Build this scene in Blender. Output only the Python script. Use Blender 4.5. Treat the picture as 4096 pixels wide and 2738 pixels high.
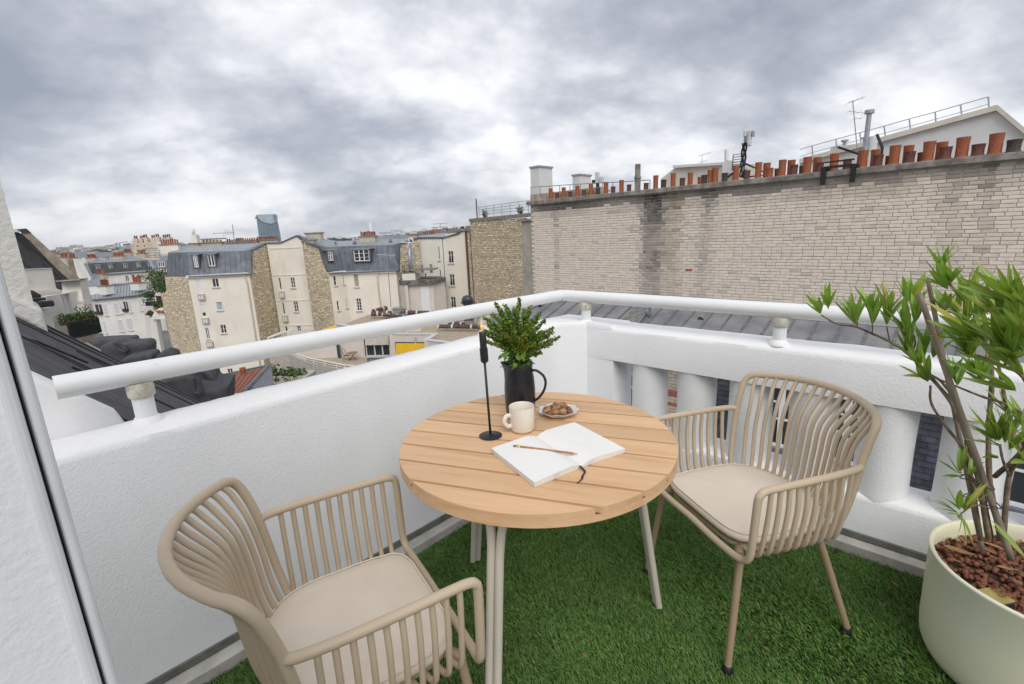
import bpy, bmesh, math, random
import numpy as np
from mathutils import Vector, Matrix, Euler

for o in list(bpy.data.objects):
    bpy.data.objects.remove(o)
scene = bpy.context.scene
C = scene.collection
R = math.radians
rng = random.Random(7)

# ------------------------------------------------------------------ camera
CAM_H = 1.42
F_PX = 1900.0                       # focal length in pixels of a 4096 wide picture
PITCH, ROLL = R(13.0), R(2.5)
_down = Vector((math.sin(ROLL) * math.cos(PITCH), math.cos(ROLL) * math.cos(PITCH), math.sin(PITCH)))
_fwd = (Vector((0, 0, 1)) - _down * _down.z).normalized()
_right = _down.cross(_fwd)
if _right.x < 0:
    _right = -_right
cam_data = bpy.data.cameras.new('camera')
cam = bpy.data.objects.new('camera', cam_data)
C.objects.link(cam)
cam_data.sensor_fit = 'HORIZONTAL'
cam_data.sensor_width = 36.0
cam_data.lens = 36.0 * F_PX / 4096.0
cam_data.clip_start = 0.02
cam_data.clip_end = 40000
cr = Vector((_right.x, _fwd.x, -_down.x))
cd = Vector((_right.y, _fwd.y, -_down.y))
cf = Vector((_right.z, _fwd.z, -_down.z))
cam.matrix_world = Matrix(((cr.x, -cd.x, -cf.x, 0), (cr.y, -cd.y, -cf.y, 0), (cr.z, -cd.z, -cf.z, CAM_H), (0, 0, 0, 1)))
scene.camera = cam

# ------------------------------------------------------------------ sky and sun (overcast)
SUN_EL, SUN_AZ = R(47), R(168)      # azimuth measured from +Y towards +X
world = bpy.data.worlds.new('World')
scene.world = world
world.use_nodes = True
wn = world.node_tree
wn.nodes.clear()


def N(tree, typ, **kw):
    n = tree.nodes.new(typ)
    for k, v in kw.items():
        if k.startswith('i_'):
            key = k[2:]
            n.inputs[int(key) if key.isdigit() else key.replace('_', ' ')].default_value = v
        else:
            setattr(n, k, v)
    return n


def L(tree, a, b):
    tree.links.new(a, b)


def math_node(t, op, a, b=None, clamp=False):
    n = N(t, 'ShaderNodeMath', operation=op, use_clamp=clamp)
    for i, v in enumerate((a, b)):
        if v is None:
            continue
        if isinstance(v, (int, float)):
            n.inputs[i].default_value = v
        else:
            L(t, v, n.inputs[i])
    return n.outputs[0]


def ramp(t, fac, stops, interp='LINEAR'):
    n = N(t, 'ShaderNodeValToRGB')
    n.color_ramp.interpolation = interp
    el = n.color_ramp.elements
    while len(el) < len(stops):
        el.new(0.5)
    for e, (p, c) in zip(el, stops):
        e.position = p
        e.color = (c[0], c[1], c[2], 1)
    L(t, fac, n.inputs[0])
    return n.outputs[0]


def noise(t, vec, scale, detail=3, rough=0.5, dist=0.0):
    n = N(t, 'ShaderNodeTexNoise')
    n.inputs['Scale'].default_value = scale
    n.inputs['Detail'].default_value = detail
    n.inputs['Roughness'].default_value = rough
    n.inputs['Distortion'].default_value = dist
    if vec is not None:
        L(t, vec, n.inputs['Vector'])
    return n.outputs['Fac']


tc = N(wn, 'ShaderNodeTexCoord')
sep = N(wn, 'ShaderNodeSeparateXYZ')
L(wn, tc.outputs['Generated'], sep.inputs[0])
zz = math_node(wn, 'ADD', math_node(wn, 'MAXIMUM', sep.outputs[2], 0.0), 0.42)
pl = N(wn, 'ShaderNodeCombineXYZ')
L(wn, math_node(wn, 'DIVIDE', sep.outputs[0], zz), pl.inputs[0])
L(wn, math_node(wn, 'DIVIDE', sep.outputs[1], zz), pl.inputs[1])
mp = N(wn, 'ShaderNodeMapping')
mp.inputs['Location'].default_value = (0.4, 5.2, 0.0)
mp.inputs['Rotation'].default_value = (0, 0, R(-20))
mp.inputs['Scale'].default_value = (0.85, 1.0, 1)
L(wn, pl.outputs[0], mp.inputs[0])
big = noise(wn, mp.outputs[0], 1.3, 1.5, 0.4, 0.0)
mid = noise(wn, mp.outputs[0], 3.0, 5, 0.5, 0.0)
# billows: creased lumps like the undersides of cumulus
bl1 = math_node(wn, 'ABSOLUTE', math_node(wn, 'SUBTRACT', noise(wn, mp.outputs[0], 4.2, 5, 0.55, 0.0), 0.5))
fine = noise(wn, mp.outputs[0], 13.0, 4, 0.6, 0.0)
cl = math_node(wn, 'ADD', math_node(wn, 'MULTIPLY', big, 0.56), math_node(wn, 'MULTIPLY', mid, 0.50))
cl = math_node(wn, 'ADD', cl, math_node(wn, 'MULTIPLY', bl1, 0.42))
cl = math_node(wn, 'ADD', cl, math_node(wn, 'MULTIPLY', fine, 0.10))
cl = math_node(wn, 'SUBTRACT', cl, 0.012)
# cloud bases thin out towards the skyline, where one looks at their sunlit sides
lift = math_node(wn, 'MULTIPLY', math_node(wn, 'SUBTRACT', 0.32, math_node(wn, 'MINIMUM', math_node(wn, 'ABSOLUTE', sep.outputs[2]), 0.32)), 0.17)
cl = math_node(wn, 'ADD', cl, math_node(wn, 'SUBTRACT', lift, 0.135))
ccol = ramp(wn, cl, [(0.28, (0.24, 0.265, 0.32)), (0.40, (0.35, 0.37, 0.42)), (0.475, (0.47, 0.485, 0.53)),
                     (0.53, (0.60, 0.61, 0.64)), (0.585, (0.72, 0.725, 0.745)), (0.68, (0.83, 0.835, 0.84))])
sky = N(wn, 'ShaderNodeTexSky')
sky.sky_type = 'NISHITA'
sky.sun_disc = False
sky.sun_elevation = SUN_EL
sky.sun_rotation = SUN_AZ
bg1 = N(wn, 'ShaderNodeBackground')
bg1.inputs['Strength'].default_value = 0.09
L(wn, sky.outputs[0], bg1.inputs['Color'])
bg2 = N(wn, 'ShaderNodeBackground')
bg2.inputs['Strength'].default_value = 1.02
L(wn, ccol, bg2.inputs['Color'])
mixs = N(wn, 'ShaderNodeMixShader')
mixs.inputs[0].default_value = 0.93
L(wn, bg1.outputs[0], mixs.inputs[1])
L(wn, bg2.outputs[0], mixs.inputs[2])
wo = N(wn, 'ShaderNodeOutputWorld')
L(wn, mixs.outputs[0], wo.inputs['Surface'])

sun_d = bpy.data.lights.new('sun', 'SUN')
sun_d.energy = 1.45
sun_d.angle = R(45)
sun_d.color = (1.0, 0.965, 0.915)
sun = bpy.data.objects.new('sun', sun_d)
C.objects.link(sun)
sv = Vector((math.sin(SUN_AZ) * math.cos(SUN_EL), math.cos(SUN_AZ) * math.cos(SUN_EL), math.sin(SUN_EL)))
sun.rotation_euler = sv.to_track_quat('Z', 'Y').to_euler()
sun.location = sv * 30

vs = scene.view_settings
vs.view_transform = 'Standard'
vs.look = 'None'
vs.exposure = 0.5
vs.gamma = 1.0
vs.use_curve_mapping = False

cy = scene.cycles
cy.max_bounces, cy.diffuse_bounces, cy.glossy_bounces, cy.transmission_bounces = 6, 3, 3, 4
world.cycles.sampling_method = 'MANUAL'
world.cycles.sample_map_resolution = 512

# ------------------------------------------------------------------ surveying helpers
# the photograph was measured with a calibrated camera: a sight line through a measured
# point meets a surveyed plane (floor, wall, roof) at the real position used below
FR = dict(D=(0, 0, 4096 / 2346), F1=(0, 700, .63752), F2=(600, 800, .44643), F3=(1200, 800, .44643), F4=(1850, 600, .44643),
          F5=(2500, 350, .41455), F6=(3200, 350, .47838), F7=(0, 1500, .78927), G1=(1000, 1200, .46889),
          G2=(1500, 1150, .63788), G6=(3100, 950, .63764), G7=(3300, 1800, .59805), G8=(2000, 1050, .59676),
          K=(2300, 1150, .76556), H1=(200, 900, .35088), H2=(0, 880, .39548), H3=(600, 1350, .34101),
          H4=(1500, 1150, .21313), H5=(1900, 1150, .22321))
EYE = Vector((0, 0, CAM_H))


def sight(fr, x, y):
    a, b, k = FR[fr]
    X, Y = a + x * k - 2048.0, b + y * k - 1369.0
    return cr * X + cd * Y + cf * F_PX


def at_y(fr, x, y, Y):
    r = sight(fr, x, y)
    return EYE + r * (Y / r.y)


def at_z(fr, x, y, z):
    r = sight(fr, x, y)
    return EYE + r * ((z - CAM_H) / r.z)


def at_plane(fr, x, y, p, n):
    r = sight(fr, x, y)
    return EYE + r * ((Vector(p) - EYE).dot(n) / r.dot(n))


# ------------------------------------------------------------------ scene graph helpers
def tag(o, label=None, cat=None, group=None, kind=None):
    if label:
        o['label'] = label
    if cat:
        o['category'] = cat
    if group:
        o['group'] = group
    if kind:
        o['kind'] = kind
    return o


def thing(name, label, cat, loc=(0, 0, 0), group=None, rotz=0.0):
    o = bpy.data.objects.new(name, None)
    C.objects.link(o)
    o.location = loc
    o.rotation_euler = (0, 0, rotz)
    o.empty_display_size = 0.1
    return tag(o, label, cat, group)


def attach(o, parent, local=False):
    """parent o; geometry is in world coordinates unless local"""
    if parent is not None:
        o.parent = parent
        if parent.type == 'EMPTY' and not local:
            o.matrix_parent_inverse = Matrix.Translation(-Vector(parent.location))
    return o


class MB:
    """collects faces for one mesh"""

    def __init__(self):
        self.v, self.f, self.m = [], [], []

    def add(self, verts, faces, mi=0):
        b = len(self.v)
        self.v.extend([tuple(p) for p in verts])
        for f in faces:
            self.f.append([b + i for i in f])
            self.m.append(mi)
        return self

    def box(self, lo, hi, mi=0):
        x0, y0, z0 = lo
        x1, y1, z1 = hi
        return self.add([(x0, y0, z0), (x1, y0, z0), (x1, y1, z0), (x0, y1, z0), (x0, y0, z1), (x1, y0, z1), (x1, y1, z1), (x0, y1, z1)],
                        [(3, 2, 1, 0), (4, 5, 6, 7), (0, 1, 5, 4), (1, 2, 6, 5), (2, 3, 7, 6), (3, 0, 4, 7)], mi)

    def obox(self, o, ax, ay, az, mi=0):
        """oriented box: corner o and three edge vectors"""
        o, ax, ay, az = Vector(o), Vector(ax), Vector(ay), Vector(az)
        p = [o, o + ax, o + ax + ay, o + ay]
        q = [v + az for v in p]
        fs = [(3, 2, 1, 0), (4, 5, 6, 7), (0, 1, 5, 4), (1, 2, 6, 5), (2, 3, 7, 6), (3, 0, 4, 7)]
        if ax.cross(ay).dot(az) < 0:
            fs = [f[::-1] for f in fs]
        return self.add(p + q, fs, mi)

    def prism(self, poly, ext, mi=0):
        ext = Vector(ext)
        poly = [Vector(p) for p in poly]
        n = len(poly)
        q = [p + ext for p in poly]
        nrm = Vector((0, 0, 0))
        for i in range(n):
            nrm += poly[i].cross(poly[(i + 1) % n])
        flip = nrm.dot(ext) > 0
        fs = [tuple(range(n)), tuple(range(2 * n - 1, n - 1, -1))] + [(i, i + n, (i + 1) % n + n, (i + 1) % n) for i in range(n)]
        if flip:
            fs = [f[::-1] for f in fs]
        return self.add(poly + q, fs, mi)

    def tube(self, pts, rad, seg=8, cap=True, mi=0, flat=1.0):
        pts = [Vector(p) for p in pts]
        if isinstance(rad, (int, float)):
            rad = [rad] * len(pts)
        n = len(pts)
        tang = []
        for i in range(n):
            t = (pts[min(i + 1, n - 1)] - pts[max(i - 1, 0)])
            tang.append(t.normalized() if t.length > 1e-9 else Vector((0, 0, 1)))
        up = Vector((0, 0, 1)) if abs(tang[0].z) < 0.9 else Vector((1, 0, 0))
        a = tang[0].cross(up).normalized()
        vs, fs = [], []
        for i in range(n):
            a = (a - tang[i] * a.dot(tang[i]))
            a = a.normalized() if a.length > 1e-6 else tang[i].orthogonal().normalized()
            b = tang[i].cross(a)
            for k in range(seg):
                w = 2 * math.pi * k / seg
                vs.append(pts[i] + a * (math.cos(w) * rad[i]) + b * (math.sin(w) * rad[i] * flat))
        for i in range(n - 1):
            for k in range(seg):
                k2 = (k + 1) % seg
                fs.append((i * seg + k, i * seg + k2, (i + 1) * seg + k2, (i + 1) * seg + k))
        if cap:
            fs.append(tuple(range(seg - 1, -1, -1)))
            fs.append(tuple((n - 1) * seg + k for k in range(seg)))
        return self.add(vs, fs, mi)

    def lathe(self, prof, c=(0, 0, 0), seg=24, mi=0, sx=1.0, sy=1.0):
        c = Vector(c)
        vs, fs = [], []
        for (r, z) in prof:
            for k in range(seg):
                w = 2 * math.pi * k / seg
                vs.append(c + Vector((r * math.cos(w) * sx, r * math.sin(w) * sy, z)))
        for i in range(len(prof) - 1):
            for k in range(seg):
                k2 = (k + 1) % seg
                fs.append((i * seg + k, i * seg + k2, (i + 1) * seg + k2, (i + 1) * seg + k))
        fs.append(tuple(range(seg - 1, -1, -1)))
        fs.append(tuple((len(prof) - 1) * seg + k for k in range(seg)))
        return self.add(vs, fs, mi)

    def grid(self, fn, nu, nv, mi=0):
        vs = [fn(i / nu, j / nv) for j in range(nv + 1) for i in range(nu + 1)]
        fs = [(j * (nu + 1) + i, j * (nu + 1) + i + 1, (j + 1) * (nu + 1) + i + 1, (j + 1) * (nu + 1) + i) for j in range(nv) for i in range(nu)]
        return self.add(vs, fs, mi)

    def mesh(self, name, mats, smooth=False, bevel=0.0):
        me = bpy.data.meshes.new(name)
        me.from_pydata(self.v, [], self.f)
        for m in (mats if isinstance(mats, (list, tuple)) else [mats]):
            me.materials.append(m)
        me.polygons.foreach_set('material_index', self.m)
        if smooth is True:
            me.polygons.foreach_set('use_smooth', [True] * len(self.f))
        elif smooth:
            me.polygons.foreach_set('use_smooth', [True] * len(self.f))
            me.set_sharp_from_angle(angle=R(smooth))
        me.update()
        return me

    def build(self, name, mats, parent=None, smooth=False, local=False, bevel=0.0, bseg=2):
        o = bpy.data.objects.new(name, self.mesh(name, mats, smooth))
        C.objects.link(o)
        attach(o, parent, local)
        if bevel:
            md = o.modifiers.new('bevel', 'BEVEL')
            md.width = bevel
            md.segments = bseg
            md.limit_method = 'ANGLE'
            md.angle_limit = R(40)
        return o


def put(name, me, parent=None, loc=(0, 0, 0), rot=(0, 0, 0), scale=(1, 1, 1), local=False):
    """another object that shares mesh data"""
    o = bpy.data.objects.new(name, me)
    C.objects.link(o)
    o.location, o.rotation_euler, o.scale = loc, rot, scale
    return attach(o, parent, local)


def bez(pts, n=8):
    """smooth curve through points (Catmull-Rom)"""
    P = [Vector(p) for p in pts]
    P = [P[0] * 2 - P[1]] + P + [P[-1] * 2 - P[-2]]
    out = []
    for i in range(1, len(P) - 2):
        for k in range(n):
            t = k / n
            p0, p1, p2, p3 = P[i - 1], P[i], P[i + 1], P[i + 2]
            out.append(0.5 * ((2 * p1) + (p2 - p0) * t + (2 * p0 - 5 * p1 + 4 * p2 - p3) * t * t + (3 * p1 - p0 - 3 * p2 + p3) * t ** 3))
    out.append(P[-2])
    return out


# ------------------------------------------------------------------ materials
def mat(name, col, rough=0.6, var=0.12, vscale=6.0, bump=0.0, bscale=60.0, metal=0.0, col2=None, spec=0.5, detail=3, stretch=None,
        coords='world', transl=0.0, tint=False, bdist=0.01, extra=None):
    m = bpy.data.materials.new(name)
    m.use_nodes = True
    t = m.node_tree
    t.nodes.clear()
    out = N(t, 'ShaderNodeOutputMaterial')
    p = N(t, 'ShaderNodeBsdfPrincipled')
    L(t, p.outputs[0], out.inputs['Surface'])
    p.inputs['Roughness'].default_value = rough
    p.inputs['Metallic'].default_value = metal
    p.inputs['Specular IOR Level'].default_value = spec
    if coords == 'world':
        vec = N(t, 'ShaderNodeNewGeometry').outputs['Position']
    else:
        vec = N(t, 'ShaderNodeTexCoord').outputs['Object']
    if stretch:
        ma = N(t, 'ShaderNodeMapping')
        ma.inputs['Scale'].default_value = stretch
        L(t, vec, ma.inputs[0])
        vec2 = ma.outputs[0]
    else:
        vec2 = vec
    nz = noise(t, vec2, vscale, detail, 0.6)
    c2 = col2 if col2 else tuple(max(0, c * (1 - 2.2 * var)) for c in col)
    c1 = tuple(min(1, c * (1 + (0.6 * var if not col2 else 0))) for c in col)
    colo = ramp(t, nz, [(0.33, c2), (0.66, c1)])
    if tint:
        at = N(t, 'ShaderNodeAttribute', attribute_name='tint')
        mx = N(t, 'ShaderNodeMix', data_type='RGBA', blend_type='MULTIPLY')
        mx.inputs[0].default_value = 1.0
        L(t, colo, mx.inputs[6])
        L(t, at.outputs['Color'], mx.inputs[7])
        colo = mx.outputs[2]
    if extra:
        colo = extra(t, vec, colo)
    L(t, colo, p.inputs['Base Color'])
    if bump:
        bn = N(t, 'ShaderNodeBump')
        bn.inputs['Strength'].default_value = bump
        bn.inputs['Distance'].default_value = bdist
        L(t, noise(t, vec2, bscale, 4, 0.6), bn.inputs['Height'])
        L(t, bn.outputs[0], p.inputs['Normal'])
    if transl:
        tr = N(t, 'ShaderNodeBsdfTranslucent')
        L(t, colo, tr.inputs[0])
        ms = N(t, 'ShaderNodeMixShader')
        ms.inputs[0].default_value = transl
        L(t, p.outputs[0], ms.inputs[1])
        L(t, tr.outputs[0], ms.inputs[2])
        L(t, ms.outputs[0], out.inputs['Surface'])
    return m


def mix_color(t, fac, a, b, blend='MIX'):
    mx = N(t, 'ShaderNodeMix', data_type='RGBA', blend_type=blend)
    if isinstance(fac, (int, float)):
        mx.inputs[0].default_value = fac
    else:
        L(t, fac, mx.inputs[0])
    for i, v in ((6, a), (7, b)):
        if isinstance(v, tuple):
            mx.inputs[i].default_value = (v[0], v[1], v[2], 1)
        else:
            L(t, v, mx.inputs[i])
    return mx.outputs[2]


def dirt(amount, col, scale, lo=0.5, hi=0.7, stretch=None):
    """stains of their own shape laid over the base colour"""
    def fn(t, vec, c):
        v = vec
        if stretch:
            ma = N(t, 'ShaderNodeMapping')
            ma.inputs['Scale'].default_value = stretch
            L(t, vec, ma.inputs[0])
            v = ma.outputs[0]
        f = ramp(t, noise(t, v, scale, 5, 0.65), [(lo, (0, 0, 0)), (hi, (amount,) * 3)])
        return mix_color(t, f, c, col)
    return fn


M = {}
M['stucco'] = mat('white_stucco', (0.83, 0.835, 0.84), 0.75, 0.015, 3, bump=0.36, bscale=125, bdist=0.007, spec=0.25)
M['stucco_smooth'] = mat('white_masonry_paint', (0.85, 0.85, 0.85), 0.55, 0.015, 4, bump=0.35, bscale=40, bdist=0.006, spec=0.3,
                         extra=dirt(0.25, (0.55, 0.53, 0.48), 14, 0.62, 0.75))
M['stucco_shade'] = mat('plaster_reveal', (0.80, 0.81, 0.815), 0.7, 0.03, 3, bump=0.16, bscale=150, bdist=0.006, spec=0.25)
M['cheek'] = mat('dormer_plaster', (0.72, 0.71, 0.66), 0.8, 0.03, 3, bump=0.5, bscale=30, bdist=0.02, spec=0.2)
M['concrete_kerb'] = mat('kerb_concrete', (0.55, 0.53, 0.48), 0.8, 0.12, 8, bump=0.2, bscale=80, extra=dirt(0.6, (0.24, 0.23, 0.2), 9, 0.55, 0.72))
M['strip'] = mat('dark_metal_strip', (0.16, 0.17, 0.15), 0.5, 0.15, 15)
M['rail'] = mat('white_rail', (0.82, 0.83, 0.83), 0.32, 0.015, 3, spec=0.5, extra=dirt(0.3, (0.5, 0.48, 0.42), 22, 0.66, 0.74))
M['rail_cap'] = mat('weathered_cap', (0.66, 0.63, 0.54), 0.7, 0.1, 25, extra=dirt(0.7, (0.36, 0.33, 0.25), 55, 0.5, 0.66))
M['taupe'] = mat('taupe_plastic', (0.56, 0.45, 0.32), 0.42, 0.03, 4, spec=0.4)
M['taupe_leg'] = mat('taupe_metal', (0.36, 0.265, 0.17), 0.45, 0.04, 4)
M['cushion'] = mat('beige_cushion', (0.78, 0.685, 0.565), 0.85, 0.03, 5, bump=0.15, bscale=420, spec=0.2, bdist=0.004)
M['black_rubber'] = mat('black_rubber', (0.015, 0.015, 0.016), 0.6)
M['table_leg'] = mat('greige_metal', (0.60, 0.555, 0.47), 0.42, 0.02, 4)
M['black_pot'] = mat('black_ceramic', (0.016, 0.017, 0.02), 0.28, 0.2, 30, spec=0.5)
M['black_iron'] = mat('black_iron', (0.018, 0.018, 0.019), 0.45, 0.2, 60, bump=0.3, bscale=220, bdist=0.003)
M['black_wax'] = mat('black_wax', (0.02, 0.02, 0.02), 0.4, 0.1, 30)
M['mug'] = mat('speckled_ceramic', (0.78, 0.71, 0.60), 0.35, 0.02, 8, coords='object', extra=dirt(0.75, (0.30, 0.18, 0.09), 260, 0.70, 0.76))
M['dish'] = mat('grey_white_dish', (0.70, 0.685, 0.67), 0.3, 0.03, 20)
M['walnut'] = mat('walnut_shell', (0.42, 0.235, 0.105), 0.6, 0.3, 55, coords='object', bump=0.9, bscale=130, bdist=0.006)
M['hazel'] = mat('hazelnut_shell', (0.27, 0.095, 0.045), 0.4, 0.25, 60, coords='object', stretch=(4, 4, 1), bump=0.1)
M['paper'] = mat('paper', (0.84, 0.83, 0.80), 0.8, 0.01, 10, spec=0.2)
M['page_edge'] = mat('page_edges', (0.78, 0.76, 0.70), 0.85, 0.10, 900, stretch=(0.02, 0.02, 1))
M['cover'] = mat('notebook_cover', (0.72, 0.70, 0.66), 0.7, 0.03, 30)
M['ribbon'] = mat('black_ribbon', (0.02, 0.02, 0.025), 0.55)
M['pencil'] = mat('cedar_pencil', (0.44, 0.20, 0.085), 0.4, 0.1, 60)
M['brass'] = mat('brass', (0.80, 0.58, 0.22), 0.3, 0.05, 80, metal=1.0)
M['eraser'] = mat('grey_eraser', (0.14, 0.17, 0.24), 0.8)
M['planter'] = mat('cream_planter', (0.80, 0.765, 0.53), 0.4, 0.05, 2.2, spec=0.35, col2=(0.75, 0.765, 0.60),
                   extra=dirt(0.5, (0.30, 0.26, 0.14), 70, 0.70, 0.78, (1, 1, 0.5)))
M['clay'] = mat('clay_pebble', (0.23, 0.085, 0.045), 0.85, 0.25, 60, bump=0.4, bscale=200, bdist=0.004)
M['soil'] = mat('soil', (0.06, 0.035, 0.022), 0.95, 0.3, 40)
M['dry_leaf'] = mat('dry_leaf', (0.42, 0.255, 0.11), 0.75, 0.25, 20, coords='object', transl=0.15)
M['bark'] = mat('oleander_bark', (0.25, 0.185, 0.125), 0.85, 0.25, 30, bump=0.5, bscale=90, bdist=0.006)
M['twig'] = mat('young_twig', (0.24, 0.10, 0.055), 0.7, 0.2, 30)
M['cane'] = mat('bamboo_cane', (0.29, 0.235, 0.175), 0.7, 0.18, 25, stretch=(1, 1, 0.2), bump=0.2)
M['tie'] = mat('green_tie', (0.02, 0.07, 0.05), 0.6)
M['lamp_gold'] = mat('gold_panel', (0.42, 0.34, 0.12), 0.25, 0.1, 20)


def leaf_mat(name, col, rib, rough=0.42, transl=0.25):
    m = bpy.data.materials.new(name)
    m.use_nodes = True
    t = m.node_tree
    t.nodes.clear()
    out = N(t, 'ShaderNodeOutputMaterial')
    p = N(t, 'ShaderNodeBsdfPrincipled')
    p.inputs['Roughness'].default_value = rough
    at = N(t, 'ShaderNodeAttribute', attribute_name='rib')
    oi = N(t, 'ShaderNodeObjectInfo')
    hs = N(t, 'ShaderNodeHueSaturation')
    hs.inputs['Color'].default_value = (*col, 1)
    L(t, math_node(t, 'ADD', math_node(t, 'MULTIPLY', oi.outputs['Random'], 0.6), 0.72), hs.inputs['Value'])
    L(t, math_node(t, 'ADD', math_node(t, 'MULTIPLY', oi.outputs['Random'], 0.04), 0.48), hs.inputs['Hue'])
    c = mix_color(t, at.outputs['Fac'], hs.outputs[0], rib)
    L(t, c, p.inputs['Base Color'])
    tr = N(t, 'ShaderNodeBsdfTranslucent')
    L(t, mix_color(t, 0.5, c, (col[0] * 2.2, col[1] * 1.9, col[2] * 0.8)), tr.inputs[0])
    ms = N(t, 'ShaderNodeMixShader')
    ms.inputs[0].default_value = transl
    L(t, p.outputs[0], ms.inputs[1])
    L(t, tr.outputs[0], ms.inputs[2])
    L(t, ms.outputs[0], out.inputs['Surface'])
    return m


M['leaf'] = leaf_mat('oleander_leaf', (0.23, 0.365, 0.055), (0.46, 0.54, 0.20))
M['leaf_yellow'] = leaf_mat('yellow_leaf', (0.42, 0.38, 0.05), (0.5, 0.45, 0.15))
M['wood'] = None
M['glass'] = None


def wood_mat():
    m = bpy.data.materials.new('acacia_wood')
    m.use_nodes = True
    t = m.node_tree
    p = t.nodes['Principled BSDF']
    p.inputs['Roughness'].default_value = 0.5
    p.inputs['Specular IOR Level'].default_value = 0.3
    tcn = N(t, 'ShaderNodeTexCoord')
    oi = N(t, 'ShaderNodeObjectInfo')
    ad = N(t, 'ShaderNodeVectorMath', operation='ADD')
    L(t, tcn.outputs['Object'], ad.inputs[0])
    cb = N(t, 'ShaderNodeCombineXYZ')
    L(t, math_node(t, 'MULTIPLY', oi.outputs['Random'], 37.0), cb.inputs[0])
    L(t, math_node(t, 'MULTIPLY', oi.outputs['Random'], 11.0), cb.inputs[1])
    L(t, cb.outputs[0], ad.inputs[1])
    ma = N(t, 'ShaderNodeMapping')
    ma.inputs['Scale'].default_value = (1.1, 12, 12)
    L(t, ad.outputs[0], ma.inputs[0])
    g1 = noise(t, ma.outputs[0], 2.2, 4, 0.55, 0.6)
    g2 = noise(t, ma.outputs[0], 11, 3, 0.6)
    g = math_node(t, 'ADD', math_node(t, 'MULTIPLY', g1, 0.75), math_node(t, 'MULTIPLY', g2, 0.25))
    c = ramp(t, g, [(0.28, (0.55, 0.33, 0.17)), (0.45, (0.64, 0.405, 0.22)), (0.60, (0.69, 0.455, 0.265)), (0.8, (0.65, 0.415, 0.23))])
    hs = N(t, 'ShaderNodeHueSaturation')
    L(t, c, hs.inputs['Color'])
    L(t, math_node(t, 'ADD', math_node(t, 'MULTIPLY', oi.outputs['Random'], 0.22), 0.91), hs.inputs['Value'])
    L(t, hs.outputs[0], p.inputs['Base Color'])
    bn = N(t, 'ShaderNodeBump')
    bn.inputs['Strength'].default_value = 0.12
    bn.inputs['Distance'].default_value = 0.003
    L(t, g2, bn.inputs['Height'])
    L(t, bn.outputs[0], p.inputs['Normal'])
    return m


M['wood'] = wood_mat()
# ================================================================== TERRACE
AL, AR = R(46), R(43)
nL = Vector((-math.sin(AL), math.cos(AL), 0))
uL = Vector((math.cos(AL), math.sin(AL), 0))
nR = Vector((math.sin(AR), math.cos(AR), 0))
uR = Vector((math.cos(AR), -math.sin(AR), 0))
ZW = 0.88


def PL(s, n, z):        # point by the left parapet: along, outwards, up
    return uL * s + nL * n + Vector((0, 0, z))


def PR(s, n, z):
    return uR * s + nR * n + Vector((0, 0, z))


def meet(a, b):
    """corner where n_left = a meets n_right = b"""
    det = nL.x * nR.y - nL.y * nR.x
    return Vector(((a * nR.y - nL.y * b) / det, (nL.x * b - nR.x * a) / det, 0))


NLI, NLO, NRI, NRO = 1.73, 1.925, 2.345, 2.575
# floor slab
ci, co = meet(NLI + .1, NRI + .1), meet(NLO, NRO)
a1, b1 = PL(-1.2, NLI + .1, 0), PR(1.9, NRI + .1, 0)
fl = MB().prism([ci - Vector((0, 0, .012)), a1 - Vector((0, 0, .012)), Vector((-1.4, -.9, -.012)), Vector((2.4, -.9, -.012)), b1 - Vector((0, 0, .012))], (0, 0, -.3))
tag(fl.build('terrace_floor', M['concrete_kerb']), kind='structure')


def wavy_top(P, s0, s1, n0, n1, zt, z0, ns, holes=None, amp=.0016, dn=.012):
    """plastered parapet run: slightly uneven arrises and top"""
    mb = MB()
    r2 = random.Random(int(s0 * 100) + 3)
    prof = [(n0, z0), (n0, zt - .03), (n0 + .006, zt - dn), (n0 + .02, zt - .002), (n0 + (n1 - n0) * .35, zt + .006), (n0 + (n1 - n0) * .7, zt + .006), (n1 - .02, zt), (n1, zt - .02), (n1, z0)]
    wob = [[0] * len(prof)]
    rows = []
    off = [0] * len(prof)
    for i in range(ns + 1):
        off = [o * .7 + r2.uniform(-1, 1) * amp for o in off]
        s = s0 + (s1 - s0) * i / ns
        row = []
        for k, (n, z) in enumerate(prof):
            w = off[k] if 1 <= k <= 7 else 0
            row.append(P(s, n + (w if k in (2, 6, 7) else 0), z + (w if 2 <= k <= 7 else 0)))
        rows.append(row)
    m = len(prof)
    vs = [p for r_ in rows for p in r_]
    fs = []
    for i in range(ns):
        for k in range(m - 1):
            fs.append((i * m + k, i * m + k + 1, (i + 1) * m + k + 1, (i + 1) * m + k))
    fs.append(tuple(range(m)))
    fs.append(tuple(ns * m + k for k in range(m - 1, -1, -1)))
    if P is PR:
        fs = [f[::-1] for f in fs]
    fs = [f[::-1] for f in fs]
    mi = []
    mb.add(vs, fs)
    for j in range(len(mb.f)):
        k = j % (m - 1) if j < ns * (m - 1) else 0
        mb.m[j] = 1 if 2 <= k <= 5 and j < ns * (m - 1) else 0
    return mb


par = thing('parapet_wall', 'solid white stuccoed parapet wall running from the doorway to the corner', 'wall', PL(.6, NLI + .1, 0))
sL_end = meet(NLI, NRI).dot(uL)
wavy_top(PL, -.75, sL_end - .10, NLI, NLO, ZW, -.3, 90).build('wall_body', [M['stucco'], M['stucco_smooth']], par, smooth=40)
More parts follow.
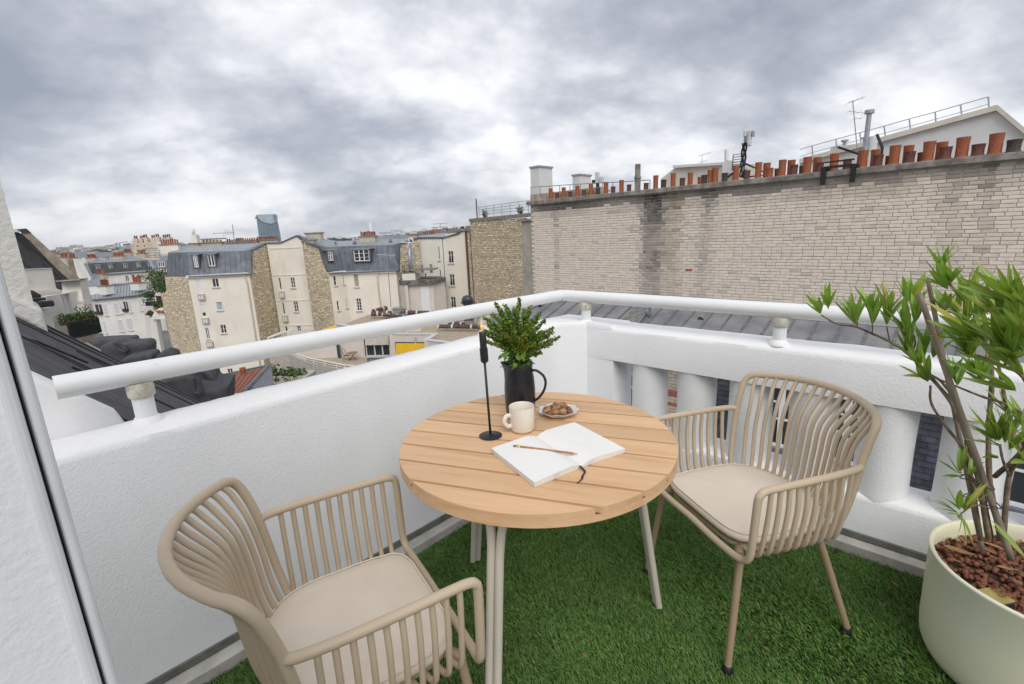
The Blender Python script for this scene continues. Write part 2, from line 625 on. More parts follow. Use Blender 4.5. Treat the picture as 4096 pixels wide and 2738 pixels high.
# triangular upstand against the dark roof
pA, pB = at_plane('F7', 90, 0, nL * 1.935, nL) + Vector((0, 0, .022)), at_plane('F7', 600, 222, nL * 1.935, nL) + Vector((0, 0, .018))
ups = [pA, pB, PL(pB.dot(uL) + .03, 1.935, ZW - .05), PL(pA.dot(uL) - .4, 1.935, ZW - .05), pA + uL * -.4 + Vector((0, 0, .4))]
MB().prism(ups, nL * .09).build('roof_upstand', M['stucco_smooth'], par, bevel=.015)
for nm, lo, hi, z0_, z1_, mm in (('metal_strip', NLI - .008, NLI + .02, .045, .075, M['strip']), ('kerb', NLI - .06, NLI + .02, -.01, .042, M['concrete_kerb'])):
    MB().obox(PL(-.75, lo, z0_), uL * (sL_end + .66), nL * (hi - lo), (0, 0, z1_ - z0_)).build(nm, mm, par, bevel=.004)

bal = thing('balustrade', 'white stuccoed balustrade with thick round pillars behind the right chair', 'balustrade', PR(-.5, NRI + .1, 0))
sR0 = meet(NLI, NRI).dot(uR) + .12
# beam (top) and base
bm_ = wavy_top(PR, sR0, 1.9, NRI, NRO, .862, .668, 90)
bm_.build('top_beam', [M['stucco'], M['stucco_smooth']], bal, smooth=40)
wavy_top(PR, sR0 + .002, 1.9, NRI, NRO, .255, -.3, 90).build('base_wall', [M['stucco'], M['stucco_smooth']], bal, smooth=40)
# solid corner block between the two walls and the first opening
c_in = meet(NLI, NRI)
pc = [PL(sL_end - .10, NLI, 0), PR(sR0, NRI, 0), PR(-1.392, NRI + .003, 0), PR(-1.392, NRO - .004, 0), meet(NLO, NRO), PL(sL_end - .10, NLO, 0)]
mb = MB()
zs = [-.3, .84, .858, .868]
ins = [0, 0, .008, .022]
cen = sum(pc, Vector()) / len(pc)
vs = []
for z_, i_ in zip(zs, ins):
    for p in pc:
        q = p + (cen - p).normalized() * i_
        vs.append((q.x, q.y, z_ + (.012 if z_ > .8 and (p - pc[0]).length < .25 else 0)))
k = len(pc)
fs = [tuple(range(k)), tuple(range(4 * k - 1, 3 * k - 1, -1))] + [(j * k + i, (j + 1) * k + i, (j + 1) * k + (i + 1) % k, j * k + (i + 1) % k) for j in range(3) for i in range(k)]
mb.add(vs, [f[::-1] for f in fs])
mb.m[1] = 1
mb.build('corner_block', [M['stucco'], M['stucco_smooth']], bal, smooth=35)
for i in range(8):
    sc = -1.213 + .2725 * i
    prof = [(.106, -.02), (.1055, .006), (.103, .022), (.101, .06), (.099, .2), (.1, .36), (.101, .39), (.104, .412), (.1055, .43)]
    mb = MB()
    seg = 28
    r3 = random.Random(i)
    vs = []
    for (r_, z_) in prof:
        for q in range(seg):
            w = 2 * math.pi * q / seg
            rr = r_ * (1 + r3.uniform(-.006, .006))
            vs.append(PR(sc + rr * math.cos(w), NRI + .115 + rr * math.sin(w) * 1.06, .25 + z_))
    fs = [(j * seg + q, j * seg + (q + 1) % seg, (j + 1) * seg + (q + 1) % seg, (j + 1) * seg + q) for j in range(len(prof) - 1) for q in range(seg)]
    mb.add(vs, fs)
    mb.build('pillar', M['stucco'], bal, smooth=True)
for nm, lo, hi, z0_, z1_, mm in (('metal_strip', NRI - .008, NRI + .02, .045, .075, M['strip']), ('kerb', NRI - .06, NRI + .02, -.01, .042, M['concrete_kerb'])):
    s0 = sR0 + .03 if nm == 'kerb' else sR0
    MB().obox(PR(s0 - .1, lo, z0_), uR * (1.9 - s0), nR * (hi - lo), (0, 0, z1_ - z0_)).build(nm, mm, bal, bevel=.004)

# ---- handrail
hr = thing('handrail', 'white round tube handrail with a bend standing on short posts along the parapet', 'handrail', PL(.5, 1.83, ZW))
cor = Vector((.318, 2.972, 1.022))
e0 = Vector((-1.297, 1.292, 1.046))
dl = (cor - e0).normalized()
e1 = PR(1.9, 2.415, 1.022)
dr = (e1 - cor).normalized()
RT = .0345
MB().tube([e0, cor - dl * .045], RT, 28).build('rail_tube', M['rail'], hr, smooth=50)
MB().tube([cor + dr * .05, e1], RT, 28).build('rail_tube', M['rail'], hr, smooth=50)
arc = [cor - dl * .047, cor - dl * .02 + dr * .003, cor + (dr - dl) * .006, cor + dr * .022 - dl * .003, cor + dr * .052]
MB().tube(arc, RT * .985, 28).build('rail_elbow', M['rail'], hr, smooth=50)
posts = [e0 + dl * ((Vector((-1.166, 1.425, 0)) - Vector((e0.x, e0.y, 0))).length), cor + dr * .19, cor + dr * 1.245, cor + dr * 2.3, e0 + dl * 1.66]
for i, p in enumerate(posts):
    zb = ZW if i in (0, 4) else .862
    b = Vector((p.x, p.y, zb + .002))
    h = p.z - RT - b.z + .004
    prof = []
    mb = MB()
    seg = 32
    vs = []
    for z_ in (0, h):
        for q in range(seg):
            w = 2 * math.pi * q / seg
            r_ = .0285 - (.0022 if q % 8 == 0 else 0)
            vs.append(b + Vector((r_ * math.cos(w), r_ * math.sin(w), z_)))
    mb.add(vs, [(q, (q + 1) % seg, seg + (q + 1) % seg, seg + q) for q in range(seg)])
    po = mb.build('post', M['rail'], hr, smooth=30)
    MB().lathe([(.0325, h - .045), (.036, h - .04), (.0365, h - .012), (.034, h)], b, 24).build('post_cap', M['rail_cap'], po, smooth=40)
    MB().lathe([(.046, -.004), (.044, .006), (.036, .014), (.030, .022)], b, 24).build('post_flange', M['stucco_smooth'], po, smooth=40)

# ---- near wall reveal and the frame of the glazed door at the left edge
rv = thing('doorway_wall', 'white plastered doorway reveal at the left edge of the terrace', 'wall', (-.75, .4, 0))
dp = Vector((0, .62, 0))
nrv = Vector((.82, -.57, 0)).normalized()
erv = Vector((-nrv.y, nrv.x, 0)) * -1
if erv.x > 0:
    erv = -erv
base_e = at_plane('F7', 345, 1100, dp, nrv)
mb = MB()
rr = random.Random(5)
nz_ = 60
pts_f = []
for i in range(nz_ + 1):
    z_ = -.3 + 2.45 * i / nz_
    j = rr.uniform(-.0022, .0022) - (.008 if 28 <= i <= 29 else 0)
    pts_f.append((z_, j))
vs = []
for (z_, j) in pts_f:
    e = Vector((base_e.x, base_e.y, z_)) - erv * j
    vs += [e, e + erv * 1.2, e + erv * 1.2 - nrv * .25, e - nrv * .25]
fs = []
for i in range(nz_):
    for q in range(4):
        a_, b_ = i * 4 + q, i * 4 + (q + 1) % 4
        fs.append((a_, b_, b_ + 4, a_ + 4))
mb.add(vs, fs)
mb.build('plaster', M['stucco_shade'], rv)
M['alu'] = mat('grey_aluminium', (0.66, 0.68, 0.70), 0.45, 0.03, 20)
M['seal'] = mat('black_seal', (0.012, 0.014, 0.018), 0.3, 0.2, 40)
dfm = thing('door_frame', 'grey metal door jamb with a black seal at the left edge', 'door frame', (base_e.x, base_e.y, -.012))
w_ = -erv
woff = [(at_plane('F7', x_, 1100, dp, nrv) - base_e).dot(w_) for x_ in (349, 378, 403, 432)]
for nm, a_, b_, dep, mm in (('jamb', woff[0] - .004, woff[1], .015, M['alu']), ('seal', woff[1], woff[2], .004, M['seal']), ('glazing_bead', woff[2], woff[3] + .003, .013, M['alu'])):
    o_ = Vector((base_e.x, base_e.y, -.012)) + w_ * a_ - nrv * .03
    MB().obox(o_, w_ * (b_ - a_), nrv * (dep + .02), (0, 0, 2.13)).build(nm, mm, dfm, bevel=.002)

# ---- dark bitumen roof beside the parapet
M['bitumen'] = mat('mineral_felt', (0.085, 0.085, 0.09), 0.95, 0.2, 7, bump=0.6, bscale=130, bdist=0.01, extra=dirt(0.5, (0.16, 0.16, 0.165), 230, 0.5, 0.6))
M['bitumen_seam'] = mat('felt_seam', (0.03, 0.03, 0.032), 0.9)
s2 = Vector((-1.3, 1.461, 0)).dot(uL)
z2 = .892


def PB(s, n):
    return PL(s, n, z2 - (s - s2))


nslope = Vector((uL.x, uL.y, 1)).normalized()
br = thing('felt_roof', 'steep dark grey mineral felt roof beside the left parapet', 'roof', PB(s2 + .2, 3))
mb = MB()
mb.grid(lambda a, b: PB(s2 - 1.2 + 5.2 * a, 1.95 + 2.69 * b) + nslope * (.006 * math.sin(9 * a + 5 * b)), 40, 24)
mb.prism([PB(s2 - 1.2, 1.96) - nslope * .05, PB(s2 + 4, 1.96) - nslope * .05, PB(s2 + 4, 4.6) - nslope * .05, PB(s2 - 1.2, 4.6) - nslope * .05], nslope * -.3)
mb.build('felt_sheet', M['bitumen'], br, smooth=40)
for n_ in (3.1, 3.85, 4.2, 4.45):
    r4 = random.Random(int(n_ * 100))
    p_ = [PB(s2 - .8 + i * .3, n_ + r4.uniform(-.012, .012)) + nslope * (.004 + .006 * math.sin(9 * ((i * .3 + .4) / 5.2) + 5 * (n_ - 1.95) / 2.69)) for i in range(15)]
    MB().tube(p_, .0045, 6).build('felt_lap', M['bitumen_seam'], br)
for cs, cn, wd in ((s2 - .05, 2.9, .5), (s2 + .12, 3.5, .35)):
    p_ = [PB(cs + .1 * math.sin(i * .9), cn - wd / 2 + wd * i / 8) + nslope * .014 for i in range(9)]
    MB().tube(p_, .005, 6).build('felt_lap', M['bitumen_seam'], br)


def lump(poly_px, Y, depth, name='felt_upstand'):
    fr = poly_px[0]
    pts = [at_y(fr, x, y, Y) for (x, y) in poly_px[1]]
    o = MB().prism(pts, Vector((-.4, 1, 0)).normalized() * depth).build(name, M['bitumen'], br, bevel=.05, bseg=3)
    return o


lump(('H1', [(380, 1330), (560, 1310), (740, 1300), (860, 1300), (930, 1290), (945, 1350), (940, 1500), (700, 1500)]), 6.6, .35)
lump(('H1', [(540, 1390), (720, 1345), (770, 1370), (960, 1360), (1085, 1350), (1110, 1400), (1112, 1520), (800, 1620), (640, 1560)]), 6.0, .45)
lump(('H1', [(770, 1560), (1000, 1500), (1130, 1480), (1165, 1530), (1150, 1640), (800, 1700)]), 5.6, .4)
lump(('H1', [(1190, 1490), (1300, 1460), (1400, 1490), (1420, 1640), (1180, 1640)]), 5.6, .4)
lump(('H3', [(60, 560), (200, 520), (420, 455), (480, 480), (520, 640), (600, 660), (760, 650), (915, 560), (920, 660), (900, 1100), (60, 1100)]), 4.6, .5)
lump(('H3', [(480, 410), (560, 375), (690, 430), (735, 470), (745, 545), (910, 555), (905, 700), (480, 700)]), 5.2, .5)
p_ = bez([at_y('H3', *q, 4.55) for q in ((500, 470), (515, 600), (545, 655), (600, 640), (590, 560), (550, 465))], 5)
MB().tube(p_, .022, 8).build('felt_fold', M['bitumen'], br, smooth=True)
p_ = bez([at_y('H1', *q, 5.95) for q in ((730, 1345), (770, 1400), (840, 1440), (870, 1430), (800, 1370), (770, 1345))], 5)
MB().tube(p_, .022, 8).build('felt_fold', M['bitumen'], br, smooth=True)

# ---- plastered dormer cheek rising from the felt roof
ck = thing('dormer_cheek', 'rough cream plastered dormer wall rising out of the dark felt roof', 'wall', PB(s2 - .3, 4.03))
sc = PL(0, 0, 0)
cb = at_plane('F1', 250, 950, nL * 4.03, nL)
scn = cb.dot(uL)
cz = lambda s_: z2 - (s_ - s2) - .05
MB().prism([PL(scn, 4.03, cz(scn)), PL(scn - 2.6, 4.03, cz(scn - 2.6)), PL(scn - 2.6, 4.03, 4.5), PL(scn, 4.03, 4.5)], nL * .9).build('plaster', M['cheek'], ck)
MB().prism([PL(scn + .03, 4.0, cz(scn) + .02), PL(scn - 2.6, 4.0, cz(scn - 2.6) + .02), PL(scn - 2.6, 4.0, cz(scn - 2.6) + .26), PL(scn - .05, 4.0, cz(scn) + .24), PL(scn + .03, 4.0, cz(scn) + .17)], nL * .5).build('plinth', M['cheek'], ck, bevel=.02)
# ---- artificial grass: uncountable blades, one object
def make_grass():
    rg = np.random.default_rng(3)
    n = 420000
    x = rg.uniform(-1.5, 2.0, n)
    y = rg.uniform(.55, 3.0, n)
    keep = (x * nL.x + y * nL.y < NLI - .055) & (x * nR.x + y * nR.y < NRI - .055) & (x > -1.05 * y - .1) & (x < 1.08 * y + .25)
    # leave out what lies below the frame
    x, y = x[keep], y[keep]
    n = len(x)
    th = rg.uniform(0, 2 * np.pi, n)
    patch = np.sin(x * 3.1 + 1.3) * np.cos(y * 2.7) + .6 * np.sin(x * 7.3 + y * 5.1)
    ln = rg.uniform(.012, .025, n) * (1 + .12 * patch)
    tilt = np.clip(rg.normal(.95, .28, n), .2, 1.45)
    th = np.where(rg.random(n) < .5, 2.4 + .9 * patch + rg.normal(0, .8, n), th)
    w = rg.uniform(.0009, .0017, n)
    dx, dy = np.cos(th), np.sin(th)
    hx, hz = np.sin(tilt), np.cos(tilt)
    z0 = np.full(n, -.011)
    co_ = np.empty((n, 4, 3))
    mid = .55
    co_[:, 0] = np.c_[x + dy * w, y - dx * w, z0]
    co_[:, 1] = np.c_[x - dy * w, y + dx * w, z0]
    mx, my = x + dx * ln * hx * .42, y + dy * ln * hx * .42
    mz = z0 + ln * np.minimum(1, hz + .25) * .6
    co_[:, 2] = np.c_[x + dx * ln * hx - dy * w * .3, y + dy * ln * hx + dx * w * .3, z0 + ln * hz + .004]
    co_[:, 3] = np.c_[mx + dy * w, my - dx * w, mz]
    me = bpy.data.meshes.new('artificial_grass')
    me.vertices.add(4 * n)
    me.vertices.foreach_set('co', co_.ravel())
    me.loops.add(6 * n)
    idx = (np.arange(n) * 4)[:, None] + np.array([0, 1, 3, 1, 2, 3])[None]
    me.loops.foreach_set('vertex_index', idx.ravel().astype(np.int32))
    me.polygons.add(2 * n)
    me.polygons.foreach_set('loop_start', (np.arange(2 * n) * 3).astype(np.int32))
    cols = [(0.08, 0.17, 0.03), (0.105, 0.215, 0.042), (0.145, 0.265, 0.06), (0.22, 0.25, 0.09)]
    for i, c in enumerate(cols):
        me.materials.append(mat('grass_blade', c, .5, .1, 4, spec=.3))
    pick = rg.choice(4, n, p=[.33, .36, .24, .07])
    me.polygons.foreach_set('material_index', np.repeat(pick, 2).astype(np.int32))
    me.update()
    me.validate()
    o = bpy.data.objects.new('artificial_grass', me)
    C.objects.link(o)
    tag(o, 'short green artificial grass covering the terrace floor', 'grass', kind='stuff')


make_grass()
tb = MB()
gi = [PL(-.9, NLI - .055, -.009), PL(sL_end, NLI - .055, -.009) , PR(1.9, NRI - .055, -.009), Vector((2.3, -.8, -.009)), Vector((-1.4, -.8, -.009))]
gi[1] = meet(NLI - .055, NRI - .055) + Vector((0, 0, -.009))
tb.add(gi, [(4, 3, 2, 1, 0)])
tag(tb.build('turf_backing', mat('turf_backing', (0.03, 0.075, 0.015), .9, .3, 30)), kind='structure')

# ================================================================== TABLE
TX, TY, TZ, TR = .068, 1.492, .745, .454
ta = R(-19.52)
tu = Vector((math.cos(ta), math.sin(ta), 0))
tn = Vector((-math.sin(ta), math.cos(ta), 0))
table = thing('round_table', 'round slatted wooden garden table on greige metal legs', 'table', (TX, TY, 0), rotz=ta)
BT = .019      # board thickness
edges = [-TR] + [1.0625 + .1043 * k - (Vector((TX, TY, 0)).dot(tn)) for k in range(8)] + [TR]
gapw = .0056
for i in range(9):
    y0, y1 = edges[i] + (gapw if i else 0), edges[i + 1] - (gapw if i < 8 else 0)
    mb = MB()
    ns = 26
    lo, hi = [], []
    for k in range(ns + 1):
        yy = y0 + (y1 - y0) * (0.5 - 0.5 * math.cos(math.pi * k / ns) if i in (0, 8) else k / ns)
        hw = math.sqrt(max(TR * TR - yy * yy, 1e-8))
        lo.append((-hw, yy))
        hi.append((hw, yy))
    poly = lo + hi[::-1]
    # board outline with a small chamfer
    b = .0012
    cx_ = 0
    cyy = (y0 + y1) / 2

    def inset(p):
        x, y = p
        hwm = max(abs(q[0]) for q in poly)
        return (x - math.copysign(b, x) if abs(x) > b else x, y + (b if y < cyy else -b) * min(1, abs(y - cyy) / ((y1 - y0) / 2)) ** 4)
    n_ = len(poly)
    vs = [(x, y, TZ - BT) for x, y in poly] + [(x, y, TZ - b) for x, y in poly] + [(*inset(p), TZ) for p in poly]
    fs = [tuple(range(n_ - 1, -1, -1))][::-1]
    fs = [tuple(range(n_)), tuple(range(3 * n_ - 1, 2 * n_ - 1, -1))]
    for r_ in range(2):
        for k in range(n_):
            k2 = (k + 1) % n_
            fs.append((r_ * n_ + k, (r_ + 1) * n_ + k, (r_ + 1) * n_ + k2, r_ * n_ + k2))
    mb.add(vs, fs)
    mb.build('board', M['wood'], table, local=True)
M['wood_groove_shade'] = mat('shaded_wood_groove', (0.13, 0.055, 0.022), .7, .15, 20)  # same wood, coloured dark to paint in the shade between the boards
seg = 96
mb = MB().lathe([(TR * .96, TZ - .042), (TR - .0005, TZ - .040), (TR - .0003, TZ - BT - .0003)], (0, 0, 0), seg)
mb.m[-1] = 1
mb.build('tabletop_rim', [M['wood'], M['wood_groove_shade']], table, local=True, smooth=30)
feet = []
for a_ in (7.6, 127.3, 247.4):
    w = R(a_) - ta
    feet.append((math.cos(w), math.sin(w)))
for i in range(3):
    A, B = feet[i], feet[(i + 1) % 3]

    def leg_pt(c, other, r_, z_, side):
        # two tubes stand side by side; step towards the neighbouring leg
        tx, ty = -c[1], c[0]
        sg = 1 if (other[0] * tx + other[1] * ty) > 0 else -1
        return Vector((c[0] * r_ + tx * sg * side, c[1] * r_ + ty * sg * side, z_))
    top = TZ - .058
    pa = [leg_pt(A, B, .452, .0, .0125), leg_pt(A, B, .375, .48, .0125), leg_pt(A, B, .357, .575, .0135)]
    pa += [leg_pt(A, B, .347, .63, .02), leg_pt(A, B, .338, .667, .04), leg_pt(A, B, .326, top, .09)]
    pb = [leg_pt(B, A, .452, .0, .0125), leg_pt(B, A, .375, .48, .0125), leg_pt(B, A, .357, .575, .0135)]
    pb += [leg_pt(B, A, .347, .63, .02), leg_pt(B, A, .338, .667, .04), leg_pt(B, A, .326, top, .09)]
    path = bez(pa + pb[::-1], 6)
    MB().tube(path, .0128, 14).build('leg_tube', M['table_leg'], table, smooth=50, local=True)
MB().lathe([(.09, TZ - .05), (.09, TZ - .0425)], (0, 0, 0), 24).build('mounting_plate', M['table_leg'], table, local=True)

# ================================================================== CHAIRS
def make_chair(label, loc, fwd, extra=None):
    rz = math.atan2(-fwd[0], fwd[1])
    ch = thing('garden_chair', label, 'chair', loc, 'pair of taupe armchairs at the table', rz)
    RT_, RB = .0116, .0074
    # arms with the front loop
    arm_rail = {}
    for s in (-1, 1):
        path = bez([(0, .232, .408), (s * .12, .233, .405), (s * .215, .232, .407), (s * .252, .229, .413), (s * .271, .227, .43), (s * .279, .226, .465), (s * .285, .226, .56),
                    (s * .288, .225, .632), (s * .289, .219, .651), (s * .289, .202, .660), (s * .29, .15, .6625), (s * .291, .06, .663), (s * .290, -.06, .664), (s * .283, -.145, .664), (s * .27, -.175, .662)], 7)
        MB().tube(path, RT_, 12).build('arm_frame', M['taupe'], ch, smooth=50, local=True)

    # back loop
    half = [(.20, -.12, .408), (.238, -.135, .43), (.258, -.15, .50), (.268, -.165, .60), (.271, -.178, .68), (.273, -.195, .745), (.272, -.212, .785), (.258, -.232, .803), (.22, -.268, .808), (.15, -.312, .812), (.075, -.338, .814)]
    full = [Vector((-x, y, z)) for x, y, z in half] + [Vector((0, -.346, .815))] + [Vector(p) for p in half[::-1]]
    cur = bez(full, 7)
    MB().tube(cur, [RT_ * (.95 + .15 * min(1, max(0, (p.z - .5) / .3))) for p in cur], 12).build('back_frame', M['taupe'], ch, smooth=50, local=True)
    top = [p for p in cur if p.z > .795]
    # arc-length table of the back rail
    acc = [0]
    for a_, b_ in zip(top, top[1:]):
        acc.append(acc[-1] + (b_ - a_).length)

    def on_top(t):
        d = t * acc[-1]
        for j in range(len(acc) - 1):
            if acc[j + 1] >= d:
                w = (d - acc[j]) / max(1e-9, acc[j + 1] - acc[j])
                return top[j].lerp(top[j + 1], w)
        return top[-1]
    # back ribs
    nb = 16
    for i in range(nb):
        t = (i + .95) / (nb + .9)
        T = on_top(t)
        a_ = (t - .5) * 2
        xb = a_ * .215
        yb = -.205 + .085 * a_ * a_
        path = bez([(xb * .86, yb + .075, .402), (xb * .96, yb + .02, .406), (xb, yb - .012, .43), (xb * 1.04 + .01 * a_, yb - .032, .50), (xb * 1.05 + .02 * a_, yb - .043, .60), (xb * 1.06 + .023 * a_, yb - .06, .70),
                    (T.x * .985, T.y + .022, T.z - .035), (T.x, T.y + .002, T.z - .004)], 5)
        MB().tube(path, RB, 10).build('rib', M['taupe'], ch, smooth=60, local=True)
    # arm ribs
    for s in (-1, 1):
        na = 10
        for i in range(na):
            t = (i + .6) / (na + .1)
            y = .2 - .335 * t
            bulge = .008 * math.sin(math.pi * t)
            xb = .185 + .01 * t
            path = bez([(s * xb, y - .01, .402), (s * (xb + .045), y - .004, .406), (s * (.262 + bulge), y, .43), (s * (.276 + bulge), y, .50), (s * (.284 + bulge), y, .58), (s * .2885, y, .645), (s * .2885, y, .667)], 5)
            MB().tube(path, RB, 10).build('rib', M['taupe'], ch, smooth=60, local=True)
    # seat shell under the cushion
    mb = MB()
    ol = []
    for k in range(48):
        w = 2 * math.pi * k / 48
        cx_, sy = math.cos(w), math.sin(w)
        if sy > 0:
            x = math.copysign(abs(cx_) ** .35, cx_) * .225
            y = -.05 + .262 * abs(sy) ** .4
        else:
            x = math.copysign(abs(cx_) ** .8, cx_) * .225
            y = -.05 - .175 * abs(sy) ** .9
        ol.append((x, y))
    mb.prism([(x * .93, y * .96, .397) for x, y in ol], (0, 0, .012)).build('seat', M['taupe'], ch, local=True)
    # cushion
    rings = [(.93, .414), (.985, .416), (1.0, .424), (1.0, .430), (.985, .438), (.94, .444), (.8, .450), (.5, .455), (.2, .457)]
    vs, fs = [], []
    for (k_, z_) in rings:
        for j, (x, y) in enumerate(ol):
            wr = .0012 * math.sin(j * 2.9) * (1 if .9 < k_ < 1 else 0)
            vs.append((x * k_, -.02 + (y + .02) * k_, z_ + wr + .004 + (.004 if y > .15 else 0) * k_))
    n_ = len(ol)
    for r_ in range(len(rings) - 1):
        for j in range(n_):
            fs.append((r_ * n_ + j, r_ * n_ + (j + 1) % n_, (r_ + 1) * n_ + (j + 1) % n_, (r_ + 1) * n_ + j))
    fs.append(tuple((len(rings) - 1) * n_ + j for j in range(n_)))
    fs.append(tuple(range(n_ - 1, -1, -1)))
    cu = MB().add(vs, fs).build('cushion', M['cushion'], ch, smooth=True, local=True)
    pp = [Vector((x * .972, -.02 + (y + .02) * .972, .4475 + (.004 if y > .15 else 0))) for x, y in ol]
    MB().tube(pp + [pp[0]], .0024, 6, cap=False).build('piping', M['cushion'], cu, smooth=True, local=True)
    # legs with rubber feet
    for s in (-1, 1):
        for (x0, y0, y1) in ((.205, .2, .247), (.178, -.125, -.247)):
            path = bez([(s * (x0 - .05), y0 * .8, .396), (s * x0, y0, .39), (s * (x0 + (.243 - x0) * .25), y0 + (y1 - y0) * .12, .35), (s * .243, y1, .018)], 6)
            lg = MB().tube(path, [.0145 - .003 * k / (len(path) - 1) for k in range(len(path))], 12).build('leg', M['taupe_leg'], ch, smooth=50, local=True)
            f = MB().lathe([(.017, 0), (.019, .006), (.013, .016), (.0125, .022)], (s * .2435, y1 * 1.002, -.004), 14).build('foot', M['black_rubber'], lg, smooth=True, local=True)
    return ch


make_chair('taupe ribbed armchair with beige cushion by the solid parapet wall, nearest the camera', (-.444, 1.056, 0), (.855, .52))
make_chair('taupe ribbed armchair with beige cushion standing before the pillars of the balustrade', (.832, 1.563, 0), (-.966, -.26))

# ================================================================== THINGS ON THE TABLE
# pitcher
px_, py_ = .021, 1.665
pit = thing('pitcher', 'tall matt black ceramic pitcher holding the flowers', 'pitcher', (px_, py_, TZ))
prof = [(.040, 0), (.047, .003), (.0515, .012), (.054, .03), (.0565, .07), (.057, .11), (.0545, .15), (.0505, .18), (.049, .195), (.0505, .205), (.0535, .209), (.0515, .212), (.0475, .205), (.046, .19), (.048, .16), (.05, .1), (.045, .02), (.01, .012)]
seg = 40
vs, fs = [], []
spd = math.atan2(.05, -1)
for (r_, z_) in prof:
    for k in range(seg):
        w = 2 * math.pi * k / seg
        dlt = (w - spd + math.pi) % (2 * math.pi) - math.pi
        sp = max(0, 1 - abs(dlt) / .5) ** 1.5 * max(0, (z_ - .165) / .045) * .016
        vs.append((px_ + (r_ + sp) * math.cos(w), py_ + (r_ + sp) * math.sin(w), TZ + .0015 + z_ + sp * .25))
for i in range(len(prof) - 1):
    for k in range(seg):
        fs.append((i * seg + k, i * seg + (k + 1) % seg, (i + 1) * seg + (k + 1) % seg, (i + 1) * seg + k))
fs.append(tuple(range(seg - 1, -1, -1)))
fs.append(tuple((len(prof) - 1) * seg + k for k in range(seg)))
MB().add(vs, fs).build('body', M['black_pot'], pit, smooth=True)
hd = Vector((.97, -.24, 0))
P0 = Vector((px_, py_, TZ))
hp = bez([P0 + hd * .05 + Vector((0, 0, .186)), P0 + hd * .068 + Vector((0, 0, .183)), P0 + hd * .09 + Vector((0, 0, .165)), P0 + hd * .097 + Vector((0, 0, .14)), P0 + hd * .09 + Vector((0, 0, .11)), P0 + hd * .072 + Vector((0, 0, .083)), P0 + hd * .053 + Vector((0, 0, .067))], 7)
MB().tube(hp, .0062, 12, flat=.75).build('handle', M['black_pot'], pit, smooth=True)

# goldenrod bouquet
bq = thing('goldenrod_bouquet', 'bunch of green and mustard yellow goldenrod standing in the black pitcher', 'flowers', (px_, py_, TZ + .1))
M['gr_green'] = mat('goldenrod_green', (0.16, 0.32, 0.03), .6, .3, 90, transl=.2)
M['gr_bright'] = mat('goldenrod_bright', (0.24, 0.42, 0.03), .6, .2, 90, transl=.25)
M['gr_dark'] = mat('goldenrod_dark', (0.06, 0.11, 0.016), .6, .3, 90, transl=.1)
M['gr_yellow'] = mat('goldenrod_yellow', (0.46, 0.32, 0.025), .7, .3, 120, transl=.1)
M['gr_stem'] = mat('goldenrod_stem', (0.07, 0.11, 0.03), .6, .2, 60)
rb = random.Random(21)
neck = Vector((px_, py_, TZ + .19))
sprays = []
tips = [((370, 290), .02), ((800, 220), .06), ((540, 330), -.03), ((170, 560), .0), ((70, 735), -.05), ((215, 860), .02), ((220, 985), -.04), ((230, 680), .06), ((1380, 745), .03), ((1390, 810), -.02),
        ((1500, 915), .0), ((1370, 1030), -.04), ((1250, 600), .06), ((1150, 480), .0), ((990, 360), -.06), ((700, 400), -.07), ((760, 370), .09), ((550, 860), -.09), ((780, 900), -.11), ((1060, 1010), -.09), ((960, 780), -.1), ((450, 420), .08), ((620, 480), .1),
        ((900, 520), -.09), ((640, 620), -.11), ((1000, 600), .09), ((820, 650), -.12), ((330, 500), -.06), ((1180, 1180), .03), ((420, 700), -.1), ((1200, 800), -.08), ((1320, 870), .07), ((700, 800), -.13), ((880, 420), .03), ((450, 900), .05), ((1120, 720), -.11), ((600, 720), .05), ((1100, 620), .04), ((500, 600), -.11), ((900, 850), -.13)]
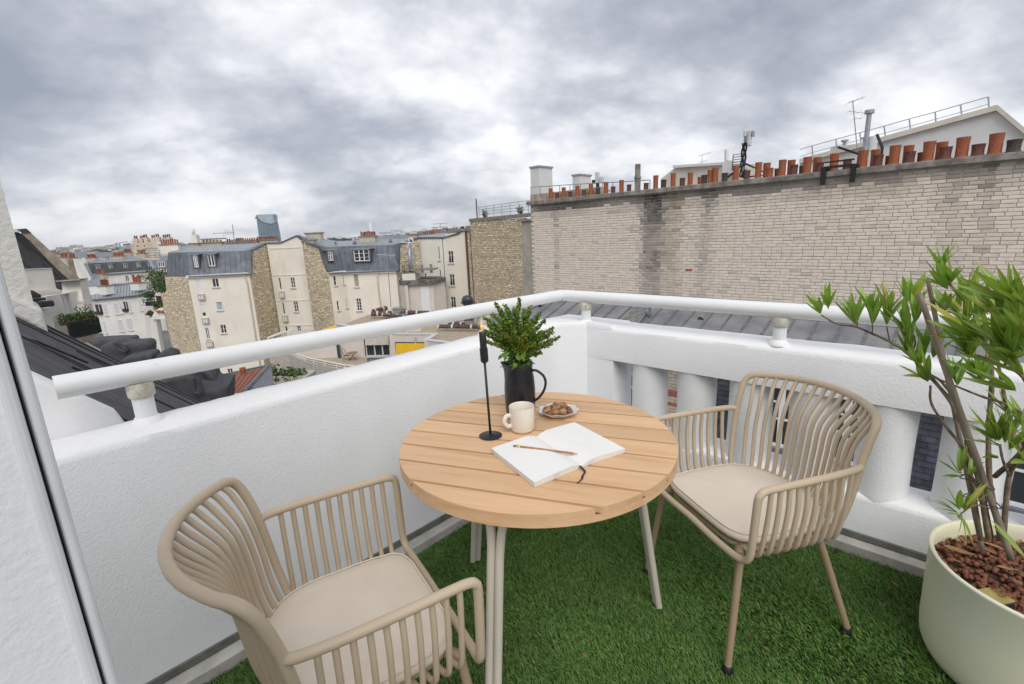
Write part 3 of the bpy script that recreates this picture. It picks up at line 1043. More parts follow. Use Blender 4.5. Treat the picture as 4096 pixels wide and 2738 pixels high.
for (q, dn) in tips:
    tip = at_y('H5', q[0], q[1], py_ + dn * .9)
    base = neck + Vector((rb.uniform(-.022, .022), rb.uniform(-.022, .022), -.05))
    mid_ = base.lerp(tip, .5) + Vector((0, 0, .035)) + (Vector((px_, py_, 0)) - Vector((tip.x, tip.y, 0))) * .22
    path = bez([base, mid_, tip], 10)
    yel = rb.random() if q[1] > 420 else rb.random() * .35
    mb = MB()
    mb.tube(path, [.0021 - .0015 * k / (len(path) - 1) for k in range(len(path))], 5, mi=3)
    ntot = len(path)
    length = sum((path[k + 1] - path[k]).length for k in range(ntot - 1))
    # flower plume: many tiny buds along short side twigs, clustered towards the tip
    nt = int(46 + 44 * length / .3)
    for k in range(nt):
        t = .38 + .62 * (k / nt)
        idx = t * (ntot - 1)
        p0 = path[int(idx)].lerp(path[min(ntot - 1, int(idx) + 1)], idx - int(idx))
        tg = (path[min(ntot - 1, int(idx) + 1)] - path[max(0, int(idx) - 1)]).normalized()
        d = Vector((rb.gauss(0, 1), rb.gauss(0, 1), rb.gauss(.25, .8)))
        d = (d - tg * d.dot(tg)).normalized() * .6 + tg * .95 + Vector((0, 0, .2))
        tl = (.007 + .019 * (1 - t) ** .8) * rb.uniform(.6, 1.15)
        nbud = 3 + int(tl / .0042)
        for b_ in range(nbud):
            c_ = p0 + d * (tl * (b_ + 1) / nbud) + Vector((rb.gauss(0, .0022), rb.gauss(0, .0022), rb.gauss(0, .0022)))
            sz = rb.uniform(.0022, .0044)
            ax = Vector((rb.gauss(0, 1), rb.gauss(0, 1), rb.gauss(0, 1))).normalized()
            bx = ax.orthogonal().normalized()
            by = ax.cross(bx)
            u_ = rb.random()
            mi = 2 if (u_ < .01 + .26 * yel) else (1 if u_ > .62 + .1 * yel else (0 if u_ > .42 else 4))
            up = ax * sz * 1.5
            mb.add([c_ + bx * sz, c_ - bx * sz * .5 + by * sz * .86, c_ - bx * sz * .5 - by * sz * .86, c_ + up], [(0, 1, 3), (1, 2, 3), (2, 0, 3), (2, 1, 0)], mi)
    # narrow stem leaves low down
    for k in range(5):
        t = rb.uniform(.15, .42)
        idx = int(t * (ntot - 1))
        p0 = path[idx]
        d = Vector((rb.gauss(0, 1), rb.gauss(0, 1), rb.uniform(.2, 1))).normalized()
        sd = d.orthogonal().normalized()
        ll = rb.uniform(.03, .055)
        mb.add([p0, p0 + d * ll * .5 + sd * .004, p0 + d * ll + Vector((0, 0, -.008)), p0 + d * ll * .5 - sd * .004], [(0, 1, 2, 3)], 4 if rb.random() < .5 else 0)
    mb.build('spray', [M['gr_green'], M['gr_bright'], M['gr_yellow'], M['gr_stem'], M['gr_dark']], bq)
for q in (((690, 1340), (720, 1400), (650, 1480)), ((560, 1140), (480, 1220), (420, 1300)), ((640, 1150), (560, 1200), (530, 1330)), ((900, 1150), (860, 1230), (880, 1330)), ((760, 1180), (780, 1260), (800, 1320))):
    a_, b_, c_ = [at_y('H5', *p, py_ - .058 if i else py_ - .045) for i, p in enumerate(q)]
    cc = bez([a_, b_, c_], 5)
    mb = MB()
    n_ = len(cc)
    vs = []
    for k, p in enumerate(cc):
        w = .008 * math.sin(math.pi * min(.97, max(.06, k / (n_ - 1)))) + .0006
        vs += [p + Vector((w, -.003, 0)), p + Vector((0, .002, 0)), p - Vector((w, .003, 0))]
    mb.add(vs, [(3 * k + j, 3 * k + j + 1, 3 * k + j + 4, 3 * k + j + 3) for k in range(n_ - 1) for j in range(2)])
    mb.build('leaf', M['gr_green'], bq, smooth=True)

# candle holder, candle, flame
kx, ky = -.087, 1.51
kd = Vector((-.022, 0, 1)).normalized()
K0 = Vector((kx, ky, TZ))
ch_ = thing('candle_holder', 'slender black iron candlestick on a round foot beside the mug', 'candle holder', K0)
MB().lathe([(.039, .0015), (.0395, .003), (.036, .0045), (.012, .0065), (.006, .009)], K0, 36).build('foot', M['black_iron'], ch_, smooth=45)
MB().tube([K0 + kd * .005, K0 + kd * .262], .0042, 10).build('stem', M['black_iron'], ch_, smooth=True)
MB().tube([K0 + kd * .262, K0 + kd * .266, K0 + kd * .268, K0 + kd * .31], [.010, .0125, .0132, .0134], 20).build('cup', M['black_iron'], ch_, smooth=50)
cn = thing('candle', 'short black candle burning in the iron holder', 'candle', K0 + kd * .311)
MB().tube([K0 + kd * .3105, K0 + kd * .33, K0 + kd * .3625, K0 + kd * .3645], [.0112, .0114, .0112, .0098], 20).build('wax', M['black_wax'], cn, smooth=50)
MB().tube([K0 + kd * .3645, K0 + kd * .371], .0008, 6).build('wick', M['black_rubber'], cn)
fm = bpy.data.materials.new('flame')
fm.use_nodes = True
ft = fm.node_tree
ft.nodes.clear()
fo = N(ft, 'ShaderNodeOutputMaterial')
fe = N(ft, 'ShaderNodeEmission')
fe.inputs[0].default_value = (1.0, .52, .14, 1)
fe.inputs[1].default_value = 1.1
ftr = N(ft, 'ShaderNodeBsdfTransparent')
fmx = N(ft, 'ShaderNodeMixShader')
fmx.inputs[0].default_value = .32
L(ft, ftr.outputs[0], fmx.inputs[1])
L(ft, fe.outputs[0], fmx.inputs[2])
L(ft, fmx.outputs[0], fo.inputs[0])
MB().tube([K0 + kd * (.366 + .038 * t) + Vector((.001 * math.sin(5 * t), 0, 0)) for t in (0, .12, .25, .4, .6, .8, 1)], [.001, .0045, .006, .0058, .004, .002, .0003], 14).build('flame', fm, cn, smooth=True)

# mug
mx_, my_ = .0235, 1.548
M0 = Vector((mx_, my_, TZ))
mg = thing('mug', 'speckled off-white stoneware mug in front of the pitcher', 'mug', M0)
MB().lathe([(.034, .0012), (.0395, .004), (.042, .012), (.0435, .05), (.0445, .088), (.0442, .0905), (.0425, .089), (.041, .05), (.038, .012), (.005, .009)], M0, 40).build('body', M['mug'], mg, smooth=60)
hd = Vector((-.93, -.36, 0)).normalized()
hp = bez([M0 + hd * .041 + Vector((0, 0, .062)), M0 + hd * .056 + Vector((0, 0, .063)), M0 + hd * .066 + Vector((0, 0, .05)), M0 + hd * .064 + Vector((0, 0, .036)), M0 + hd * .052 + Vector((0, 0, .024)), M0 + hd * .04 + Vector((0, 0, .026))], 7)
MB().tube(hp, .0062, 12, flat=1.3).build('handle', M['mug'], mg, smooth=True)

# dish with nuts
dx_, dy_ = .163, 1.672
D0 = Vector((dx_, dy_, TZ))
ds = thing('dish', 'small wavy edged greyish white dish with nuts', 'dish', D0)
seg = 60
prof = [(.035, .0015), (.045, .004), (.058, .012), (.069, .022), (.0705, .0235), (.068, .0235), (.056, .0145), (.042, .007), (.01, .005)]
vs, fs = [], []
for (r_, z_) in prof:
    for k in range(seg):
        w = 2 * math.pi * k / seg
        wv = max(0, (r_ - .035) / .035)
        rr_ = r_ * (1 + .055 * wv * math.cos(9 * w + .6))
        vs.append(D0 + Vector((rr_ * math.cos(w) * 1.06, rr_ * math.sin(w) * .92, z_ + .0018 * wv * math.cos(9 * w + 2))))
for i in range(len(prof) - 1):
    for k in range(seg):
        fs.append((i * seg + k, i * seg + (k + 1) % seg, (i + 1) * seg + (k + 1) % seg, (i + 1) * seg + k))
fs.append(tuple(range(seg - 1, -1, -1)))
fs.append(tuple((len(prof) - 1) * seg + k for k in range(seg)))
MB().add(vs, fs).build('bowl', M['dish'], ds, smooth=True)


def nut_mesh(kind):
    mb = MB()
    nu, nv = 20, 12
    r5 = random.Random(9)
    vs = []
    for j in range(nv + 1):
        ph = math.pi * j / nv
        for i in range(nu):
            w = 2 * math.pi * i / nu
            if kind == 'walnut':
                k_ = 1 + .05 * math.sin(5 * w + 3 * ph) * math.sin(ph) + r5.uniform(-.03, .03) * math.sin(ph)
                seam = .10 * max(0, 1 - abs(math.sin(w)) * 6) * math.sin(ph)
                r_ = (.0165) * (k_ + seam)
                vs.append((r_ * math.sin(ph) * math.cos(w), r_ * math.sin(ph) * math.sin(w) * .95, .019 * math.cos(ph) * (1 + .06 * (j == 0))))
            else:
                r_ = .0098 * (1 + .1 * math.cos(ph))
                vs.append((r_ * math.sin(ph) * math.cos(w), r_ * math.sin(ph) * math.sin(w), .0108 * math.cos(ph) * (1.18 if j == 0 else 1)))
    fs = [(j * nu + i, j * nu + (i + 1) % nu, (j + 1) * nu + (i + 1) % nu, (j + 1) * nu + i) for j in range(nv) for i in range(nu)]
    return mb.add(vs, [f[::-1] for f in fs]).mesh(kind, M['walnut'] if kind == 'walnut' else M['hazel'], True)


wm, hm = nut_mesh('walnut'), nut_mesh('hazelnut')
nuts = [('walnut', (-.043, -.004), .0235, 'walnut at the left end of the dish'), ('walnut', (-.006, .010), .033, 'largest walnut on top of the pile in the dish'), ('walnut', (.018, .022), .027, 'walnut at the back of the dish beside the rim'),
        ('walnut', (.012, -.028), .0235, 'pale walnut at the front of the dish'), ('walnut', (-.016, -.022), .023, 'walnut between the two hazelnuts at the front of the dish'),
        ('hazelnut', (-.026, .024), .022, 'dark hazelnut behind the left walnut'), ('hazelnut', (-.037, -.029), .019, 'reddish hazelnut at the front left of the dish'), ('hazelnut', (.037, .004), .021, 'shiny red hazelnut at the right end of the dish'), ('hazelnut', (.040, -.018), .02, 'small hazelnut by the right rim, half hidden')]
for i, (kd_, (ax_, ay_), z_, lb) in enumerate(nuts):
    r_ = random.Random(i + 3)
    sc_ = .98 if kd_ == 'walnut' else 1.12
    tag(put(kd_, wm if kd_ == 'walnut' else hm, None, D0 + Vector((ax_, ay_, z_)), (R(90) + r_.uniform(-.5, .5), r_.uniform(-.5, .5), r_.uniform(0, 6)), (sc_,) * 3), lb, 'nut', 'nuts in the dish')

# notebook
pts_nb = dict(nl=(-.080, 1.383), nb=(.044, 1.161), sb=(.188, 1.261), rr=(.332, 1.342), tr=(.207, 1.565), st=(.069, 1.476))
V2 = lambda k_, z_=0: Vector((pts_nb[k_][0], pts_nb[k_][1], TZ + z_))
nbk = thing('notebook', 'open blank notebook lying on the table', 'notebook', (V2('st') + V2('sb')) / 2)


def page_block(corner_sp0, corner_sp1, corner_o0, corner_o1, th, name):
    """page stack that swells away from the spine; sp = spine side, o = outer side"""
    hgt = lambda t: .003 + th * (1 - (1 - min(1, t / .3)) ** 2) - .0035 * max(0, (t - .3) / .7)
    nu, nv = 22, 6
    mb = MB()
    vs = []
    for j in range(nv + 1):
        a_ = corner_sp0.lerp(corner_sp1, j / nv)
        b_ = corner_o0.lerp(corner_o1, j / nv)
        for i in range(nu + 1):
            t = i / nu
            p = a_.lerp(b_, t)
            vs.append((p.x, p.y, TZ + .004 + hgt(t)))
    fs = [(j * (nu + 1) + i, j * (nu + 1) + i + 1, (j + 1) * (nu + 1) + i + 1, (j + 1) * (nu + 1) + i) for j in range(nv) for i in range(nu)]
    mb.add(vs, fs, 0)
    low = [(x, y, TZ + .0035) for (x, y, z) in vs]
    W = nu + 1
    ring = [i for i in range(W)] + [j * W + nu for j in range(1, nv + 1)] + [nv * W + i for i in range(nu - 1, -1, -1)] + [j * W for j in range(nv - 1, 0, -1)]
    b0 = len(mb.v)
    mb.v += low
    for a_, b_ in zip(ring, ring[1:] + ring[:1]):
        mb.f.append([a_, b_, b0 + b_, b0 + a_])
        mb.m.append(1)
    o = mb.build(name, [M['paper'], M['page_edge']], nbk, smooth=35)
    return o


page_block(V2('sb'), V2('st'), V2('nb'), V2('nl'), .0125, 'left_pages')
page_block(V2('st'), V2('sb'), V2('tr'), V2('rr'), .0115, 'right_pages')
MB().prism([V2('nl', .0008), V2('nb', .0008), V2('sb', .0008), V2('rr', .0008), V2('tr', .0008), V2('st', .0008)], (0, 0, .0024)).build('cover', M['cover'], nbk)
rp = bez([V2('sb') + Vector((-.012, .006, .0085)), V2('sb') + Vector((-.006, -.012, .0095)), V2('sb') + Vector((.003, -.03, .004)), V2('sb') + Vector((-.006, -.05, .0035)), V2('sb') + Vector((-.012, -.068, .0022)), V2('sb') + Vector((-.027, -.088, .002))], 6)
mb = MB()
vs = []
for k_, p in enumerate(rp):
    vs += [p + Vector((.0035, .0012, .0004 * math.sin(k_))), p - Vector((.0035, .0012, 0))]
mb.add(vs, [(2 * k_, 2 * k_ + 1, 2 * k_ + 3, 2 * k_ + 2) for k_ in range(len(rp) - 1)])
mb.build('ribbon', M['ribbon'], nbk, smooth=True)

# pencil
pe = thing('pencil', 'cedar pencil with brass ferrule and grey eraser lying across the left page', 'pencil', (.09, 1.34, TZ + .02))
pa_, pb_ = Vector((-.009, 1.382, TZ + .0212)), Vector((.180, 1.3135, TZ + .0185))
pd = (pb_ - pa_).normalized()
Lp = (pb_ - pa_).length
MB().tube([pa_ + pd * .022, pb_ - pd * .012], .0034, 6).build('shaft', M['pencil'], pe)
MB().tube([pb_ - pd * .012, pb_ + pd * .003], [.0034, .0006], 6).build('tip', mat('pencil_wood', (.62, .42, .22), .7), pe)
MB().tube([pa_ + pd * .007, pa_ + pd * .009, pa_ + pd * .012, pa_ + pd * .014, pa_ + pd * .017, pa_ + pd * .022], [.0036, .0039, .0036, .0039, .0036, .0037], 12).build('ferrule', M['brass'], pe, smooth=True)
MB().tube([pa_ - pd * .001, pa_, pa_ + pd * .007], [.0024, .0033, .0034], 12).build('eraser', M['eraser'], pe, smooth=40)
# ================================================================== PLANTER AND OLEANDER
PX, PY, PRim, PH = 1.58, 1.202, .284, .36
P0 = Vector((PX, PY, 0))
pl_ = thing('planter', 'large round cream plastic planter at the right edge', 'planter', P0)
prof = [(.20, .0), (.245, .002), (.262, .012), (.273, .04), (.277, .09), (.279, .2), (.2815, .345), (.284, .352), (.2845, .358), (.282, .3605), (.274, .3605), (.271, .356), (.27, .33), (.268, .29), (.02, .285)]
MB().lathe(prof, P0, 72).build('shell', M['planter'], pl_, smooth=50)
MB().lathe([(.266, .288), (.266, .300), (.02, .303)], P0, 40).build('soil', M['soil'], pl_)
# clay pebbles: loose granulate
rc = random.Random(11)
ico = bpy.data.meshes.new('tmp')
bmx = bmesh.new()
bmesh.ops.create_icosphere(bmx, subdivisions=1, radius=1)
icv = [v.co.copy() for v in bmx.verts]
icf = [[v.index for v in f.verts] for f in bmx.faces]
bmx.free()
mb = MB()
for k in range(1150):
    w = rc.uniform(0, 2 * math.pi)
    r_ = .262 * math.sqrt(rc.random())
    c_ = P0 + Vector((r_ * math.cos(w), r_ * math.sin(w), .302 + rc.uniform(-.002, .012) + .01 * (1 - r_ / .262)))
    sc_ = rc.uniform(.0065, .0105)
    rot = Euler((rc.uniform(0, 6), rc.uniform(0, 6), rc.uniform(0, 6))).to_matrix()
    st_ = Vector((1, rc.uniform(.8, 1), rc.uniform(.85, 1.25)))
    mb.add([c_ + rot @ Vector((v.x * st_.x, v.y * st_.y, v.z * st_.z)) * sc_ for v in icv], icf)
tag(mb.build('clay_pebbles', M['clay'], None, smooth=True), 'reddish brown clay pebbles filling the planter', 'pebbles', kind='stuff')


def leaf_mesh(name, width, bend, fold, mats, rows=8):
    cols = [-1, -.16, -.08, .08, .16, 1]
    mb = MB()
    vs, rib = [], []
    for j in range(rows + 1):
        t = j / rows
        w = width * (math.sin(math.pi * t ** .85) ** .8) * (1 - .15 * t) + .0015
        for c_ in cols:
            vs.append((c_ * w, t, -bend * t * t + fold * abs(c_) * w))
            rib.append(1.0 if abs(c_) < .1 else 0.0)
    n_ = len(cols)
    fs = [(j * n_ + i, j * n_ + i + 1, (j + 1) * n_ + i + 1, (j + 1) * n_ + i) for j in range(rows) for i in range(n_ - 1)]
    me = mb.add(vs, fs).mesh(name, mats, True)
    at = me.attributes.new('rib', 'FLOAT', 'POINT')
    at.data.foreach_set('value', rib)
    return me


LV = [leaf_mesh('leaf', .092, .08, .25, M['leaf']), leaf_mesh('leaf', .1, .0, .3, M['leaf']), leaf_mesh('leaf', .085, .14, .2, M['leaf']), leaf_mesh('leaf', .104, -.07, .35, M['leaf'])]
LY = [leaf_mesh('leaf', .085, .2, .3, M['leaf_yellow'])]
ole = thing('oleander', 'bushy green oleander with long narrow leaves growing in the cream planter', 'plant', P0 + Vector((0, 0, .3)))
ro = random.Random(4)
# (x, y) base and (x, y) aim in frame G6, depth, number, length
CLU = [
    ((1045, 215), (1035, 100), 1.32, 7, .085), ((1105, 290), (1105, 215), 1.3, 6, .07), ((1085, 330), (990, 255), 1.3, 6, .085), ((1190, 400), (1180, 290), 1.28, 6, .085), ((1230, 430), (1225, 310), 1.3, 6, .085),
    ((290, 487), (255, 380), 1.62, 4, .085), ((335, 455), (310, 350), 1.6, 6, .08), ((285, 485), (170, 405), 1.6, 3, .085), ((500, 550), (420, 430), 1.55, 6, .09), ((505, 555), (490, 430), 1.53, 5, .085), ((605, 500), (585, 370), 1.52, 7, .09), ((605, 560), (640, 430), 1.5, 5, .085),
    ((700, 560), (720, 420), 1.5, 7, .095), ((690, 500), (715, 370), 1.48, 6, .09), ((830, 600), (750, 490), 1.45, 7, .1), ((840, 690), (830, 570), 1.42, 6, .09), ((840, 740), (780, 640), 1.42, 5, .09),
    ((860, 470), (890, 290), 1.45, 7, .1), ((830, 420), (820, 340), 1.45, 5, .08), ((880, 540), (900, 430), 1.4, 6, .09), ((950, 700), (930, 600), 1.38, 6, .085), ((990, 760), (1010, 660), 1.36, 6, .085), ((900, 830), (890, 730), 1.36, 7, .09), ((960, 915), (870, 820), 1.34, 6, .09),
    ((1060, 480), (1060, 390), 1.35, 6, .08), ((1150, 500), (1120, 420), 1.33, 6, .08), ((1210, 540), (1150, 460), 1.3, 6, .085), ((920, 800), (850, 790), 1.36, 4, .085), ((1100, 900), (1120, 810), 1.3, 6, .08), ((1140, 940), (1150, 850), 1.28, 6, .08), ((1290, 920), (1270, 790), 1.22, 7, .085), ((1300, 890), (1190, 820), 1.2, 6, .085),
    ((1230, 760), (1110, 670), 1.2, 7, .1), ((1230, 740), (1180, 560), 1.2, 6, .1), ((1260, 660), (1070, 600), 1.16, 5, .11), ((1330, 660), (1250, 590), 1.14, 6, .1), ((1330, 490), (1280, 410), 1.18, 6, .1), ((1440, 510), (1350, 430), 1.1, 7, .11), ((1480, 430), (1420, 290), 1.05, 6, .12), ((1510, 440), (1350, 340), 1.05, 5, .12),
    ((1575, 460), (1510, 330), 1.0, 6, .12), ((1450, 570), (1390, 500), 1.08, 6, .11), ((1540, 640), (1450, 550), 1.0, 7, .12), ((1510, 730), (1320, 660), 1.02, 5, .13), ((1490, 790), (1360, 640), 1.02, 6, .12), ((1575, 760), (1490, 600), .98, 6, .12), ((1400, 800), (1320, 700), 1.12, 6, .1), ((1390, 710), (1330, 560), 1.12, 6, .1),
    ((1575, 870), (1460, 820), .98, 5, .12), ((1520, 970), (1430, 940), 1.05, 5, .1), ((1600, 560), (1570, 420), .98, 6, .12), ((1620, 680), (1560, 560), .96, 6, .12),
    ((1390, 1290), (1280, 1130), 1.1, 5, .1), ((1400, 1280), (1390, 1150), 1.1, 5, .1), ((1410, 1315), (1250, 1290), 1.1, 4, .1), ((1440, 1300), (1480, 1190), 1.08, 5, .09), ((1460, 1340), (1520, 1250), 1.05, 5, .09), ((1400, 1390), (1320, 1390), 1.1, 3, .08), ((1480, 1130), (1430, 1080), 1.15, 5, .07), ((1562, 1200), (1530, 1100), 1.05, 5, .09),
    ((1160, 1490), (1165, 1390), 1.22, 3, .075), ((1165, 1490), (1050, 1465), 1.22, 3, .075), ((1180, 1500), (1080, 1540), 1.2, 3, .075), ((1210, 1490), (1270, 1450), 1.2, 4, .06),
    ((1160, 1730), (1060, 1570), 1.1, 3, .1), ((1155, 1735), (980, 1700), 1.1, 3, .1), ((1165, 1740), (1180, 1870), 1.08, 3, .085), ((1180, 1720), (1290, 1620), 1.1, 3, .095), ((1170, 1735), (1090, 1830), 1.08, 2, .08), ((1190, 1725), (1210, 1640), 1.12, 3, .06),
    ((1570, 2010), (1480, 1950), .95, 2, .09), ((1575, 2130), (1490, 2120), .95, 2, .08), ((1590, 1420), (1480, 1400), .98, 3, .12), ((1600, 1330), (1570, 1230), .98, 4, .11),
]
leaves = []
for (b_, a_, dep, n_, ln) in CLU:
    B = at_y('G6', b_[0], b_[1], dep)
    A = at_y('G6', a_[0], a_[1], dep + ro.uniform(-.05, .03))
    ax = (A - B)
    reach = ax.length
    ax = (ax.normalized() + Vector((0, 0, .3))).normalized()
    o1 = ax.orthogonal().normalized()
    o2 = ax.cross(o1)
    ph0 = ro.uniform(0, 6)
    for i in range(n_ + (1 if n_ > 4 else 0)):
        ph = ph0 + i * 2.4 + ro.uniform(-.3, .3)
        sp = ro.uniform(.16, .5) if n_ > 3 else ro.uniform(.08, .3)
        d = (ax + (o1 * math.cos(ph) + o2 * math.sin(ph)) * sp).normalized()
        st_ = B + ax * (reach * .18 * ro.random())
        l_ = (1.16 if dep > 1.13 else .98) * max(ln * ro.uniform(.72, 1.12), reach * .78) * (1 if sp < .5 else .9)
        # leaf frame: y along d, z mostly upward
        up = Vector((0, 0, 1)) + ax * .9
        zax = (up - d * up.dot(d)).normalized()
        xax = d.cross(zax).normalized()
        tw = ro.uniform(-.5, .5)
        x2 = xax * math.cos(tw) + zax * math.sin(tw)
        z2_ = x2.cross(d)
        mt = Matrix(((x2.x, d.x, z2_.x), (x2.y, d.y, z2_.y), (x2.z, d.z, z2_.z))).to_euler()
        leaves.append((l_ / dep, st_, mt, l_, ro.random() < .06, ro.randrange(4)))
leaves.sort(key=lambda t: -t[0])
rest = MB()
for i, (_, st_, mt, l_, yel, k_) in enumerate(leaves):
    me = LY[0] if yel else LV[k_]
    if i < 296:
        put('leaf', me, ole, st_, mt, (l_ * ro.uniform(.85, 1.1), l_, l_))
    else:
        mm = mt.to_matrix()
        rest.add([st_ + mm @ (v.co * l_) for v in me.vertices], [list(p.vertices) for p in me.polygons])
if rest.v:
    tag(rest.build('small_leaves', M['leaf'], ole, smooth=True), kind='stuff')


def g6(x, y, d):
    return at_y('G6', x, y, d)


BR = [
    ([(1340, 1890, 1.2), (1270, 1500, 1.22), (1200, 1250, 1.25), (1100, 1030, 1.3), (960, 860, 1.36), (840, 735, 1.42), (720, 655, 1.48), (610, 605, 1.52), (500, 560, 1.55), (390, 545, 1.59), (290, 488, 1.62)], .011, .0022),
    ([(1360, 1890, 1.22), (1290, 1560, 1.24), (1180, 1330, 1.26), (1060, 1170, 1.3), (980, 1040, 1.33), (975, 930, 1.34)], .009, .003),
    ([(1290, 1900, 1.2), (1230, 1500, 1.25), (1170, 1100, 1.3), (1080, 950, 1.33), (1010, 880, 1.35), (900, 830, 1.36)], .010, .0025),
    ([(1420, 1900, 1.2), (1350, 1550, 1.22), (1340, 1200, 1.24), (1360, 850, 1.24), (1300, 600, 1.26), (1230, 450, 1.29), (1110, 310, 1.3), (1050, 215, 1.32)], .012, .003),
    ([(1430, 1880, 1.15), (1470, 1500, 1.15), (1540, 1360, 1.1), (1480, 1180, 1.13), (1420, 900, 1.12), (1390, 720, 1.12)], .011, .003),
    ([(1380, 1500, 1.2), (1560, 1330, 1.05), (1640, 1100, 1.0), (1560, 880, .99), (1440, 810, 1.03), (1280, 745, 1.18), (1230, 750, 1.2)], .010, .003),
    ([(1562, 1110, 1.05), (1430, 1040, 1.12), (1300, 1000, 1.2), (1150, 940, 1.28), (1000, 880, 1.33), (930, 850, 1.36)], .006, .0025),
    ([(850, 740, 1.42), (880, 660, 1.42), (850, 560, 1.43), (850, 480, 1.45)], .004, .0022),
    ([(960, 860, 1.36), (930, 760, 1.37), (950, 690, 1.38)], .004, .002), ([(610, 605, 1.52), (610, 540, 1.52), (605, 490, 1.52)], .003, .0018), ([(720, 655, 1.48), (700, 560, 1.5)], .003, .002), ([(510, 565, 1.55), (520, 535, 1.54)], .003, .002),
    ([(1640, 1000, 1.0), (1600, 700, .98), (1560, 480, 1.0)], .006, .003), ([(1600, 700, .98), (1500, 450, 1.05)], .004, .003), ([(1440, 810, 1.03), (1480, 680, 1.02)], .004, .003),
    ([(1390, 720, 1.12), (1440, 560, 1.08)], .004, .003), ([(1470, 1500, 1.15), (1430, 1400, 1.1), (1410, 1300, 1.1)], .005, .003), ([(1340, 1700, 1.15), (1250, 1680, 1.12), (1165, 1735, 1.1)], .004, .002), ([(1280, 1600, 1.22), (1230, 1500, 1.21), (1165, 1490, 1.22)], .004, .002),
    ([(1240, 640, 1.28), (1160, 520, 1.33), (1100, 470, 1.34), (1060, 480, 1.35)], .004, .002), ([(1300, 900, 1.22), (1330, 800, 1.22)], .004, .003),
]
for (pp, r0, r1) in BR:
    path = bez([g6(*p) for p in pp], 6)
    n_ = len(path)
    rr_ = [(r0 * .62 + (r1 - r0 * .62) * k / (n_ - 1)) * (1 + .08 * math.sin(k * 1.7)) for k in range(n_)]
    MB().tube(path, rr_, 8).build('branch', M['bark'] if r0 > .0045 else M['twig'], ole, smooth=True)
for i, (pp, lb) in enumerate(((((1480, 2010, 1.13), (1235, 1300, 1.2), (1090, 870, 1.24), (905, 355, 1.30)), 'thick grey bamboo cane leaning left through the oleander'),
                            (((1300, 1960, 1.22), (1180, 1200, 1.3), (1060, 620, 1.34), (958, 262, 1.36)), 'thinner bamboo cane behind the thick one in the oleander'))):
    cn_ = thing('bamboo_cane', lb, 'cane', g6(*pp[0]), 'canes in the planter')
    a_, b_ = g6(*pp[0]), g6(*pp[-1])
    path = [a_.lerp(b_, k / 24) for k in range(25)]
    r0 = .0085 if i == 0 else .0065
    MB().tube(path, [r0 * (1 - .15 * k / 24) * (1.12 if k % 6 == 3 else 1) for k in range(25)], 10).build('stick', M['cane'], cn_, smooth=True)
    for t in (.2, .27):
        c_ = a_.lerp(b_, t)
        ring = [c_ + Vector((math.cos(w) * .017, math.sin(w) * .017, .004 * math.sin(w * 2))) for w in [2 * math.pi * q / 12 for q in range(13)]]
        MB().tube(ring, .0016, 5, cap=False).build('tie', M['tie'], cn_, smooth=True)

# dry leaves in the planter
DL = [leaf_mesh('dry_leaf', .1, .1, .5, M['dry_leaf']), leaf_mesh('dry_leaf', .12, -.25, .7, M['dry_leaf'])]
rd = random.Random(8)
k_ = 0
while k_ < 46:
    w, r_ = rd.uniform(0, 2 * math.pi), .25 * math.sqrt(rd.random())
    if k_ > 20 and r_ < .17:
        continue
    p = P0 + Vector((r_ * math.cos(w), r_ * math.sin(w), .322 + rd.uniform(0, .012)))
    l_ = rd.uniform(.04, .085)
    e = (rd.uniform(-.25, .3), rd.uniform(-.5, .5), rd.uniform(0, 6.28))
    d = Euler(e).to_matrix() @ Vector((0, 1, 0))
    q = p + d * l_
    if (Vector((q.x, q.y, 0)) - P0).length > .255:
        continue
    tag(put('dry_leaf', DL[k_ % 2], None, p, e, (l_ * 1.1, l_, l_)), 'dry tan oleander leaf lying on the clay pebbles', 'leaf', 'dry leaves in the planter')
    k_ += 1
gl = [('D', 1790, 1250, .03), ('D', 1925, 1365, .035), ('D', 1485, 1355, .04), ('D', 1160, 1470, .03), ('D', 1345, 1508, .028), ('D', 1735, 1470, .026), ('D', 1765, 1493, .03), ('D', 1660, 1405, .024), ('D', 2040, 1330, .04), ('D', 1045, 1212, .045), ('D', 1250, 1395, .018), ('D', 1600, 1290, .022), ('D', 1098, 1245, .025), ('D', 1580, 1200, .02), ('D', 2090, 1500, .03), ('D', 1320, 1225, .022)]
for i, (f_, x_, y_, l_) in enumerate(gl):
    p = at_z(f_, x_, y_, .012)
    tag(put('dry_leaf', DL[i % 2], None, p, (rd.uniform(-.1, .3), rd.uniform(-.4, .4), rd.uniform(0, 6.28)), (l_ * 1.2, l_, l_)), 'small dry leaf lying on the artificial grass', 'leaf', 'dry leaves on the grass')
# solar lamp lying in the planter
sl = thing('solar_lamp', 'gold topped black solar lamp lying on the pebbles at the planter rim', 'lamp', at_z('G7', 1150, 990, .33))
q = [at_z('G7', *p, .345) for p in ((1000, 935), (1100, 920), (1275, 1010), (1165, 1035))]
MB().prism(q, (0, 0, -.006)).build('panel', M['lamp_gold'], sl, bevel=.001)
MB().prism([p + Vector((0, 0, -.0065)) for p in q], (0.004, -.004, -.03)).build('housing', M['black_rubber'], sl, bevel=.002)
# ================================================================== BRICK PARTY WALL AND ITS ROOF
AB = R(44.5)
nB = Vector((math.sin(AB), math.cos(AB), 0))
uB = Vector((math.cos(AB), -math.sin(AB), 0))
WB = 13.05


def PW(s, n, z):
    return uB * s + nB * n + Vector((0, 0, z))


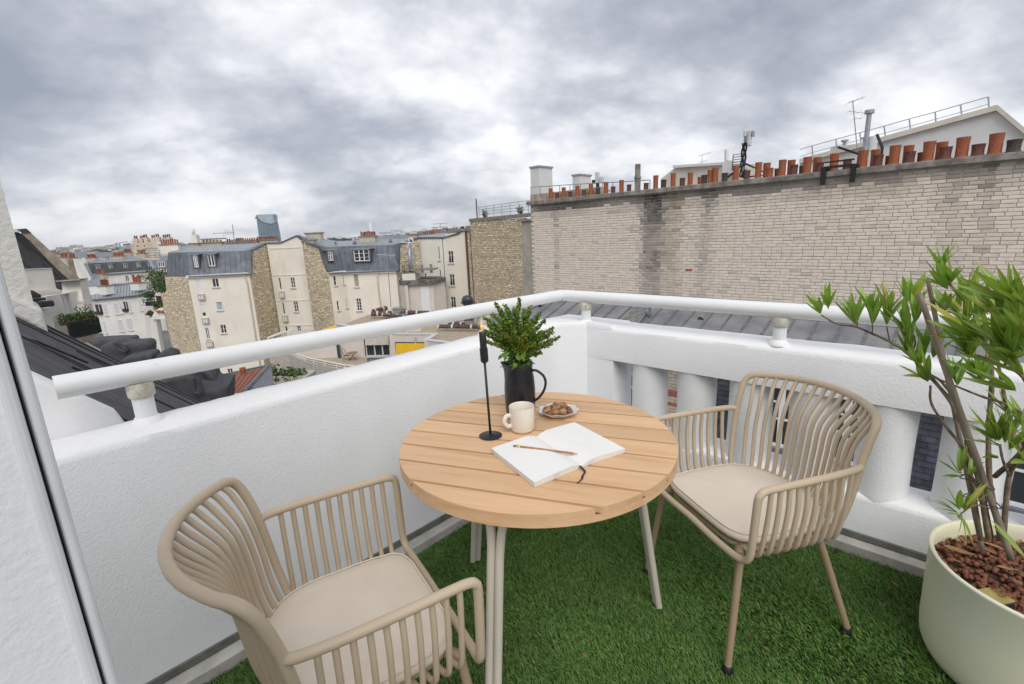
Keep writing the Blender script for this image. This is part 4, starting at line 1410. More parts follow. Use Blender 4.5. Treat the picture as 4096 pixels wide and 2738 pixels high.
M['brick'] = mat('pale_brick', (0.79, 0.70, 0.60), .8, .05, 9, tint=True, bump=.3, bscale=40, bdist=.01)
M['mortar'] = mat('mortar', (0.56, 0.48, 0.395), .9, .15, 12)
M['pale_mortar'] = mat('pale_mortar', (0.62, 0.53, 0.38), .9, .1, 12)
M['concrete'] = mat('weathered_concrete', (0.30, 0.275, 0.235), .9, .22, 5, bump=.4, bscale=25, bdist=.02, extra=dirt(.6, (.09, .085, .08), 3, .5, .7))
M['pilaster'] = mat('grey_render', (0.40, 0.365, 0.31), .9, .12, 2.5, bump=.2, bscale=20)
bw = thing('brick_party_wall', 'tall pale brick blind wall with a row of terracotta chimney pots on top', 'building', PW(-5, WB, -18))
S0, S1 = -11.62, 3.2
ZT, ZB = 2.30, -1.35
MB().obox(PW(S0, WB + .014, -18), uB * (S1 - S0), nB * .45, (0, 0, 18 + ZT + .02)).build('wall_core', M['mortar'], bw)
rk = random.Random(2)
CH, BL = .0756, .226


def vnoise(x, y, seed=0):
    def h(i, j):
        return random.Random((i * 73856093) ^ (j * 19349663) ^ (seed * 83492791)).random()
    xi, yi = math.floor(x), math.floor(y)
    fx, fy = x - xi, y - yi
    fx, fy = fx * fx * (3 - 2 * fx), fy * fy * (3 - 2 * fy)
    return (h(xi, yi) * (1 - fx) + h(xi + 1, yi) * fx) * (1 - fy) + (h(xi, yi + 1) * (1 - fx) + h(xi + 1, yi + 1) * fx) * fy


def sPx(fr, x, y):
    return at_plane(fr, x, y, nB * WB, nB).dot(uB)


ST = [(sPx('F5', 320, 1300), .55, .9), (sPx('F5', 290, 1100), .35, .6), (sPx('F5', 480, 1400), .32, .55), (sPx('F5', 790, 1200), .30, .5), (sPx('F4', 840, 800), .16, .45), (sPx('F4', 1640, 700), .25, .75), (sPx('F6', 1560, 900), .18, .45), (sPx('F6', 1330, 800), .3, .3), (sPx('F6', 530, 1500), .1, .1)]


def brick_tint(s, z):
    # water and soot stains run down from the coping
    v = 1.0
    warm = 0.0
    top = ZT - z
    for i, (c_, w_, a_) in enumerate(ST):
        wob = c_ + .16 * (vnoise(z * 1.3, i * 7.1, 5) - .5)
        k_ = max(0, 1 - abs(s - wob) / w_)
        k_ = k_ * (1.3 if top < .8 else (.9 if top < 2.2 else .65)) * a_ * (0.35 + .95 * vnoise(s * 6, z * 9, i))
        if i in (2, 6):
            warm = max(warm, k_)
        v *= (1 - .76 * min(1, k_))
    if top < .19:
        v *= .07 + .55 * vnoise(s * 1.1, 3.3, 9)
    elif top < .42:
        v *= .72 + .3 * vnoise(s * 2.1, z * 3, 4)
    if z < -.75:
        v *= .9
    return v, warm


def brick_mesh(L_, H_, r_):
    mb = MB()
    b = .007
    d = .02
    j = lambda: r_.uniform(-.0025, .0025)
    x0, x1, z0, z1 = -L_ / 2 + j(), L_ / 2 + j(), -H_ / 2 + j(), H_ / 2 + j()
    fr_ = [Vector((x0 + b, 0, z0 + b)), Vector((x1 - b, 0, z0 + b)), Vector((x1 - b, 0, z1 - b)), Vector((x0 + b, 0, z1 - b))]
    bk = [Vector((x0, b, z0)), Vector((x1, b, z0)), Vector((x1, b, z1)), Vector((x0, b, z1))]
    b2 = [p + Vector((0, d, 0)) for p in bk]
    # local x -> uB, y -> nB
    vs = [uB * p.x + nB * p.y + Vector((0, 0, p.z)) for p in fr_ + bk + b2]
    fs = [(0, 1, 2, 3)] + [(i, i + 4, (i + 1) % 4 + 4, (i + 1) % 4) for i in range(4)] + [(i + 4, i + 8, (i + 1) % 4 + 8, (i + 1) % 4 + 4) for i in range(4)]
    return vs, fs


def set_tint(me, cols):
    at = me.color_attributes.new('tint', 'FLOAT_COLOR', 'POINT')
    at.data.foreach_set('color', np.array(cols, dtype=np.float32).ravel())


bricks = []
row = 0
z = ZT - CH / 2
while z > ZB:
    s = S0 + (.11 if row % 2 else 0) + rk.uniform(-.01, .01)
    while s < S1:
        l_ = BL if rk.random() < .9 else BL / 2 + .005
        bricks.append((s + l_ / 2, z + rk.uniform(-.003, .003), l_ - .011))
        s += l_
    z -= CH
    row += 1


def seen_size(b):
    p = PW(b[0], WB, b[1])
    # in the frame and above the handrail / not behind the frame edge
    q = p - EYE
    c_ = Vector((q.dot(cr), q.dot(cd), q.dot(cf)))
    x = c_.x / c_.z * F_PX + 2048
    y = c_.y / c_.z * F_PX + 1369
    vis = x < 4080 and y > 500 and not (y > 1190) and not (x > 3350 and y > 1000)
    return (1.0 if vis else .01) * b[2] / c_.z


order = sorted(range(len(bricks)), key=lambda i: -seen_size(bricks[i]))
single = set(order[:300])
levels = [.22, .4, .58, .72, .82, .92, 1.0, 1.08]
var_mesh = {}
rest = MB()
rt = []
for i, (s, z, l_) in enumerate(bricks):
    v, warm = brick_tint(s, z)
    v *= .94 + .10 * rk.random()
    if rk.random() < .03:
        v *= .78
    t_ = (v * (1 + .02 * rk.uniform(-1, 1) + .1 * warm), v * (1 - .03 * warm), v * (1 - .22 * warm) * (1.03 if v < .8 and warm < .1 else 1))
    if 0.2 < s - sPx('F4', 1700, 1200) < .2:
        pass
    if i in single:
        key = (min(range(8), key=lambda k: abs(levels[k] - v)), round(l_, 1), i % 3)
        if key not in var_mesh:
            vs, fs = brick_mesh(l_ if l_ > .15 else l_, CH - .011, random.Random(i))
            me = MB().add(vs, fs).mesh('brick', M['brick'])
            lv = levels[key[0]]
            set_tint(me, [(lv * 1.01, lv, lv * .985, 1)] * len(vs))
            var_mesh[key] = me
        put('brick', var_mesh[key], bw, PW(s, WB + rk.uniform(-.002, .003), z))
    else:
        vs, fs = brick_mesh(l_, CH - .011, rk)
        o_ = PW(s, WB + rk.uniform(-.002, .003), z)
        rest.add([p + o_ for p in vs], fs)
        rt += [(*t_, 1)] * len(vs)
ob = rest.build('brickwork', M['brick'], bw)
set_tint(ob.data, rt)
tag(ob, kind='stuff')
red = at_plane('G8', 1265, 52, nB * (WB - .006), nB)
vs, fs = brick_mesh(.2, CH - .012, rk)
rb_ = MB().add([p + red for p in vs], fs).build('brick', mat('red_brick', (.42, .13, .07), .85), bw)
rb_['label'] = 'single red brick low in the pale wall'
# coping, pilaster and the far parapet step
MB().obox(PW(S0 - .12, WB - .09, ZT + .022), uB * (S1 - S0 + .1), nB * .75, (0, 0, .13)).build('coping', M['concrete'], bw, bevel=.015)
MB().obox(PW(S0 - .5, WB + .02, -18), uB * .497, nB * .6, (0, 0, 18 + 1.78)).build('pilaster', M['pilaster'], bw, bevel=.02)
MB().obox(PW(S0 - .62, WB - .06, 1.783), uB * .66, nB * .75, (0, 0, .07)).build('pilaster_cap', M['concrete'], bw)
MB().obox(PW(S0 - .3, WB + .35, 1.86), uB * 3.0, nB * .4, (0, 0, .85)).build('upper_parapet', mat('stone_parapet', (.45, .39, .3), .9, .2, 8), bw)
# chimney pots, each its own part
M['terra'] = mat('terracotta', (0.36, 0.105, 0.042), .7, .18, 7, stretch=(1, 1, 4), coords='object', extra=dirt(.5, (.62, .34, .2), 9, .56, .72))
M['terra_dark'] = mat('dark_terracotta', (0.17, 0.062, 0.045), .75, .25, 7, coords='object')
M['terra_soot'] = mat('sooty_terracotta', (0.085, 0.06, 0.05), .85, .25, 8, coords='object')


def pot_mesh(nm, m_, tall):
    # unit height, unit top width; flares slightly to the rim
    prof = [(.56, 0), (.56, .06 if tall else .12), (.47, .09 if tall else .17), (.45, .2), (.455, .6), (.485, .9), (.5, .94), (.505, 1.0), (.44, 1.0), (.41, .85), (.4, .3)]
    return MB().lathe(prof, (0, 0, 0), 18).mesh(nm, m_, 45)


PM = {(c_, t_): pot_mesh('chimney_pot', {'o': M['terra'], 'd': M['terra_dark'], 's': M['terra_soot']}[c_], t_) for c_ in 'ods' for t_ in (0, 1)}
POTS = {'F4': [(792, 348, 440, 38, 'o'), (848, 388, 436, 38, 'd'), (908, 337, 430, 38, 'o'), (967, 375, 424, 38, 'd'), (1031, 322, 418, 40, 'o'), (1089, 360, 412, 38, 'd'), (1152, 308, 404, 40, 'o'), (1213, 342, 398, 40, 's'), (1286, 290, 388, 42, 'o'), (1350, 330, 382, 42, 'd'), (1424, 272, 376, 42, 'o'), (1492, 312, 368, 42, 'd'), (1644, 298, 350, 44, 'd')],
        'F5': [(204, 924, 980, 50, 'd'), (295, 852, 968, 50, 'o'), (372, 892, 958, 54, 's'), (463, 830, 950, 50, 'o'), (552, 876, 942, 52, 'd'), (628, 824, 934, 52, 'o'), (722, 866, 930, 46, 'o'), (763, 847, 918, 56, 's'), (820, 800, 914, 54, 'o'), (868, 779, 908, 58, 'o'), (960, 828, 900, 56, 's'), (1066, 757, 890, 60, 'o'), (1174, 804, 880, 60, 'd'), (1282, 727, 864, 62, 'o'), (1362, 732, 862, 66, 'o'), (1394, 780, 855, 62, 'o'), (1462, 785, 850, 40, 'd'), (1512, 703, 842, 70, 'o'), (1598, 704, 838, 70, 'o'), (1626, 750, 832, 72, 'd'), (1700, 757, 825, 44, 's')],
        'F6': [(55, 585, 708, 64, 'o'), (138, 588, 702, 62, 'o'), (160, 630, 698, 62, 'd'), (282, 556, 655, 68, 'o'), (395, 602, 640, 64, 'd'), (518, 530, 656, 74, 'o'), (622, 524, 648, 70, 'o'), (648, 568, 645, 74, 'd'), (738, 575, 638, 50, 'd'), (782, 490, 632, 80, 'o'), (895, 490, 624, 74, 'o'), (912, 540, 620, 78, 'd'), (1006, 546, 610, 50, 'd'), (1066, 457, 604, 84, 'o'), (1172, 462, 596, 80, 'o'), (1210, 502, 588, 86, 'd'), (1346, 422, 578, 92, 'o'), (1482, 478, 562, 90, 'd'), (1625, 390, 546, 98, 'o'), (1782, 440, 530, 98, 's')]}
back = {('F5', 1362), ('F5', 1462), ('F5', 1598), ('F5', 1700), ('F6', 138), ('F6', 622), ('F6', 738), ('F6', 895), ('F6', 1006), ('F6', 1172), ('F5', 722)}
for fr_, lst in POTS.items():
    for (x, yt, yb, wd, col) in lst:
        n_ = WB + (.52 if (fr_, x) in back else .2)
        b_ = at_plane(fr_, x, yb, nB * n_, nB)
        t_ = at_plane(fr_, x, yt, nB * n_, nB)
        b_.z = min(b_.z, ZT + .15)
        ww = wd * FR[fr_][2] / F_PX * (b_ - EYE).dot(cf)
        h_ = t_.z - (ZT + .152)
        put('chimney_pot', PM[(col, 1 if h_ > 1.2 * ww else 0)], bw, (b_.x, b_.y, ZT + .152), (0, 0, rk.uniform(0, 6)), (ww, ww, h_))
# concrete flue, capped pot, iron bracket
fb = at_plane('F4', 1568, 352, nB * (WB + .22), nB)
MB().lathe([(.085, 0), (.085, .34), (.1, .35), (.1, .41), (.08, .42), (.078, .76), (.07, .76), (.06, .5)], (fb.x, fb.y, ZT + .152), 20).build('concrete_flue', M['concrete'], bw, smooth=40)
M['black_steel'] = mat('black_steel', (.012, .012, .013), .6)
ib = at_plane('F6', 200, 700, nB * (WB - .1), nB)
ie = at_plane('F6', 450, 660, nB * (WB - .1), nB)
s_a, s_b = ib.dot(uB), ie.dot(uB)
mb = MB()
for s_ in (s_a, s_b):
    mb.obox(PW(s_ - .05, WB - .13, 2.16), uB * .1, nB * .03, (0, 0, .38))
    mb.obox(PW(s_ - .07, WB - .098, 2.47), uB * .14, nB * .6, (0, 0, .05))
mb.obox(PW(s_a, WB - .128, 2.50), uB * (s_b - s_a), nB * .05, (0, 0, .05))
mb.obox(PW(s_a, WB - .128, 2.62), uB * (s_b - s_a), nB * .05, (0, 0, .03))
mb.tube([PW(s_a + .5, WB + .6, 2.47), PW(s_a + .5, WB + .6, 2.8), PW(s_a + .1, WB + .5, 3.0)], .025, 6)
mb.tube([PW(s_b + .35, WB + .7, 2.47), PW(s_b + .35, WB + .7, 2.9), PW(s_b + .2, WB + .9, 3.2)], .03, 6)
mb.build('iron_bracket', M['black_steel'], bw)

# ---- roof structures behind the brick wall
M['white_render'] = mat('white_render', (0.70, 0.69, 0.68), .8, .04, 1.5, bump=.1, bscale=20)
M['metal_white'] = mat('pale_metal', (.62, .63, .64), .45, .05, 6)
M['galv'] = mat('galvanised_steel', (.40, .43, .46), .45, .12, 14, metal=.5)
M['cream_render'] = mat('cream_render', (0.66, 0.61, 0.53), .85, .05, 2)
NG = WB + 4.5


def gp(fr, x, y, n=NG):
    return at_plane(fr, x, y, nB * n, nB)


gw = thing('white_gable', 'white rendered gable with a coping rising behind the chimney pots', 'building', gp('F6', 1300, 600))
poly = [gp('F6', 0, 640), gp('F6', 650, 470), gp('F6', 1640, 200), gp('F6', 1900, 420)]
base = [Vector((p.x, p.y, -18)) for p in (poly[-1], poly[0])]
MB().prism(poly + base, nB * .4).build('wall', M['white_render'], gw)
for a_, b_ in ((poly[0], poly[1]), (poly[1], poly[2]), (poly[2], poly[3])):
    d = (b_ - a_)
    MB().obox(a_ - nB * .12 + Vector((0, 0, .003)), d, nB * .6, Vector((0, 0, .13))).build('coping', M['cream_render'], gw)
gr_ = thing('roof_guardrail', 'thin steel guardrail climbing the slope of the white gable', 'railing', gp('F6', 1000, 380))
tops = [(0, 520), (100, 490), (300, 435), (500, 380), (703, 325), (913, 265), (1130, 207), (1342, 146), (1575, 80)]
bots = [(0, 640), (110, 600), (312, 548), (515, 495), (718, 440), (928, 384), (1140, 327), (1357, 268), (1582, 200)]
tp = [gp('F6', *p, NG + .35) for p in tops]
bp = [gp('F6', *p, NG + .35) for p in bots]
for a_, b_ in zip(tp[1:], bp[1:]):
    MB().tube([b_, a_], .018, 6).build('post', M['galv'], gr_)
MB().tube(tp, .012, 6).build('top_rail', M['galv'], gr_)
MB().tube([a_.lerp(b_, .5) for a_, b_ in zip(tp, bp)], .009, 6).build('middle_rail', M['galv'], gr_)
fl_ = thing('metal_flue', 'tall galvanised flue with a cap behind the chimney pots', 'flue', gp('F6', 555, 500, NG - 1))
a_, b_ = gp('F6', 553, 500, NG - 1), gp('F6', 573, 222, NG - 1)
a_.x, a_.y = (a_.x + b_.x) / 2, (a_.y + b_.y) / 2
MB().tube([Vector((a_.x, a_.y, 1.5)), Vector((a_.x, a_.y, b_.z))], .06, 16).build('pipe', M['galv'], fl_, smooth=50)
MB().tube([Vector((a_.x, a_.y, b_.z)), Vector((a_.x, a_.y, b_.z + .09))], .11, 16).build('cap', M['galv'], fl_, smooth=50)
f2 = thing('white_duct', 'short thick pale duct standing beside the galvanised flue', 'flue', gp('F6', 600, 500, NG - .8))
c_ = gp('F6', 603, 420, NG - .8)
MB().tube([Vector((c_.x, c_.y, 1.5)), Vector((c_.x, c_.y, c_.z - .25)), Vector((c_.x, c_.y, c_.z))], [.14, .14, .135], 18).build('pipe', M['metal_white'], f2, smooth=50)
MB().tube([Vector((c_.x, c_.y, c_.z - .35)), Vector((c_.x, c_.y, c_.z - .3))], .15, 18).build('band', M['metal_white'], f2, smooth=50)
# roof vents box
rvb = thing('roof_vents', 'low pale roof box with two round caps left of the galvanised flue', 'vent', gp('F6', 330, 540))
q = gp('F6', 250, 545, NG + .4)
q2 = gp('F6', 490, 450, NG + .4)
MB().obox(Vector((q.x, q.y, q.z - 1)), uB * 1.7, nB * .6, (0, 0, 1.15)).build('box', M['metal_white'], rvb)
for x_ in (.3, .8):
    c_ = q + uB * x_ + nB * .3
    MB().lathe([(.05, .1), (.05, .28), (.1, .29), (.1, .34), (.03, .35)], c_, 14).build('cap', M['galv'], rvb, smooth=40)


def yagi(fr, base_px, top_px, n, label, arms):
    t = thing('roof_antenna', label, 'antenna', gp(fr, *base_px, n))
    a_, b_ = gp(fr, *base_px, n), gp(fr, *top_px, n)
    MB().tube([a_ - Vector((0, 0, .5)), b_], .013, 6).build('mast', M['galv'], t)
    for (f0, ln, ang, nel) in arms:
        c_ = a_.lerp(b_, f0)
        d = (uB * math.cos(ang) + Vector((0, 0, math.sin(ang)))).normalized()
        mb = MB().tube([c_ - d * ln * .3, c_ + d * ln * .7], .007, 5)
        for k in range(nel):
            e = c_ + d * ln * (-.3 + k / max(1, nel - 1))
            w = nB * .18 + uB * .05 + Vector((0, 0, .09))
            mb.tube([e - w * .8, e + w * .8], .005, 4)
        mb.build('aerial', M['galv'], t)
    return t


yagi('F6', (510, 495), (440, 110), NG - .5, 'tall thin television antenna beside the galvanised flue', [(.98, .36, .2, 5), (.75, .5, -.3, 5), (.6, .2, 0, 2)])
yagi('F5', (742, 755), (745, 650), WB + 12, 'small television antenna on the far cream roof', [(.98, .6, .1, 6), (.35, .4, .05, 5)])
# far cream penthouse
NP = WB + 11
ph_ = thing('cream_penthouse', 'low cream rendered penthouse block behind the left chimney pots', 'building', gp('F5', 700, 860, NP))
pp = [gp('F5', *p, NP) for p in ((345, 885), (478, 780), (945, 752), (1250, 740))]
MB().prism(pp + [Vector((pp[-1].x, pp[-1].y, -18)), Vector((pp[0].x, pp[0].y, -18))], nB * 4).build('wall', M['cream_render'], ph_)
MB().obox(pp[1] - nB * .2, pp[2] - pp[1], nB * 4.3, (0, 0, .12)).build('roof_edge', M['white_render'], ph_)
bx = [gp('F5', *p, NP - .8) for p in ((938, 830), (940, 725), (968, 708), (1032, 706), (1034, 830))]
MB().prism(bx, nB * 1.2).build('chimney_block', M['white_render'], ph_)
c_ = gp('F5', 980, 705, NP - .3)
MB().tube([c_, gp('F5', 980, 602, NP - .3)], .09, 12).build('vent_pipe', M['white_render'], ph_, smooth=50)
# ladder
ld = [gp('F5', 1035, 800, NP - 1), gp('F5', 1045, 652, NP - 1)]
mb = MB().tube([ld[0], ld[1]], .02, 5).tube([ld[0] + uB * .4, ld[1] + uB * .4], .02, 5)
for k in range(7):
    c_ = ld[0].lerp(ld[1], k / 6)
    mb.tube([c_, c_ + uB * .4], .014, 4)
mb.build('ladder', M['black_steel'], ph_)


def cell_mast(label, fr, n, base, top, panels):
    t = thing('cell_antenna', label, 'antenna', gp(fr, *base, n))
    a_, b_ = gp(fr, *base, n), gp(fr, *top, n)
    MB().tube([a_, b_], .055, 8).build('mast', M['galv'], t)
    mb = MB()
    for k in range(4):
        mb.tube([a_.lerp(b_, t_) + uB * (.07 * math.sin(9 * t_ + k * 2)) - nB * .05 for t_ in [q / 10 * .75 for q in range(11)]], .022, 5)
    mb.tube([a_, a_ + uB * .75 - Vector((0, 0, 0)), a_.lerp(b_, .32)], .03, 5).tube([a_ - uB * .5, a_.lerp(b_, .3)], .03, 5)
    mb.build('cables', M['black_steel'], t)
    for (p0, p1, m_) in panels:
        q0, q1 = gp(fr, *p0, n - .25), gp(fr, *p1, n - .25)
        ax = uB * ((q1 - q0).dot(uB))
        MB().obox(q0, ax, nB * .14, (0, 0, q1.z - q0.z)).build('panel', M[m_], t, bevel=.02)
    return t


cell_mast('tall cell phone mast with white panels above the chimney pots', 'F5', WB + 2.6, (1135, 870), (1170, 425), [((1136, 480), (1170, 414), 'metal_white'), ((1178, 568), (1216, 408), 'metal_white'), ((1218, 475), (1240, 412), 'galv'), ((1150, 795), (1178, 755), 'metal_white')])
cell_mast('short cell phone antenna left of the concrete flue', 'F4', WB + 5, (1215, 385), (1215, 215), [((1186, 298), (1213, 198), 'metal_white'), ((1226, 295), (1255, 238), 'metal_white'), ((1158, 305), (1178, 268), 'black_steel')])
cell_mast('dark cell phone equipment beside the white shaft at the far end of the wall', 'F4', WB + 6, (742, 395), (742, 300), [((730, 345), (755, 298), 'black_steel'), ((692, 395), (706, 292), 'metal_white')])


def shaft(label, fr, x0, x1, yt, yb, n):
    t = thing('ventilation_shaft', label, 'shaft', gp(fr, x0, yb, n))
    a_, b_ = gp(fr, x0, yt, n), gp(fr, x1, yt, n)
    zb = gp(fr, x0, yb, n).z - 3
    MB().obox(Vector((a_.x, a_.y, zb)), uB * ((b_ - a_).dot(uB)), nB * .9, (0, 0, a_.z - zb)).build('casing', M['white_render'], t)
    MB().obox(Vector((a_.x, a_.y, a_.z + .002)) - uB * .04 - nB * .04, uB * ((b_ - a_).dot(uB) + .08), nB * .98, (0, 0, .07)).build('cap', M['galv'], t)


shaft('tall square white ventilation shaft at the far end of the brick wall', 'F4', 607, 686, 168, 400, WB + 3.5)
shaft('shorter white ventilation shaft behind the first chimney pots', 'F4', 985, 1050, 238, 380, WB + 6)
rl = thing('wall_guardrail', 'thin grey guardrail behind the left chimney pots', 'railing', gp('F4', 1000, 380, WB + 2))
tl = [gp('F4', x, y, WB + 2) for x, y in ((612, 335), (800, 324), (1000, 310), (1220, 297), (1420, 288), (1680, 270))]
MB().tube(tl, .016, 5).build('top_rail', M['galv'], rl)
MB().tube([p - Vector((0, 0, .5)) for p in tl], .014, 5).build('middle_rail', M['galv'], rl)
for k in range(12):
    i = k / 11 * (len(tl) - 1.001)
    p = tl[int(i)].lerp(tl[int(i) + 1], i - int(i))
    MB().tube([p, p - Vector((0, 0, 1.1))], .016, 5).build('post', M['galv'], rl)
# roof surface of the brick building behind the coping
MB().obox(PW(S0 - .3, WB + .47, 1.7), uB * (S1 - S0 + .3), nB * 12, (0, 0, .1)).build('flat_roof', M['concrete'], bw)

# ================================================================== ZINC ROOF BETWEEN THE TERRACE AND THE BRICK WALL
M['zinc'] = mat('weathered_zinc', (0.27, 0.28, 0.30), .55, .14, 1.6, bump=.08, bscale=9, metal=.25, extra=dirt(.55, (.30, .27, .24), 1.6, .48, .68, (1, 1, 1)))
M['zinc_dark'] = mat('dark_zinc', (0.19, 0.21, 0.24), .5, .12, 3, metal=.3)
TS = math.tan(R(20))


def PZ(s, n, up=0.0):
    return PW(s, n, -.88 - (WB - n) * TS + up)


NE = 10.8
zr = thing('zinc_roof', 'long grey standing seam zinc roof below the brick wall', 'roof', PZ(-5, 11))
nz_up = Vector((-nB.x * math.sin(R(20)), -nB.y * math.sin(R(20)), math.cos(R(20))))
ZL = at_plane('H5', 640, 372, PZ(0, WB), nz_up).dot(uB)
s = ZL
seams = []
while s < 3.2:
    seams.append(s)
    s += .4925
rz_ = random.Random(5)
for i, (a_, b_) in enumerate(zip(seams, seams[1:])):
    cut = 11.75 + rz_.uniform(-.12, .12)
    for (n0, n1, lift) in ((NE, cut, 0), (cut - .03, WB - .004, .006)):
        q = [PZ(a_ + .003, n0, lift), PZ(b_ - .003, n0, lift), PZ(b_ - .003, n1, lift + (.0 if n1 > 12 else 0)), PZ(a_ + .003, n1, lift)]
        MB().prism(q, (0, 0, -.02)).build('zinc_sheet', M['zinc'], zr)
for s in seams:
    MB().prism([PZ(s - .022, NE, .004), PZ(s + .022, NE, .004), PZ(s + .015, NE, .045), PZ(s - .015, NE, .045)], PZ(s, WB - .002) - PZ(s, NE)).build('seam', M['zinc_dark'], zr)
    for n_ in (12.35, 12.0 + .2 * rz_.random()):
        MB().obox(PZ(s - .027, n_, .0), uB * .054, (PZ(s, n_ + .04) - PZ(s, n_)), (0, 0, .052)).build('clip', M['zinc'], zr)
MB().prism([PZ(ZL, WB - .02, .06), PZ(3.2, WB - .02, .06), PZ(3.2, WB - .16, .012), PZ(ZL, WB - .16, .012)], (0, 0, -.012)).build('flashing', M['zinc_dark'], zr)


def on_roof(fr, x, y, up=0):
    return at_plane(fr, x, y, PZ(0, WB, up), nz_up)


# skylight
M['sky_glass'] = mat('dusty_glass', (.20, .21, .19), .2, .2, 9, spec=.5)
sk = [on_roof('G8', *p, .12) for p in ((800, 398), (925, 408), (985, 330), (880, 322))]
sl_ = thing('skylight', 'raised rectangular skylight with wire glass on the zinc roof', 'skylight', sum(sk, Vector()) / 4)
MB().prism([p - nz_up * .02 for p in sk], nz_up * -.12).build('upstand', M['zinc_dark'], sl_)
fr_ = MB()
for a_, b_ in zip(sk, sk[1:] + sk[:1]):
    fr_.tube([a_, b_], .018, 4)
m0, m1 = (sk[0] + sk[1]) / 2, (sk[2] + sk[3]) / 2
fr_.tube([m0, m1], .013, 4)
fr_.build('frame', M['zinc'], sl_)
MB().prism([sk[0], m0, m1, sk[3]], nz_up * .006).build('pane', M['sky_glass'], sl_)
MB().prism([m0, sk[1], sk[2], m1], nz_up * .006).build('pane', M['sky_glass'], sl_)
# vent pipe and cowls
vp = on_roof('G8', 1003, 372)
v_ = thing('vent_pipe', 'short zinc vent pipe with a flared cap beside the skylight', 'vent', vp)
MB().lathe([(.035, -.05), (.033, .24), (.03, .26), (.058, .31), (.06, .33), (.03, .35)], vp, 16).build('pipe', M['zinc_dark'], v_, smooth=40)
for (x_, y_, lb) in ((1345, 388, 'half round zinc vent cowl to the right of the skylight'),):
    c_ = on_roof('G8', x_, y_)
    cw = thing('vent_cowl', lb, 'vent', c_)
    arcp = [c_ + uB * (.085 * math.cos(w)) + nz_up * (.1 * math.sin(w)) for w in [math.pi * k / 10 for k in range(11)]]
    up_d = (PZ(0, 12) - PZ(0, 11)).normalized()
    mb = MB()
    vs = arcp + [c_ + up_d * .3 + (p - c_) * .35 for p in arcp]
    mb.add(vs, [(k, k + 1, 12 + k, 11 + k) for k in range(10)])
    mb.build('hood', M['zinc'], cw, smooth=True)
    g = [c_ + uB * (.078 * math.cos(w)) + nz_up * (.092 * math.sin(w)) + up_d * .03 for w in [math.pi * k / 10 for k in range(11)]]
    MB().add(g, [tuple(range(11))]).build('opening', M['black_steel'], cw)
    for k in range(1, 6):
        w = math.pi * k / 6
        MB().tube([c_ + up_d * .02, c_ + uB * (.08 * math.cos(w)) + nz_up * (.095 * math.sin(w)) + up_d * .02], .004, 4).build('grille_bar', M['zinc'], cw)
c_ = on_roof('G8', 268, 300)
cw = thing('vent_box', 'small square zinc roof vent near the handrail bend', 'vent', c_)
MB().obox(c_ - uB * .09, uB * .18, (PZ(0, 12) - PZ(0, 11)).normalized() * .3, nz_up * .1).build('hood', M['zinc'], cw, bevel=.01)
MB().obox(c_ - uB * .07 - (PZ(0, 12) - PZ(0, 11)).normalized() * .004, uB * .14, (PZ(0, 12) - PZ(0, 11)).normalized() * .01, nz_up * .08).build('opening', M['black_steel'], cw)

# ---- slate hung mansard below the zinc roof, seen between the pillars
M['slate'] = mat('slate', (0.062, 0.066, 0.085), .5, .18, 5, bump=.15, bscale=30, tint=True)
M['white_frame'] = mat('white_window_paint', (.80, .80, .79), .5, .02, 5)
M['window_glass'] = mat('window_glass', (.035, .042, .05), .06, .2, .6, spec=.8)
sm = thing('slate_mansard', 'dark slate hung mansard with white windows seen between the balustrade pillars', 'building', PW(-4, NE, -10))
zt_ = PZ(0, NE).z - .06
MB().obox(PW(ZL, NE + .03, -18), uB * (3.2 - ZL), nB * 2.1, (0, 0, 18 + zt_ - .02)).build('wall_core', M['slate'], sm)
mb = MB()
cl_ = []
r6 = random.Random(3)
dorm = [at_plane('K', x_, y_, nB * NE, nB).dot(uB) for x_, y_ in ((270, 520), (1075, 700), (1415, 760), (2250, 1060))]
r = 0
z = zt_ - .1
while z > -5.2:
    s = -11 + (.11 if r % 2 else 0)
    while s < 2.6:
        if not any(abs(s + .11 - d) < .5 for d in dorm) or z > zt_ - .1:
            t_ = r6.uniform(.7, 1.25)
            vs = [PW(s + .003, NE + .026, z + .12), PW(s + .217, NE + .026, z + .12), PW(s + .217, NE - .012, z - .12), PW(s + .003, NE - .012, z - .12), PW(s + .217, NE + .0, z - .12), PW(s + .003, NE + .0, z - .12)]
            mb.add(vs, [(0, 3, 2, 1), (3, 5, 4, 2)])
            cl_ += [(t_, t_, t_ * r6.uniform(.95, 1.1), 1)] * 6
        s += .22
    z -= .12
    r += 1
o = mb.build('slates', M['slate'], sm)
set_tint(o.data, cl_)
tag(o, kind='stuff')
for d in dorm:
    zt0, zb0 = zt_ - .14, zt_ - 1.62
    win = MB()
    for (x0, x1, z0, z1) in ((-.42, -.33, zb0, zt0), (.33, .42, zb0, zt0), (-.33, .33, zt0 - .09, zt0), (-.05, .05, zb0, zt0 - .09), (-.33, -.05, zb0, zb0 + .07), (.05, .33, zb0, zb0 + .07), (-.33, -.05, zb0 + .62, zb0 + .66), (.05, .33, zb0 + .62, zb0 + .66), (-.33, -.05, zb0 + 1.0, zb0 + 1.03), (.05, .33, zb0 + 1.0, zb0 + 1.03)):
        win.obox(PW(d + x0, NE - .03, z0), uB * (x1 - x0), nB * .06, (0, 0, z1 - z0))
    w_o = win.build('window', M['white_frame'], sm)
    for x0 in (-.33, .05):
        MB().obox(PW(d + x0, NE + .005, zb0), uB * .28, nB * .015, (0, 0, zt0 - zb0 - .09)).build('pane', M['window_glass'], w_o)
    MB().obox(PW(d - .5, NE - .12, zb0 - .09), uB * 1.0, nB * .14, (0, 0, .085)).build('sill', M['zinc_dark'], sm)
